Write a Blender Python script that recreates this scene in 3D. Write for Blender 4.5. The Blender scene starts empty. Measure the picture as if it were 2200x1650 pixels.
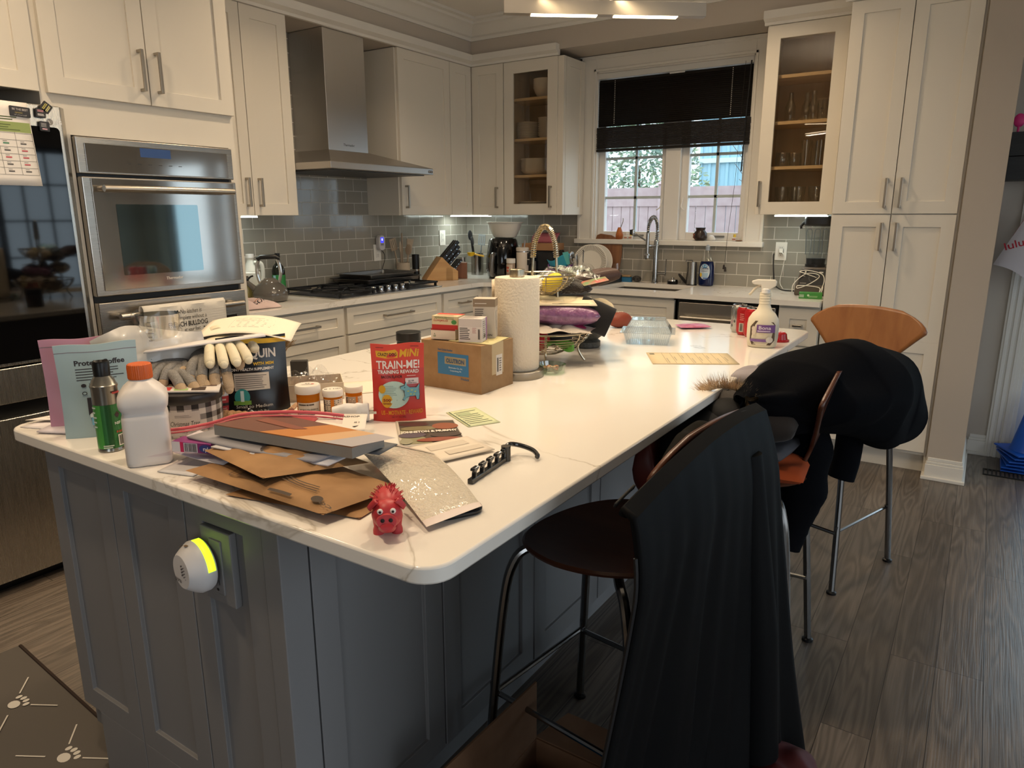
import bpy, bmesh, math, random
from math import sin, cos, pi, radians as R, sqrt, atan2
from mathutils import Vector as Vec, Matrix, Euler
S = bpy.context.scene
COL = S.collection
rnd = random.Random(11)

# ---------------------------------------------------------------- camera, light, exposure
def lin(h):
    h = h.lstrip('#')
    return tuple(((c/12.92) if c <= .04045 else ((c+.055)/1.055)**2.4) for c in (int(h[i:i+2], 16)/255 for i in (0, 2, 4)))
cam = bpy.data.cameras.new('camera'); co = bpy.data.objects.new('camera', cam); COL.objects.link(co)
yaw, pit, rol = .5805, -.2338, -.0017
fw = Vec((-sin(yaw)*cos(pit), cos(yaw)*cos(pit), sin(pit)))
rt = Vec((cos(yaw), sin(yaw), 0)); up = rt.cross(fw)
r2 = cos(rol)*rt+sin(rol)*up; u2 = -sin(rol)*rt+cos(rol)*up
co.matrix_world = Matrix(((r2.x, u2.x, -fw.x, 3.6511), (r2.y, u2.y, -fw.y, -4.8792), (r2.z, u2.z, -fw.z, 1.389), (0, 0, 0, 1)))
cam.sensor_width = 36; cam.lens = 36*1528.67/2200; cam.clip_start = .05; cam.clip_end = 100
S.camera = co
S.view_settings.view_transform = 'Standard'; S.view_settings.look = 'None'
S.view_settings.gamma = 1; S.view_settings.use_curve_mapping = False
S.view_settings.exposure = 0.0
S.cycles.transparent_max_bounces = 40; S.cycles.max_bounces = 14; S.cycles.sample_clamp_indirect = 6
w = bpy.data.worlds.new('world'); S.world = w; w.use_nodes = True
nt = w.node_tree; bg = nt.nodes['Background']
bg.inputs[0].default_value = (.86, .94, 1, 1); bg.inputs[1].default_value = 3.0
def portal(loc, rot, sx, sy):
    l = bpy.data.lights.new('daylight_portal', 'AREA'); l.shape = 'RECTANGLE'; l.size = sx; l.size_y = sy
    l.cycles.is_portal = True
    o = bpy.data.objects.new('daylight_portal', l); o.location = loc; o.rotation_euler = rot; COL.objects.link(o)
portal((1.74, .12, 1.78), (R(-90), 0, 0), 1.15, 1.2)
portal((4.95, .12, 1.15), (R(-90), 0, 0), 1.8, 2.1)
portal((6.32, -3.2, 1.3), (0, R(90), 0), 2.2, 5.0)
portal((4.92, -8.12, 1.35), (R(90), 0, 0), 1.5, 2.1)
def area(name, loc, rot, sx, sy, power, col, shape='DISK', spread=180):
    l = bpy.data.lights.new(name, 'AREA'); l.shape = shape; l.size = sx; l.size_y = sy; l.energy = power; l.color = col; l.spread = R(spread)
    o = bpy.data.objects.new(name, l); o.location = loc; o.rotation_euler = rot; COL.objects.link(o); return o
WARM = (1, .76, .50)
CANS = [(1.25, -3.9), (1.25, -2.2), (2.35, -1.05), (2.6, -3.2), (2.6, -4.6), (.95, -5.2)]
for cx, cy in CANS:
    area('can_lamp', (cx, cy, 2.71), (0, 0, 0),   .12, .12, 9, WARM, 'DISK', 140)

# ---------------------------------------------------------------- materials
MATS = {}
def mat(hexc, r=.5, m=0., key=None, trans=0, ior=1.45, coat=0, sheen=0, em=None, es=0, bump=None, alpha=1, noise=None, spec=None):
    k = key or (hexc, r, m, trans, ior, coat, sheen, em, es, bump, alpha, noise, spec)
    if k in MATS: return MATS[k]
    M = bpy.data.materials.new('surface'); M.use_nodes = True; t = M.node_tree; b = t.nodes['Principled BSDF']
    c = lin(hexc); b.inputs['Base Color'].default_value = (*c, 1)
    b.inputs['Roughness'].default_value = r; b.inputs['Metallic'].default_value = m
    b.inputs['Transmission Weight'].default_value = trans; b.inputs['IOR'].default_value = ior
    b.inputs['Coat Weight'].default_value = coat; b.inputs['Sheen Weight'].default_value = sheen
    b.inputs['Alpha'].default_value = alpha
    if spec is not None: b.inputs['Specular IOR Level'].default_value = spec
    if em: b.inputs['Emission Color'].default_value = (*lin(em), 1); b.inputs['Emission Strength'].default_value = es
    if bump or noise: tc = t.nodes.new('ShaderNodeTexCoord')
    if bump:
        n = t.nodes.new('ShaderNodeTexNoise'); n.inputs['Scale'].default_value = bump[0]; n.inputs['Detail'].default_value = 4
        bp = t.nodes.new('ShaderNodeBump'); bp.inputs['Strength'].default_value = bump[1]; bp.inputs['Distance'].default_value = bump[2] if len(bump) > 2 else .003
        t.links.new(tc.outputs['Object'], n.inputs['Vector']); t.links.new(n.outputs['Fac'], bp.inputs['Height']); t.links.new(bp.outputs['Normal'], b.inputs['Normal'])
    if noise:                                  # (second colour, scale, (stretch))
        n = t.nodes.new('ShaderNodeTexNoise'); n.inputs['Scale'].default_value = noise[1]; n.inputs['Detail'].default_value = 6
        mp = t.nodes.new('ShaderNodeMapping'); mp.inputs['Scale'].default_value = noise[2] if len(noise) > 2 else (1, 1, 1)
        rp = t.nodes.new('ShaderNodeValToRGB'); rp.color_ramp.elements[0].position = .35; rp.color_ramp.elements[1].position = .65
        rp.color_ramp.elements[0].color = (*c, 1); rp.color_ramp.elements[1].color = (*lin(noise[0]), 1)
        t.links.new(tc.outputs['Object'], mp.inputs['Vector']); t.links.new(mp.outputs['Vector'], n.inputs['Vector'])
        t.links.new(n.outputs['Fac'], rp.inputs['Fac']); t.links.new(rp.outputs['Color'], b.inputs['Base Color'])
    MATS[k] = M; return M
def clear(hexc='#ffffff', key='clear', refl=.12, rough=.02):
    """thin clear sheet: mostly see-through with a reflection on top"""
    k = (key, hexc, refl, rough)
    if k in MATS: return MATS[k]
    M = bpy.data.materials.new('clear_sheet'); M.use_nodes = True; t = M.node_tree; t.nodes.clear()
    o = t.nodes.new('ShaderNodeOutputMaterial'); a = t.nodes.new('ShaderNodeBsdfTransparent'); a.inputs[0].default_value = (*lin(hexc), 1)
    g = t.nodes.new('ShaderNodeBsdfGlossy'); g.inputs['Roughness'].default_value = rough
    f = t.nodes.new('ShaderNodeFresnel'); f.inputs[0].default_value = 1.45
    ad = t.nodes.new('ShaderNodeMath'); ad.operation = 'ADD'; ad.inputs[1].default_value = refl-.04; ad.use_clamp = True
    mx = t.nodes.new('ShaderNodeMixShader'); ge = t.nodes.new('ShaderNodeNewGeometry')
    iv = t.nodes.new('ShaderNodeMath'); iv.operation = 'SUBTRACT'; iv.inputs[0].default_value = 1; t.links.new(ge.outputs['Backfacing'], iv.inputs[1])
    ml = t.nodes.new('ShaderNodeMath'); ml.operation = 'MULTIPLY'; t.links.new(ad.outputs[0], ml.inputs[0]); t.links.new(iv.outputs[0], ml.inputs[1])
    t.links.new(f.outputs[0], ad.inputs[0]); t.links.new(ml.outputs[0], mx.inputs[0]); t.links.new(a.outputs[0], mx.inputs[1]); t.links.new(g.outputs[0], mx.inputs[2]); t.links.new(mx.outputs[0], o.inputs[0])
    MATS[k] = M; return M
def nodes_mat(name):
    M = bpy.data.materials.new(name); M.use_nodes = True; t = M.node_tree
    return M, t, t.nodes['Principled BSDF'], (lambda ty, **k: mk(t, ty, k)), t.links.new
def mk(t, ty, k):
    n = t.nodes.new('ShaderNode'+ty)
    for a, v in k.items():
        if hasattr(n, a): setattr(n, a, v)
        else: n.inputs[a.replace('_', ' ')].default_value = v
    return n
def ramp(n, *stops):
    e = n.color_ramp.elements
    while len(e) < len(stops): e.new(.5)
    for el, (p, h) in zip(e, stops): el.position = p; el.color = (*lin(h), 1)

# ---------------------------------------------------------------- mesh builder
class Mb:
    def __init__(s): s.weld = False; s.v = []; s.f = []; s.mi = []; s.cur = 0; s.T = None
    def add(s, vs, fs):
        o = len(s.v)
        for p in vs:
            p = Vec(p)
            if s.T is not None: p = s.T @ p
            s.v.append(p)
        for f in fs: s.f.append([i+o for i in f]); s.mi.append(s.cur)
        return s
    def box(s, x0, x1, y0, y1, z0, z1):
        return s.add([(x0, y0, z0), (x1, y0, z0), (x1, y1, z0), (x0, y1, z0), (x0, y0, z1), (x1, y0, z1), (x1, y1, z1), (x0, y1, z1)],
                     [(0, 3, 2, 1), (4, 5, 6, 7), (0, 1, 5, 4), (1, 2, 6, 5), (2, 3, 7, 6), (3, 0, 4, 7)])
    def lathe(s, prof, n=28, c=(0, 0, 0), sx=1, sy=1, caps=True, a0=0):
        k = len(prof); vs = []; fs = []
        for r, z in prof:
            for i in range(n):
                a = 2*pi*i/n+a0; vs.append((c[0]+r*sx*cos(a), c[1]+r*sy*sin(a), c[2]+z))
        for j in range(k-1):
            for i in range(n):
                i2 = (i+1) % n; fs.append((j*n+i, j*n+i2, (j+1)*n+i2, (j+1)*n+i))
        if caps:
            if prof[0][0] > 1e-6: fs.append(tuple(range(n-1, -1, -1)))
            if prof[-1][0] > 1e-6: fs.append(tuple(range((k-1)*n, k*n)))
        return s.add(vs, fs)
    def cyl(s, c, r, h, n=24, r2=None): return s.lathe([(r, 0), (r2 if r2 is not None else r, h)], n, c)
    def sph(s, c, r, n=20, m=12):
        if not isinstance(r, (tuple, list)): r = (r, r, r)
        return s.grid(lambda u, v: (c[0]+r[0]*sin(pi*v)*cos(2*pi*u), c[1]+r[1]*sin(pi*v)*sin(2*pi*u), c[2]-r[2]*cos(pi*v)), n, m)
    def tube(s, pts, r, n=8, closed=False):
        pts = [Vec(p) for p in pts]; k = len(pts); vs = []; fs = []; pn = None
        for i, p in enumerate(pts):
            a = pts[(i-1) % k] if (closed or i > 0) else p; b = pts[(i+1) % k] if (closed or i < k-1) else p
            t = (b-a).normalized() if (b-a).length > 1e-9 else Vec((0, 0, 1))
            if pn is None:
                pn = t.orthogonal().normalized()
            pn = (pn-t*pn.dot(t)); pn = pn.normalized() if pn.length > 1e-6 else t.orthogonal().normalized()
            bn = t.cross(pn); rr = r[i] if isinstance(r, (list, tuple)) else r
            for j in range(n):
                an = 2*pi*j/n; vs.append(p+pn*(rr*cos(an))+bn*(rr*sin(an)))
        for i in range(k if closed else k-1):
            i2 = (i+1) % k
            for j in range(n):
                j2 = (j+1) % n; fs.append((i*n+j, i*n+j2, i2*n+j2, i2*n+j))
        if not closed: fs += [tuple(range(n-1, -1, -1)), tuple(range((k-1)*n, k*n))]
        return s.add(vs, fs)
    def grid(s, fn, nu, nv, cap=False):
        s.weld = True
        vs = [fn(i/nu, j/nv) for j in range(nv+1) for i in range(nu+1)]
        fs = [(j*(nu+1)+i, j*(nu+1)+i+1, (j+1)*(nu+1)+i+1, (j+1)*(nu+1)+i) for j in range(nv) for i in range(nu)]
        if cap: fs += [tuple(range(nu, -1, -1)), tuple(range(nv*(nu+1), (nv+1)*(nu+1)))]
        return s.add(vs, fs)
    def prism(s, poly, z0, z1, axis='z'):
        n = len(poly)
        f = {'z': lambda a, b, c: (a, b, c), 'y': lambda a, b, c: (a, c, b), 'x': lambda a, b, c: (c, a, b)}[axis]
        return s.add([f(a, b, z0) for a, b in poly]+[f(a, b, z1) for a, b in poly],
                     [tuple(range(n-1, -1, -1)), tuple(range(n, 2*n))]+[(i, (i+1) % n, n+(i+1) % n, n+i) for i in range(n)])
    def poly(s, pts): return s.add(pts, [tuple(range(len(pts)))])
    def shaker(s, x0, x1, z0, z1, y, t=.02, rail=.06, rec=.009, hole=False):
        """front faces -y at y; recessed centre panel"""
        a = [(x0, z0), (x1, z0), (x1, z1), (x0, z1)]; i = [(x0+rail, z0+rail), (x1-rail, z0+rail), (x1-rail, z1-rail), (x0+rail, z1-rail)]
        vs = [(p[0], y, p[1]) for p in a]+[(p[0], y, p[1]) for p in i]+[(p[0], y+(t if hole else rec), p[1]) for p in i]+[(p[0], y+t, p[1]) for p in a]
        fs = []
        for k in range(4):
            l = (k+1) % 4
            fs += [(k, l, 4+l, 4+k), (4+k, 4+l, 8+l, 8+k), (l, k, 12+k, 12+l)]
            if hole: fs.append((8+k, 8+l, 12+l, 12+k))
        if not hole: fs += [(8, 9, 10, 11), (15, 14, 13, 12)]
        return s.add(vs, fs)
    def build(s, name, m, parent=None, loc=(0, 0, 0), rot=(0, 0, 0), smooth=35, bev=0, solid=0, sub=0, fix=True, bseg=2):
        me = bpy.data.meshes.new(name); me.from_pydata(s.v, [], s.f)
        ms = m if isinstance(m, (list, tuple)) else [m]
        for q in ms: me.materials.append(q)
        if len(ms) > 1: me.polygons.foreach_set('material_index', s.mi)
        if fix:
            b = bmesh.new(); b.from_mesh(me); (bmesh.ops.remove_doubles(b, verts=b.verts, dist=1e-6) if s.weld else 0); bmesh.ops.recalc_face_normals(b, faces=b.faces); b.to_mesh(me); b.free()
        if smooth:
            me.polygons.foreach_set('use_smooth', [True]*len(me.polygons))
            if smooth < 180: me.set_sharp_from_angle(angle=R(smooth))
        o = bpy.data.objects.new(name, me); COL.objects.link(o); o.parent = parent; o.location = loc; o.rotation_euler = rot
        if solid:
            q = o.modifiers.new('solid', 'SOLIDIFY'); q.thickness = solid; q.offset = 0
        if bev:
            q = o.modifiers.new('bevel', 'BEVEL'); q.width = bev; q.segments = bseg; q.limit_method = 'ANGLE'; q.angle_limit = R(40)
        if sub:
            q = o.modifiers.new('sub', 'SUBSURF'); q.levels = sub; q.render_levels = sub
        return o
def thing(name, label, cat, loc=(0, 0, 0), rz=0, group=None, rot=None):
    o = bpy.data.objects.new(name, None); COL.objects.link(o); o.empty_display_size = .05
    o.location = loc; o.rotation_euler = rot or (0, 0, rz); return tag(o, label, cat, group)
def tag(o, label, cat, group=None):
    o['label'] = label; o['category'] = cat
    if group: o['group'] = group
    return o
def struct(o): o['kind'] = 'structure'; return o
def dup(root, loc=None, rz=None, label=None, group=None, scale=None):
    r = root.copy(); COL.objects.link(r)
    if loc is not None: r.location = loc
    if rz is not None: r.rotation_euler = (0, 0, rz)
    if label: r['label'] = label
    if group: r['group'] = group
    if scale: r.scale = scale
    for ch in list(root.children):
        c = ch.copy(); COL.objects.link(c); c.parent = r
        for g in ch.children:
            d = g.copy(); COL.objects.link(d); d.parent = c
    return r
def rrect(w, h, r, n=5, cx=0, cy=0):
    out = []
    for sx, sy, a0 in ((1, -1, -90), (1, 1, 0), (-1, 1, 90), (-1, -1, 180)):
        for i in range(n+1):
            a = R(a0+90*i/n); out.append((cx+sx*(w/2-r)+r*cos(a), cy+sy*(h/2-r)+r*sin(a)))
    return out
def arc(c, r, a0, a1, n=10): return [(c[0]+r*cos(R(a0+(a1-a0)*i/n)), c[1]+r*sin(R(a0+(a1-a0)*i/n))) for i in range(n+1)]
def smooth_path(pts, n=6):
    pts = [Vec(p) for p in pts]; out = []
    for i in range(len(pts)-1):
        p0 = pts[max(i-1, 0)]; p1 = pts[i]; p2 = pts[i+1]; p3 = pts[min(i+2, len(pts)-1)]
        for k in range(n):
            t = k/n; out.append(.5*((2*p1)+(p2-p0)*t+(2*p0-5*p1+4*p2-p3)*t*t+(3*p1-p0-3*p2+p3)*t**3))
    return out+[pts[-1]]
def hnoise(x, y, s=1):
    return (sin(x*7.1*s+1.3*sin(y*5.3*s))+sin(y*8.7*s+1.7*sin(x*4.1*s)+2)+sin((x+y)*13.3*s+.7)*.5)/2.5

# ---------------------------------------------------------------- printing: flat ink shapes laid on a surface fn(u, v, offset)
FONT_CACHE = {}
def text_shape(s, bold):
    k = (s, bold)
    if k in FONT_CACHE: return FONT_CACHE[k]
    cu = bpy.data.curves.new('lettering', 'FONT'); cu.body = s; cu.size = 1; cu.resolution_u = 2; cu.offset = bold
    ob = bpy.data.objects.new('lettering', cu); COL.objects.link(ob)
    dg = bpy.context.evaluated_depsgraph_get(); me = bpy.data.meshes.new_from_object(ob.evaluated_get(dg))
    vs = [(v.co.x, v.co.y) for v in me.vertices]; fs = [tuple(p.vertices) for p in me.polygons]
    bpy.data.objects.remove(ob); bpy.data.curves.remove(cu); bpy.data.meshes.remove(me)
    FONT_CACHE[k] = (vs, fs); return vs, fs
class Ink:
    def __init__(s, fn, step=.00022, rough=.5): s.fn = fn; s.b = Mb(); s.ms = []; s.keys = {}; s.o = .0003; s.step = step; s.rough = rough
    def col(s, h):
        if h not in s.keys: s.keys[h] = len(s.ms); s.ms.append(h if not isinstance(h, str) else mat(h, s.rough))
        s.b.cur = s.keys[h]
    def put(s, h, vs, fs, lift=True):
        s.col(h); s.b.add([s.fn(u, v, s.o) for u, v in vs], fs)
        if lift: s.o += s.step
        return s
    def r(s, u0, v0, u1, v1, h, n=6, m=4, lift=True):
        vs = [(u0+(u1-u0)*i/n, v0+(v1-v0)*j/m) for j in range(m+1) for i in range(n+1)]
        return s.put(h, vs, [(j*(n+1)+i, j*(n+1)+i+1, (j+1)*(n+1)+i+1, (j+1)*(n+1)+i) for j in range(m) for i in range(n)], lift)
    def e(s, cu, cv, ru, rv, h, n=24): return s.put(h, [(cu, cv)]+[(cu+ru*cos(2*pi*i/n), cv+rv*sin(2*pi*i/n)) for i in range(n)], [(0, 1+i, 1+(i+1) % n) for i in range(n)])
    def p(s, pts, h): return s.put(h, pts, [tuple(range(len(pts)))])
    def t(s, st, u, v, size, h, al='C', sx=1, bold=0, rot=0, shear=0, fit=None):
        vs, fs = text_shape(st, bold)
        if not vs: return s
        x0 = min(a for a, b in vs); x1 = max(a for a, b in vs); k = size*sx
        if fit: k = fit/(x1-x0)
        off = {'C': -(x0+x1)/2, 'L': -x0, 'R': -x1}[al]; c, q = cos(rot), sin(rot)
        out = []
        for a, b in vs:
            a = (a+off)*k+shear*b*size; b *= size; out.append((u+a*c-b*q, v+a*q+b*c))
        return s.put(h, out, fs)
    def lines(s, u0, v0, u1, v1, n, h, fill=.45, var=.25):
        for i in range(n):
            t = v1-(v1-v0)*(i+.5)/n; d = (v1-v0)/n*fill/2
            s.r(u0, t-d, u1-(u1-u0)*var*rnd.random(), t+d, h, 5, 1, False)
        s.o += s.step; return s
    def bar(s, u0, v0, u1, v1, h='#181818', n=16, m=3):
        u = u0
        while u < u1:
            d = (u1-u0)/n*rnd.choice((.3, .5, .9)); s.r(u, v0, min(u+d, u1), v1, h, 1, m, False); u += d+(u1-u0)/n*rnd.choice((.3, .5, .7))
        s.o += s.step; return s
    def build(s, parent, name='printed_label'):
        return s.b.build(name, s.ms, parent, smooth=0, fix=False)
def front(y=0): return lambda u, v, o: (u, y-o, v)
def flat(z=0): return lambda u, v, o: (u, v, z+o)
def wrap(rad, cy=0): return lambda u, v, o: ((rad+o)*sin(u/rad), cy-(rad+o)*cos(u/rad), v)
# ---------------------------------------------------------------- structure
def floor_mat():
    M, t, b, N, L = nodes_mat('wood_floor')
    tc = N('TexCoord'); sp = N('SeparateXYZ'); cb = N('CombineXYZ'); L(tc.outputs['Object'], sp.inputs[0]); L(sp.outputs[1], cb.inputs[0]); L(sp.outputs[0], cb.inputs[1])
    br = N('TexBrick', offset=.37, offset_frequency=3); L(cb.outputs[0], br.inputs[0])
    for k, v in dict(Scale=1, Mortar_Size=.0011, Mortar_Smooth=.2, Bias=0, Brick_Width=1.25, Row_Height=.127).items(): br.inputs[k.replace('_', ' ')].default_value = v
    br.inputs['Color1'].default_value = (0, 0, 0, 1); br.inputs['Color2'].default_value = (1, 1, 1, 1); br.inputs['Mortar'].default_value = (.5, .5, .5, 1)
    ad = N('VectorMath', operation='MULTIPLY_ADD'); L(br.outputs['Color'], ad.inputs[0]); ad.inputs[1].default_value = (7, 13, 5); L(cb.outputs[0], ad.inputs[2])
    m1 = N('VectorMath', operation='MULTIPLY'); m1.inputs[1].default_value = (1.3, 14, 1); L(ad.outputs[0], m1.inputs[0])
    wv = N('TexNoise'); L(m1.outputs[0], wv.inputs[0]); wv.inputs['Scale'].default_value = 1; wv.inputs['Detail'].default_value = 1.5; wv.inputs['Distortion'].default_value = .5
    sn = N('Math', operation='MULTIPLY'); L(wv.outputs['Fac'], sn.inputs[0]); sn.inputs[1].default_value = 55; s2 = N('Math', operation='SINE'); L(sn.outputs[0], s2.inputs[0])
    ns = N('TexNoise'); m2 = N('VectorMath', operation='MULTIPLY'); m2.inputs[1].default_value = (5, 210, 1); L(cb.outputs[0], m2.inputs[0]); L(m2.outputs[0], ns.inputs[0]); ns.inputs['Scale'].default_value = 1; ns.inputs['Detail'].default_value = 3
    mr0 = N('MapRange'); L(s2.outputs[0], mr0.inputs[0]); mr0.inputs[1].default_value = -1; mr0.inputs[3].default_value = .25; mr0.inputs[4].default_value = .75
    mx = N('Mix', data_type='RGBA', blend_type='MIX'); L(mr0.outputs[0], mx.inputs[0]); mx.inputs[6].default_value = (*lin('#4a423b'), 1); mx.inputs[7].default_value = (*lin('#786d62'), 1)
    m3 = N('Mix', data_type='RGBA', blend_type='MULTIPLY'); m3.inputs[0].default_value = .5; L(mx.outputs[2], m3.inputs[6]); L(ns.outputs['Fac'], m3.inputs[7])
    hs = N('HueSaturation'); L(m3.outputs[2], hs.inputs['Color']); mr = N('MapRange'); L(br.outputs['Color'], mr.inputs[0]); mr.inputs[3].default_value = .95; mr.inputs[4].default_value = 1.55; L(mr.outputs[0], hs.inputs['Value'])
    m4 = N('Mix', data_type='RGBA'); L(br.outputs['Fac'], m4.inputs[0]); L(hs.outputs[0], m4.inputs[6]); m4.inputs[7].default_value = (*lin('#14110f'), 1)
    L(m4.outputs[2], b.inputs['Base Color']); b.inputs['Roughness'].default_value = .3
    bm = N('Bump'); bm.inputs['Strength'].default_value = .35; bm.inputs['Distance'].default_value = .002; L(ns.outputs['Fac'], bm.inputs['Height']); L(bm.outputs[0], b.inputs['Normal'])
    return M
def tile_mat(axis):
    M, t, b, N, L = nodes_mat('glazed_tile')
    tc = N('TexCoord'); sp = N('SeparateXYZ'); cb = N('CombineXYZ'); L(tc.outputs['Object'], sp.inputs[0]); L(sp.outputs[axis], cb.inputs[0]); L(sp.outputs[2], cb.inputs[1])
    br = N('TexBrick'); L(cb.outputs[0], br.inputs[0])
    for k, v in dict(Scale=1, Mortar_Size=.0019, Mortar_Smooth=.15, Bias=0, Brick_Width=.151, Row_Height=.0788).items(): br.inputs[k.replace('_', ' ')].default_value = v
    br.inputs['Color1'].default_value = (*lin('#8f8a81'), 1); br.inputs['Color2'].default_value = (*lin('#999489'), 1); br.inputs['Mortar'].default_value = (*lin('#d6d0c6'), 1)
    L(br.outputs['Color'], b.inputs['Base Color'])
    mr = N('MapRange'); L(br.outputs['Fac'], mr.inputs[0]); mr.inputs[3].default_value = .12; mr.inputs[4].default_value = .8; L(mr.outputs[0], b.inputs['Roughness'])
    ns = N('TexNoise'); ns.inputs['Scale'].default_value = 9; L(tc.outputs['Object'], ns.inputs[0])
    ad = N('Math', operation='MULTIPLY_ADD'); L(br.outputs['Fac'], ad.inputs[0]); ad.inputs[1].default_value = -1; L(ns.outputs['Fac'], ad.inputs[2])
    bm = N('Bump'); bm.inputs['Strength'].default_value = .5; bm.inputs['Distance'].default_value = .0025; L(ad.outputs[0], bm.inputs['Height']); L(bm.outputs[0], b.inputs['Normal'])
    return M
def quartz_mat(base='#e9e4dc'):
    M, t, b, N, L = nodes_mat('white_quartz')
    tc = N('TexCoord'); n1 = N('TexNoise'); n1.inputs['Scale'].default_value = 1.5; n1.inputs['Detail'].default_value = 7; n1.inputs['Distortion'].default_value = .9; L(tc.outputs['Object'], n1.inputs[0])
    a = N('Math', operation='SUBTRACT'); a.inputs[1].default_value = .5; L(n1.outputs['Fac'], a.inputs[0]); c = N('Math', operation='ABSOLUTE'); L(a.outputs[0], c.inputs[0])
    rp = N('ValToRGB'); L(c.outputs[0], rp.inputs[0]); ramp(rp, (0, '#c4bcb0'), (.002, '#d8d2c8'), (.006, base))
    n2 = N('TexNoise'); n2.inputs['Scale'].default_value = 3; L(tc.outputs['Object'], n2.inputs[0]); r2_ = N('ValToRGB'); L(n2.outputs['Fac'], r2_.inputs[0]); ramp(r2_, (.5, '#ffffff'), (.62, '#202020'))
    mx = N('Mix', data_type='RGBA'); L(r2_.outputs[0], mx.inputs[0]); mx.inputs[6].default_value = (*lin(base), 1); L(rp.outputs[0], mx.inputs[7]); L(mx.outputs[2], b.inputs['Base Color'])
    b.inputs['Roughness'].default_value = .13; return M
def steel_mat(axis=0, base='#b9b4ac', rough=.3, key='steel'):
    k = (key, axis, base, rough)
    if k in MATS: return MATS[k]
    M, t, b, N, L = nodes_mat('brushed_steel'); b.inputs['Metallic'].default_value = 1; b.inputs['Base Color'].default_value = (*lin(base), 1)
    tc = N('TexCoord'); mp = N('Mapping'); s = [600, 600, 600]; s[axis] = 4; mp.inputs['Scale'].default_value = s; L(tc.outputs['Object'], mp.inputs[0])
    ns = N('TexNoise'); ns.inputs['Scale'].default_value = 1; L(mp.outputs[0], ns.inputs[0]); mr = N('MapRange'); L(ns.outputs['Fac'], mr.inputs[0]); mr.inputs[3].default_value = rough-.07; mr.inputs[4].default_value = rough+.1; L(mr.outputs[0], b.inputs['Roughness'])
    MATS[k] = M; return M
def wood_mat(c1, c2, axis=2, scale=1, rough=.35, key='wood'):
    k = (key, c1, c2, axis, scale, rough)
    if k in MATS: return MATS[k]
    M, t, b, N, L = nodes_mat('wood'); tc = N('TexCoord'); mp = N('Mapping'); s = [22*scale]*3; s[axis] = 1.4*scale; mp.inputs['Scale'].default_value = s; L(tc.outputs['Object'], mp.inputs[0])
    ns = N('TexNoise'); ns.inputs['Scale'].default_value = 1; ns.inputs['Detail'].default_value = 6; ns.inputs['Distortion'].default_value = .6; L(mp.outputs[0], ns.inputs[0])
    rp = N('ValToRGB'); L(ns.outputs['Fac'], rp.inputs[0]); ramp(rp, (.3, c1), (.7, c2)); L(rp.outputs[0], b.inputs['Base Color']); b.inputs['Roughness'].default_value = rough
    MATS[k] = M; return M
WHITE = mat('#dcd5c8', .42); TRIM = mat('#dedad2', .45); PAINT = mat('#bbb1a5', .85, bump=(300, .05)); CEIL = mat('#e6e1d9', .9)
GREY = mat('#7c7c7e', .45); NICKEL = mat('#a8a196', .3, 1); STEELY = steel_mat(0); STEELV = steel_mat(2); QUARTZ = quartz_mat(); BLACK = mat('#0d0d0e', .35); DARKGLASS = mat('#050506', .04, spec=.6)
RUBBER = mat('#1b1b1c', .6); CHROME = mat('#c9c9c9', .12, 1); PLASTICW = mat('#e6e1d8', .4); INSIDE = wood_mat('#b39a74', '#c2aa84', 2, .6, .6, 'inside')
GLASS = clear()

struct(Mb().box(-.1, 6.3, -8.1, .1, -.08, 0).build('floor', floor_mat(), smooth=0))
struct(Mb().box(-.1, 6.3, -8.1, .1, 2.74, 2.84).build('ceiling', CEIL, smooth=0))
wl = struct(Mb().box(-.12, 0, -8.1, .12, 0, 2.74).build('wall_left', PAINT, smooth=0))
b = Mb()
for a in ((0, 1.185, 0, 2.74), (1.185, 2.295, 0, 1.2), (1.185, 2.295, 2.37, 2.74), (2.295, 3.9, 0, 2.74), (3.9, 5.8, 2.08, 2.74), (5.8, 6.2, 0, 2.74)): b.box(a[0], a[1], 0, .12, a[2], a[3])
wb = struct(b.build('wall_back', PAINT, smooth=0))
b = Mb()
for a in ((-8, -5.7, 0, 2.74), (-3.3, -2.3, 0, 2.74), (-.8, 0, 0, 2.74), (-2.3, -.8, 0, .6), (-2.3, -.8, 2.05, 2.74), (-5.7, -3.3, 0, .15), (-5.7, -3.3, 2.3, 2.74)): b.box(6.2, 6.32, a[0], a[1], a[2], a[3])
struct(b.build('wall_right', PAINT, smooth=0))
b = Mb()
for a in ((0, 4.15, 0, 2.74), (5.7, 6.2, 0, 2.74), (4.15, 5.7, 0, .3), (4.15, 5.7, 2.4, 2.74)): b.box(a[0], a[1], -8.12, -8, a[2], a[3])
struct(b.build('wall_front', PAINT, smooth=0))
struct(Mb().box(3.525, 3.685, -.625, 0, 0, 2.74).build('wall_pantry', mat('#b5aa9d', .85), smooth=0))
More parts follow.
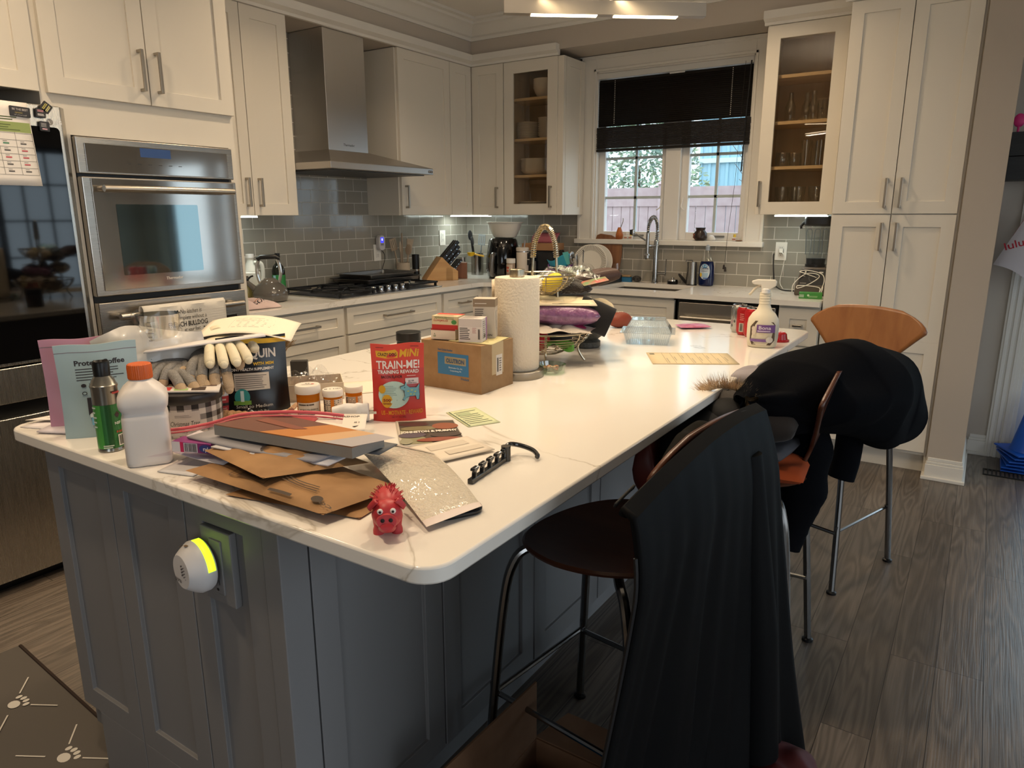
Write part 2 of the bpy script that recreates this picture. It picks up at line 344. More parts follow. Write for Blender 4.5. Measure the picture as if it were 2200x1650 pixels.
# boxed-in soffit above the wall cabinets
b = Mb(); b.box(0, .318, -2.67, 0, 2.445, 2.74); b.box(.318, 3.525, -.34, 0, 2.48, 2.74); b.box(0, .66, -4.5, -2.67, 2.445, 2.74)
struct(b.build('wall_soffit', PAINT, smooth=0))
def mould(prof, path, name):
    """profile (out, z) swept round an inside corner; path gives a point for an offset"""
    b = Mb(); k = len(path(0)); vs = []; fs = []
    for o, z in prof: vs += [(x, y, z) for x, y in path(o)]
    n = len(prof)
    for i in range(n):
        for j in range(k-1): fs.append((i*k+j, i*k+j+1, ((i+1) % n)*k+j+1, ((i+1) % n)*k+j))
    fs.append(tuple(i*k for i in range(n))); fs.append(tuple(i*k+k-1 for i in range(n-1, -1, -1)))
    return struct(b.add(vs, fs).build(name, TRIM, smooth=25))
mould([(-.01, 2.442), (.012, 2.442), (.016, 2.456), (.046, 2.468), (.05, 2.47), (.05, 2.512), (-.01, 2.512)], lambda o: [(.318+o, -2.668), (.318+o, -.34-o), (1.062, -.34-o)], 'trim_1')
mould([(-.01, 2.442), (.012, 2.442), (.016, 2.456), (.046, 2.468), (.05, 2.47), (.05, 2.512), (-.01, 2.512)], lambda o: [(2.425, -.34-o), (2.92, -.34-o)], 'trim_2')
mould([(-.01, 2.442), (.012, 2.442), (.016, 2.456), (.046, 2.468), (.05, 2.47), (.05, 2.512), (-.01, 2.512)], lambda o: [(2.905-o, -.6-o), (3.53, -.6-o)], 'trim_3')
mould([(0, 2.612), (.012, 2.612), (.014, 2.632), (.03, 2.64), (.045, 2.66), (.075, 2.69), (.1, 2.70), (.102, 2.716), (.128, 2.722), (.13, 2.739), (0, 2.739)], lambda o: [(.318+o, -2.668), (.318+o, -.34-o), (6.19, -.34-o)], 'trim_4')
def bboard(x0, x1, y0, y1, name):
    b = Mb(); b.box(x0, x1, y0, y1, 0, .085); e = .004
    b.box(x0+e, x1-e, y0+e, y1-e if y1 < -.01 else y1, .085, .10); b.box(x0+2*e, x1-2*e, y0+2*e, y1, .10, .12); b.box(x0-.014, x1+.012, y0-.014, y1, 0, .018)
    return struct(b.build(name, TRIM, smooth=0, bev=.003))
bboard(3.521, 3.698, -.638, -.001, 'baseboard_pantry'); bboard(3.70, 3.80, -.014, -.001, 'baseboard_back')

# tiles
o = Mb().box(0, .008, -2.66, -.008, 0, .473).box(0, .008, -2.03, -1.15, .473, 1.531).build('tile_backsplash', tile_mat(1), wl, (0, 0, .914), smooth=0)
o = Mb().box(0, 1.056, -.008, 0, 0, .473).box(1.056, 2.42, -.008, 0, 0, .262).box(2.42, 2.92, -.008, 0, 0, .473).build('tile_backsplash', tile_mat(0), wb, (0, 0, .914), smooth=0)

# window over the sink
WX0, WX1, WZ0, WZ1 = 1.185, 2.295, 1.2, 2.37
b = Mb()
for x0, x1, z0, z1 in ((1.056, WX0, 1.2, 2.47), (WX1, 2.42, 1.2, 2.47), (WX0, WX1, WZ1, 2.47)):
    b.box(x0, x1, -.016, 0, z0, z1); m = .014
for x0, x1, z0, z1 in ((1.056, 1.075, 1.2, 2.47), (2.401, 2.42, 1.2, 2.47), (1.056, 2.42, 2.452, 2.476), (WX0-.016, WX0, 1.2, WZ1+.016), (WX1, WX1+.016, 1.2, WZ1+.016), (WX0-.016, WX1+.016, WZ1, WZ1+.016)): b.box(x0, x1, -.026, -.015, z0, z1)
for x0, x1, z0, z1 in ((WX0-.01, WX0+.012, WZ0, WZ1), (WX1-.012, WX1+.01, WZ0, WZ1), (WX0, WX1, WZ1-.012, WZ1+.01)): b.box(x0, x1, -.01, .11, z0, z1)
win = struct(b.build('window_1', TRIM, smooth=0, bev=.002))
Mb().box(1.04, 2.43, -.045, .1, 1.178, 1.212).build('window_sill', TRIM, win, smooth=0, bev=.004)
SASH = mat('#e2e0dc', .4); BARS = mat('#b9c6c9', .5)
Mb().box(1.722, 1.83, .0, .1, 1.212, 2.36).build('window_mullion', SASH, win, smooth=0, bev=.003)
for x0, x1, xm in ((1.197, 1.722, 1.484), (1.83, 2.283, 2.07)):
    b = Mb(); z0, z1 = 1.212, 2.358
    for q in ((x0, x0+.05, z0, z1), (x1-.04, x1, z0, z1), (x0+.05, x1-.04, z0, z0+.055), (x0+.05, x1-.04, z1-.05, z1)): b.box(q[0], q[1], .035, .085, q[2], q[3])
    sa = b.build('window_sash', SASH, win, smooth=0, bev=.003)
    b = Mb(); b.box(xm-.009, xm+.009, .05, .07, z0+.05, z1-.05)
    for z in (1.507, 1.782, 2.06): b.box(x0+.05, x1-.04, .05, .07, z-.009, z+.009)
    b.build('muntin', BARS, sa, smooth=0)
    Mb().box(x0+.045, x1-.035, .058, .062, z0+.05, z1-.045).build('window_pane', clear('#f4fbff', 'pane', .06), sa, smooth=0)
    hx = x1-.025 if x0 < 1.5 else x0+.02; d = 1 if x0 < 1.5 else -1
    Mb().tube(smooth_path([(hx, .03, 1.5), (hx, .015, 1.47), (hx, .0, 1.44), (hx-.012*d, -.005, 1.425), (hx-.025*d, -.006, 1.418)]), .004).build('latch', SASH, sa)
    Mb().box(xm+.0, xm+.085, .02, .045, 1.235, 1.247).build('crank', mat('#6b6a66', .4), sa, smooth=0, bev=.003)

# blind
BL = mat('#15110f', .4)
t = thing('venetian_blind', 'dark brown slatted blind half lowered over the sink window', 'blind', (0, 0, 0))
Mb().box(1.20, 2.285, -.02, .028, 2.318, 2.356).build('headrail', mat('#cfcfcc', .4), t, smooth=0, bev=.003)
b = Mb()
for i in range(25):
    z = 2.302-i*.0122; s = 1.0
    b.T = Matrix.Translation((0, -.002, z)) @ Euler((R(62), 0, 0)).to_matrix().to_4x4()
    b.box(1.203, 2.282, -.0125, .0125, -.0009, .0009)
b.T = None; b.build('slats', BL, t, smooth=0)
b = Mb()
for i in range(19): b.box(1.196+.003*rnd.random(), 2.288+.003*rnd.random(), -.022+.004*rnd.random(), .016+.004*rnd.random(), 1.993-i*.0076-.0052, 1.993-i*.0076)
b.build('slat_stack', mat('#1b1513', .5), t, smooth=0)
Mb().box(1.196, 2.29, -.022, .02, 1.828, 1.846).build('bottom_rail', BL, t, smooth=0, bev=.003)
for x in (1.33, 2.155):
    b = Mb()
    for i in range(24): b.box(x-.0022, x+.0022, -.0165, -.0145, 2.30-i*.0122-.004, 2.30-i*.0122+.002)
    b.build('ladder_cord', mat('#d8d2c8', .7), t, smooth=0)
Mb().tube([(2.272, -.025, 2.33), (2.262, -.03, 2.0), (2.256, -.034, 1.66)], .0045).build('tilt_wand', mat('#1b1b1c', .3), t)
b = Mb().tube([(2.235, -.024, 2.33), (2.226, -.05, 1.6), (2.2, -.055, 1.215), (2.195, -.05, 1.06)], .0013, 5); b.lathe([(.002, .03), (.006, .026), (.009, 0), (.006, -.002)], 10, (2.19, -.05, 1.03)); b.lathe([(.002, .03), (.006, .026), (.009, 0), (.006, -.002)], 10, (2.2, -.05, 1.015))
b.build('pull_cord', mat('#2b2420', .6), t)

# patio door to the right of the partition
b = Mb()
for x0, x1 in ((3.79, 3.9), (5.8, 5.91)):
    b.box(x0, x1, -.018, 0, 0, 2.18)
    for k in range(3): b.box(x0+.012+k*.03, x0+.03+k*.03, -.026, -.015, 0, 2.15)
b.box(3.79, 5.91, -.02, 0, 2.08, 2.19); b.box(3.895, 3.92, -.005, .12, 0, 2.08); b.box(5.78, 5.8, -.005, .12, 0, 2.08); b.box(3.9, 5.8, -.005, .12, 2.06, 2.08)
dr = struct(b.build('door_1', TRIM, smooth=0, bev=.002)); Mb().box(3.9, 5.8, -.02, .12, 0, .022).build('threshold', mat('#6d655b', .5), dr, smooth=0)
for x0, x1 in ((3.92, 4.85), (4.85, 5.78)):
    b = Mb()
    for q in ((x0, x0+.13, .03, 2.06), (x1-.13, x1, .03, 2.06), (x0+.13, x1-.13, .03, .3), (x0+.13, x1-.13, 1.93, 2.06)): b.box(q[0], q[1], .04, .085, q[2], q[3])
    lf = b.build('door_leaf', mat('#d6d8dc', .4), dr, smooth=0, bev=.003)
    Mb().box(x0+.12, x1-.12, .06, .065, .29, 1.94).build('door_pane', clear('#f4fbff', 'pane', .06), lf, smooth=0)
# window in the right wall (seen only as a reflection in the dark fridge glass)
DKW = mat('#20262a', .4); b = Mb()
for q in ((-2.33, -2.27, .57, 2.08), (-.83, -.77, .57, 2.08), (-2.33, -.77, .57, .63), (-2.33, -.77, 2.02, 2.08), (-1.58, -1.52, .6, 2.05)): b.box(6.18, 6.26, q[0], q[1], q[2], q[3])
for y in (-2.05, -1.8, -1.3, -1.05): b.box(6.21, 6.23, y-.01, y+.01, .6, 2.05)
for z in (.96, 1.33, 1.7): b.box(6.21, 6.23, -2.3, -.8, z-.01, z+.01)
w2 = struct(b.build('window_2', DKW, smooth=0)); Mb().box(6.235, 6.24, -2.3, -.8, .6, 2.05).build('window_pane', clear('#f4fbff', 'pane', .06), w2, smooth=0)

b = Mb()
for q in ((-5.73, -5.67), (-4.53, -4.47), (-3.33, -3.27)): b.box(6.18, 6.26, q[0], q[1], .12, 2.33)
b.box(6.18, 6.26, -5.7, -3.3, .12, .18).box(6.18, 6.26, -5.7, -3.3, 2.27, 2.33); struct(b.build('window_3', DKW, smooth=0))  # unseen opening, added to let more fill daylight into the room
for k, x0 in enumerate((4.15,)):  # unseen window behind the camera, added for cool fill from the front
    b = Mb(); x1 = x0+1.55
    for q in ((x0, x0+.06, .3, 2.4), (x1-.06, x1, .3, 2.4), (x0, x1, .3, .36), (x0, x1, 2.34, 2.4), (x0, x1, 1.32, 1.38)): b.box(q[0], q[1], -8.08, -8.0, q[2], q[3])
    struct(b.build('window_%d' % (4+k), TRIM, smooth=0))
# yard outside
struct(Mb().box(-14, 18, -20, 22, -.45, -.4).build('ground_outside', mat('#8d8a84', .9), smooth=0))
FEN = mat('#b39a98', .8, noise=('#bda6a4', 8)); t = thing('garden_fence', 'faded red wooden fence seen through the sink window', 'fence', (-.2, 5, -.4))
b = Mb()
for i in range(-44, 36): b.box(i*.14, i*.14+.132, 0, .02, 0, 1.98)
b.build('boards', FEN, t, smooth=0)
Mb().box(-6.2, 5.1, -.02, .04, 1.9, 2.16).build('top_rail', FEN, t, smooth=0)
for x in (-5.2, -2.6, -.05, 1.15, 3.8):
    p = Mb().box(x-.07, x+.07, -.06, .06, 0, 2.2).build('post', FEN, t, smooth=0)
    Mb().add([(x-.1, -.09, 2.2), (x+.1, -.09, 2.2), (x+.1, .09, 2.2), (x-.1, .09, 2.2), (x, 0, 2.28)], [(0, 1, 4), (1, 2, 4), (2, 3, 4), (3, 0, 4), (3, 2, 1, 0)]).build('post_cap', FEN, p, smooth=0)
t = thing('evergreen_tree', 'pale green evergreen behind the fence in the left window pane', 'tree', (-1.5, 6.9, -.4))
b = Mb()
for i in range(6500):
    h = rnd.random(); rr = 1.75*(1-h*.75)*sqrt(rnd.random()); a = rnd.random()*2*pi; p = Vec((rr*cos(a), rr*sin(a), .9+h*3.4)); q = .03+.05*rnd.random()
    d = Vec((rnd.gauss(0, 1), rnd.gauss(0, 1), rnd.gauss(0, .6))).normalized(); e = d.orthogonal().normalized()
    b.add([p-d*q, p+e*q*.4, p+d*q, p-e*q*.4], [(0, 1, 2, 3)])
b.build('foliage', mat('#a3b087', .8, noise=('#7f968c', 2)), t, smooth=0, fix=False); Mb().cyl((0, 0, 0), .12, 2.6, 12, .05).build('trunk', mat('#5a4a3c', .9), t)
t = thing('bare_tree', 'leafless young tree behind the fence in the right window pane', 'tree', (1.3, 6.6, -.4)); b = Mb()
def twig(p, d, l, r, n):
    q = p+d*l; b.tube([p, (p+q)/2+Vec((rnd.gauss(0, .03), 0, 0)), q], [r, r*.8, r*.6], 5)
    if n:
        for k in range(3): twig(p+d*l*(.5+.22*k), (d+Vec((rnd.gauss(0, .6), rnd.gauss(0, .4), .2))).normalized(), l*.62, r*.6, n-1)
twig(Vec((0, 0, 0)), Vec((0, 0, 1)), 1.9, .03, 3); b.build('branches', mat('#6a5a52', .9), t)
t = thing('neighbour_house', 'pale blue clapboard house wall beyond the fence', 'house', (1.2, 11.5, -.4)); b = Mb(); b.box(-3.2, 8, 0, 3, 0, 6.5)
for i in range(56): b.box(-3.2+i*.2, -3.14+i*.2, -.03, 0, 1.2, 6.5)
b.build('siding', mat('#9fc3cf', .8), t, smooth=0); Mb().box(-3.3, 8.1, -.08, 0, 2.9, 3.0).build('trim_board', mat('#cfe0e4', .8), t, smooth=0)
# ---------------------------------------------------------------- cabinets
def pull(par, x, z0, z1, y, name='handle'):
    b = Mb(); b.box(x-.006, x+.006, y-.034, y-.024, z0, z1); b.box(x-.006, x+.006, y-.026, y+.0005, z0, z0+.012); b.box(x-.006, x+.006, y-.026, y+.0005, z1-.012, z1)
    return b.build(name, NICKEL, par, smooth=0, bev=.0015)
def pullh(par, x0, x1, z, y):
    b = Mb(); b.box(x0, x1, y-.034, y-.024, z-.006, z+.006); b.box(x0, x0+.012, y-.026, y+.0005, z-.006, z+.006); b.box(x1-.012, x1, y-.026, y+.0005, z-.006, z+.006)
    return b.build('handle', NICKEL, par, smooth=0, bev=.0015)
def door(par, x0, x1, z0, z1, y, hx=None, hz=None, rail=.062, glass=False, name='door', m=None, mid=None):
    b = Mb()
    if mid: b.shaker(x0, x1, z0, mid, y, .02, rail); b.shaker(x0, x1, mid, z1, y, .02, rail)
    else: b.shaker(x0, x1, z0, z1, y, .02, rail, .009, glass)
    d = b.build(name, m or WHITE, par, smooth=0, bev=.0012)
    if glass: Mb().box(x0+rail-.005, x1-rail+.005, y+.009, y+.012, z0+rail-.005, z1-rail+.005).build('glass_pane', clear('#f4f0ea', 'cabglass', .08), d, smooth=0)
    if hx is not None: pull(d, hx, hz[0], hz[1], y)
    return d
def drawer(par, x0, x1, z0, z1, y, h=None, rail=.05, hl=None, m=None):
    d = Mb().shaker(x0, x1, z0, z1, y, .02, rail, .008).build('drawer', m or WHITE, par, smooth=0, bev=.0012)
    if h is not None:
        c = (x0+x1)/2; l = (hl or .3)/2; pullh(d, c-l, c+l, h, y+.006)
    return d
RZ = pi/2
H = 1.053
def shell(par, w, d, h, shelves=(), name='body', mi=None):
    """open box with back, shelves lit from the front"""
    b = Mb(); e = .018
    b.box(0, e, -d, -.009, 0, h); b.box(w-e, w, -d, -.009, 0, h); b.box(e, w-e, -d, -.009, 0, e); b.box(e, w-e, -d, -.009, h-e, h)
    o = b.build(name, WHITE, par, smooth=0)
    Mb().box(e, w-e, -.02, -.012, e, h-e).box(e, e+.003, -d+.002, -.012, e, h-e).box(w-e-.003, w-e, -d+.002, -.012, e, h-e).build('lining', INSIDE, par, smooth=0)
    for z in shelves: Mb().box(e, w-e, -d+.025, -.02, z-.018, z).build('shelf', wood_mat('#c9ad80', '#d8bf95', 0, .6, .5, 'shelfwood'), par, smooth=0)
    return o
t = thing('wall_cabinet', 'white two-door wall cabinet left of the range hood', 'cabinet', (0, -2.67, 1.387), RZ)
Mb().box(0, .637, -.297, -.009, 0, H).build('body', WHITE, t, smooth=0); door(t, .003, .338, 0, H, -.318, .30, (.045, .195)); door(t, .342, .637, 0, H, -.318, .38, (.045, .195))
t = thing('wall_cabinet', 'white single-door wall cabinet right of the range hood', 'cabinet', (0, -1.153, 1.387), RZ)
Mb().box(0, .555, -.297, -.009, 0, H).build('body', WHITE, t, smooth=0); door(t, .012, .552, 0, H, -.318, .05, (.045, .195))
t = thing('corner_wall_cabinet', 'white corner wall cabinet with two narrow folding doors', 'cabinet', (0, 0, 1.387))
Mb().prism([(.009, -.009), (.009, -.595), (.297, -.595), (.297, -.32), (.602, -.32), (.602, -.009)], 0, H).build('body', WHITE, t, smooth=0)
door(t, .32, .6, 0, H, -.34, .548, (.05, .2)); d = door(t, 0, .252, 0, H, 0); d.location = (.318, -.595, 0); d.rotation_euler = (0, 0, RZ)
t = thing('glass_cabinet', 'white glass-door wall cabinet left of the window with dishes', 'cabinet', (.605, 0, 1.387))
shell(t, .48, .318, H, (.284, .537, .813)); door(t, .002, .445, 0, H, -.34, .405, (.05, .2), .078, True)
o = Mb().shaker(.025, .295, 0, H, 0, .012, .055).build('end_panel', WHITE, t, (.492, -.32, 0), (0, 0, RZ), smooth=0)
Mb().box(.447, .492, -.332, -.3, 0, H).build('filler', WHITE, t, smooth=0)
t = thing('glass_cabinet', 'white glass-door wall cabinet right of the window with glassware', 'cabinet', (2.436, 0, 1.387))
shell(t, .484, .318, H, (.279, .534, .791)); door(t, .008, .444, 0, H, -.34, .03, (.045, .195), .073, True); Mb().box(.446, .484, -.335, -.3, 0, H).build('filler', WHITE, t, smooth=0)
t = thing('pantry_cabinet', 'tall white four-door pantry cabinet beside the grey wall end', 'cabinet', (2.922, 0, 0))
Mb().box(0, .595, -.578, -.003, .11, 2.44).build('body', WHITE, t, smooth=0); Mb().box(.0, .595, -.515, -.003, 0, .11).build('toe_kick', WHITE, t, smooth=0)
Mb().box(.587, .603, -.57, -.003, 0.0, 2.44).build('filler', WHITE, t, smooth=0)
for x0, x1, hx in ((.003, .289, .255), (.293, .585, .325)):
    door(t, x0, x1, 1.39, 2.44, -.6, hx, (1.42, 1.57)); door(t, x0, x1, .13, 1.384, -.6, hx, (1.2, 1.345), .062, mid=.73)
# oven tower and the cabinet over the fridge
t = thing('oven_cabinet', 'tall white oven tower cabinet with two doors on top', 'cabinet', (0, -3.49, 0), RZ)
b = Mb(); b.box(0, .82, -.655, -.003, 1.69, 2.44); b.box(0, .09, -.655, -.003, 0, 1.69); b.box(.785, .82, -.655, -.003, 0, 1.69); b.box(.09, .785, -.655, -.003, 0, .3); b.box(.09, .785, -.04, -.003, .3, 1.69); b.build('body', WHITE, t, smooth=0)
door(t, .022, .418, 1.832, 2.44, -.677, .385, (1.88, 2.04)); door(t, .422, .818, 1.832, 2.44, -.677, .458, (1.88, 2.04))
t = thing('fridge_cabinet', 'white cabinet above the fridge at the left edge', 'cabinet', (0, -4.47, 0), RZ)
Mb().box(0, .975, -.655, -.003, 1.86, 2.44).build('body', WHITE, t, smooth=0); door(t, .003, .486, 1.832, 2.44, -.677); door(t, .49, .972, 1.832, 2.44, -.677)
# base cabinets on the range wall
def base(name, label, w, loc, rz, d=.6):
    t = thing(name, label, 'cabinet', loc, rz); (Mb().box(0, w, -d, -.003, .1, .884) if name != 'sink_cabinet' else Mb().box(0, .8, -d, -.003, .1, .884).box(w-.02, w, -d, -.003, .1, .884).box(.8, w, -d, -d+.018, .1, .884).box(.8, w, -.02, -.003, .1, .884).box(.8, w, -d, -.003, .1, .12)).build('body', WHITE, t, smooth=0); Mb().box(0, w, -d+.07, -.003, 0, .1).build('toe_kick', WHITE, t, smooth=0); return t
t = base('drawer_cabinet', 'white drawer base cabinet between oven tower and cooktop', .66, (0, -2.665, 0), RZ)
for z0, z1, h in ((.715, .868, .79), (.42, .705, .56), (.115, .41, .27)): drawer(t, .012, .65, z0, z1, -.62, h, hl=.25)
t = base('drawer_cabinet', 'wide white drawer base cabinet under the cooktop', .885, (0, -2.0, 0), RZ)
for z0, z1, h in ((.715, .868, .79), (.42, .705, .56), (.115, .41, .27)): drawer(t, .012, .875, z0, z1, -.62, h, hl=.26)
t = base('corner_cabinet', 'white corner base cabinet right of the cooktop drawers', .47, (0, -1.11, 0), RZ)
drawer(t, .012, .46, .715, .868, -.62, .79, hl=.12); door(t, .012, .46, .115, .705, -.62, .42, (.54, .68))
t = base('sink_cabinet', 'white sink base cabinet with blank drawer front below the sink', 1.43, (.648, 0, 0), 0)
Mb().box(-.045, .02, -.66, -.56, .1, .884).build('filler', WHITE, t, smooth=0); drawer(t, .02, .6, .715, .868, -.62); drawer(t, .61, 1.42, .715, .868, -.62); door(t, .61, 1.01, .115, .705, -.62, .97, (.54, .68)); door(t, 1.02, 1.42, .115, .705, -.62, 1.06, (.54, .68)); door(t, .02, .6, .115, .705, -.62)
t = base('drawer_cabinet', 'narrow white base cabinet between dishwasher and pantry', .225, (2.692, 0, 0), 0)
drawer(t, .006, .222, .655, .868, -.62, .77, .062, .05); door(t, .006, .222, .115, .645, -.62, .03, (.46, .6))
t = thing('dishwasher', 'stainless steel dishwasher right of the sink cabinet', 'dishwasher', (2.09, 0, 0))
Mb().box(.005, .595, -.6, -.003, .1, .88).build('body', BLACK, t, smooth=0); d = Mb().box(.012, .59, -.63, -.6, .12, .862).build('door', STEELY, t, smooth=0, bev=.004)
b = Mb(); b.tube([(.04, -.67, .772), (.56, -.67, .772)], .011, 12); b.tube([(.07, -.67, .772), (.07, -.63, .772)], .008); b.tube([(.53, -.67, .772), (.53, -.63, .772)], .008); b.build('handle', STEELY, d)
Mb().box(.012, .59, -.6, -.53, 0, .1).build('toe_kick', BLACK, t, smooth=0)
# worktop with sink
b = Mb(); z0, z1 = .884, .914
b.box(.008, .636, -2.664, -.655, z0, z1); b.box(.008, .69, -.655, -.008, z0, z1); b.prism([(.63, -.655), (.636, -.72), (.655, -.685), (.69, -.658), (.7, -.65)], z0, z1)
b.box(.69, 1.5, -.652, -.008, z0, z1); b.box(2.035, 2.918, -.652, -.008, z0, z1); b.box(1.5, 2.035, -.652, -.53, z0, z1); b.box(1.5, 2.035, -.12, -.008, z0, z1)
tag(b.build('countertop', QUARTZ, smooth=0, fix=False), 'white quartz worktop running along range wall and sink wall', 'worktop')
b = Mb(); b.box(1.49, 2.045, -.54, -.53, .70, .8835); b.box(1.49, 2.045, -.12, -.11, .70, .8835); b.box(1.49, 1.5, -.53, -.12, .70, .8835); b.box(2.035, 2.045, -.53, -.12, .70, .8835); b.box(1.49, 2.045, -.54, -.11, .69, .70); 
sk = thing('kitchen_sink', 'stainless undermount sink below the window', 'sink', (0, 0, 0)); b.build('basin', steel_mat(0, '#a39c93', .3), sk, smooth=0); Mb().cyl((1.77, -.3, .7), .045, .004).build('drain', CHROME, sk)
# under-cabinet light bars
LED = mat('#ffffff', .5, em='#f2fff8', es=40)
for loc, rz, wd, lb in (((.2, -2.36, 1.387), RZ, .12, 'short led bar under the two-door wall cabinet'), ((.06, -.27, 1.387), 0, .37, 'led bar glowing under the corner wall cabinet'), ((2.55, -.27, 1.387), 0, .3, 'led bar glowing under the right glass cabinet')):
    t = thing('under_cabinet_light', lb, 'light', loc, rz); Mb().box(0, wd, -.02, .02, -.008, 0).build('housing', PLASTICW, t, smooth=0); Mb().box(.002, wd-.002, -.022, .018, -.011, -.008).build('diffuser', LED, t, smooth=0)
# kitchen island
t = thing('kitchen_island', 'grey painted island cabinet with shaker panels', 'island', (0, 0, 0))
b = Mb(); b.box(1.885, 2.675, -4.14, -1.76, .12, .884); b.box(1.955, 2.625, -4.14, -1.80, 0, .12); b.build('body', GREY, t, smooth=0)
for x0, x1, z0 in ((1.88, 2.15, .0), (2.153, 2.422, 0), (2.426, 2.655, 0)):
    b = Mb(); b.shaker(x0, x1, .19, .884, -4.16, .02, .055); b.box(max(x0, 1.955), x1, -4.16, -4.14, 0, .19) if x0 < 2 else b.box(x0, x1, -4.16, -4.14, 0, .19)
    b.build('end_panel', GREY, t, smooth=0, bev=.0015)
Mb().box(2.658, 2.702, -4.163, -4.1, .12, .884).box(2.658, 2.7, -4.163, -4.1, 0, .12).build('corner_post', GREY, t, smooth=0, bev=.002)
ys = [-4.098, -3.722, -3.315, -2.905, -2.495, -2.085, -1.76]
for i in range(6):
    o = Mb().shaker(.003, ys[i+1]-ys[i]-.003, .125, .882, 0, .02, .06).build('side_panel', GREY, t, (2.7, ys[i], 0), (0, 0, RZ), smooth=0, bev=.0015)
Mb().box(2.625, 2.64, -4.1, -1.8, 0, .12).build('toe_kick', GREY, t, smooth=0)
o = Mb().prism(rrect(1.27, 2.485, .05, 8, 2.443, -2.961), .8862, .914).build('island_worktop', QUARTZ, smooth=30, bev=.004)
tag(o, 'white veined quartz worktop on the grey island', 'worktop')
t = thing('wall_outlet', 'grey outlet plate on the end of the grey island', 'outlet', (2.525, -4.16, .75))
Mb().box(-.045, .045, -.006, .009, -.075, .075).build('plate', GREY, t, smooth=0, bev=.002)
I = Ink(front(-.006)); Mb().box(-.018, .018, -.009, -.005, -.055, .055).build('receptacle', GREY, t, smooth=0, bev=.002); I = Ink(front(-.009))
for u in (-.006, .006): I.r(u-.001, -.035, u+.001, -.025, '#1c1c1c')
I.e(0, -.045, .003, .003, '#1c1c1c'); I.build(t, 'slots')
# ---------------------------------------------------------------- fridge
t = thing('fridge', 'stainless fridge with black glass door at the left edge', 'fridge', (0, -4.36, 0), RZ)
Mb().box(.012, .908, -.69, -.03, .03, 1.765).build('body', mat('#2a2a2b', .5), t, smooth=0)
FST = steel_mat(2, '#c2bfb8', .26)
def fdoor(x0, x1):
    b = Mb(); z0, z1 = .858, 1.775; c = .022
    pts = [(x0, -.70), (x0, -.735), (x0+.006, -.752), (x1-.03, -.752), (x1, -.718), (x1, -.70)]
    b.prism(pts, z0, z1)
    d = b.build('door', FST, t, smooth=0, bev=.003)
    Mb().prism(rrect(x1-x0-.075, .83, .015, 4, (x0+x1)/2-.005, .865+.42), -.7555, -.7515, 'y').build('glass_panel', DARKGLASS, d, smooth=0)
    return d
fdoor(.003, .456); d = fdoor(.464, .917)
I = Ink(front(-.752)); 
vs = []
I.e(.847, 1.718, .0125, .0125, '#d8d8d8'); I.e(.847, 1.718, .0105, .0105, '#8d8a86'); I.t('L', .846, 1.713, .012, '#e4e4e4', bold=.02); I.e(.841, 1.722, .0016, .0016, '#e4e4e4'); I.t('LG', .877, 1.712, .0185, '#e8e8ea', bold=.03, sx=.9); I.build(d, 'emblem')
Mb().prism([(.003, -.70), (.003, -.745), (.01, -.752), (.905, -.752), (.917, -.735), (.917, -.70)], .722, .852).build('drawer', FST, t, smooth=0, bev=.003)
Mb().box(.01, .91, -.72, -.69, .66, .73).build('grip_recess', BLACK, t, smooth=0)
Mb().prism([(.003, -.70), (.003, -.745), (.01, -.752), (.905, -.752), (.917, -.735), (.917, -.70)], .055, .668).build('freezer_drawer', FST, t, smooth=0, bev=.003)
Mb().box(.02, .9, -.68, -.2, 0, .055).build('base_grille', BLACK, t, smooth=0)
# calendar and magnets on the door
o = thing('calendar_sheet', 'printed monthly calendar sheet held on the fridge door', 'calendar', (.7565, -4.36, 0), RZ)
cf = lambda u, v, oo: (u+(1.774-v)*.045, -.0014*(1+3*max(0, 1.62-v))-oo-.02*max(0, 1.55-v)**1.2, v)
Mb().grid(lambda u, v: cf(.30+.475*u, 1.492+.282*v, 0), 10, 10).build('paper', mat('#efe9e2', .7), o, solid=.0004)
I = Ink(cf); I.r(.3, 1.672, .772, 1.706, '#98a866', 6, 2); I.lines(.6, 1.71, .74, 1.726, 2, '#4d5a2e'); I.lines(.5, 1.676, .765, 1.70, 3, '#5c6a38', .3)
for k in range(7): I.r(.3+.0, 1.528+k*.0235, .772, 1.5292+k*.0235, '#6b6760', 6, 1, False)
for k in range(9): I.r(.772-k*.0545-.0006, 1.528, .772-k*.0545+.0006, 1.672, '#6b6760', 1, 4, False)
for k in range(8):
    for j in range(5):
        if rnd.random() < .75:
            u = .776-.0545*(k+1)+.008; v = 1.534+.0235*j
            I.r(u, v+.004, u+.019, v+.0085, rnd.choice(('#c0505a', '#5a5550', '#4d8a66', '#6a655d')), 1, 1, False); I.r(u, v+.0125, u+.013, v+.014, '#77726a', 1, 1, False)
I.build(o)
def magnet(name, lb, x, z, w, h, rot, ink):
    m = thing(name, lb, 'magnet', (.757, -4.36+x, z), RZ); m.rotation_euler = (0, rot, RZ)
    Mb().prism(rrect(w, h, .004), -.0065, -.0022, 'y').build('magnet_body', mat('#1a1719', .25), m, smooth=0, bev=.001)
    I = Ink(front(-.0065)); ink(I); I.build(m)
magnet('fridge_magnet', 'wide black quote magnet across the top of the calendar', .748, 1.742, .066, .034, R(2), lambda I: (I.t('BE THE BEST', 0, .004, .0095, '#b9b2ae', bold=.02, fit=.05), I.t('version', -.006, -.006, .008, '#b9a75a', shear=.3, fit=.024), I.t('of yourself', 0, -.0135, .007, '#a8a5a3', fit=.04)))
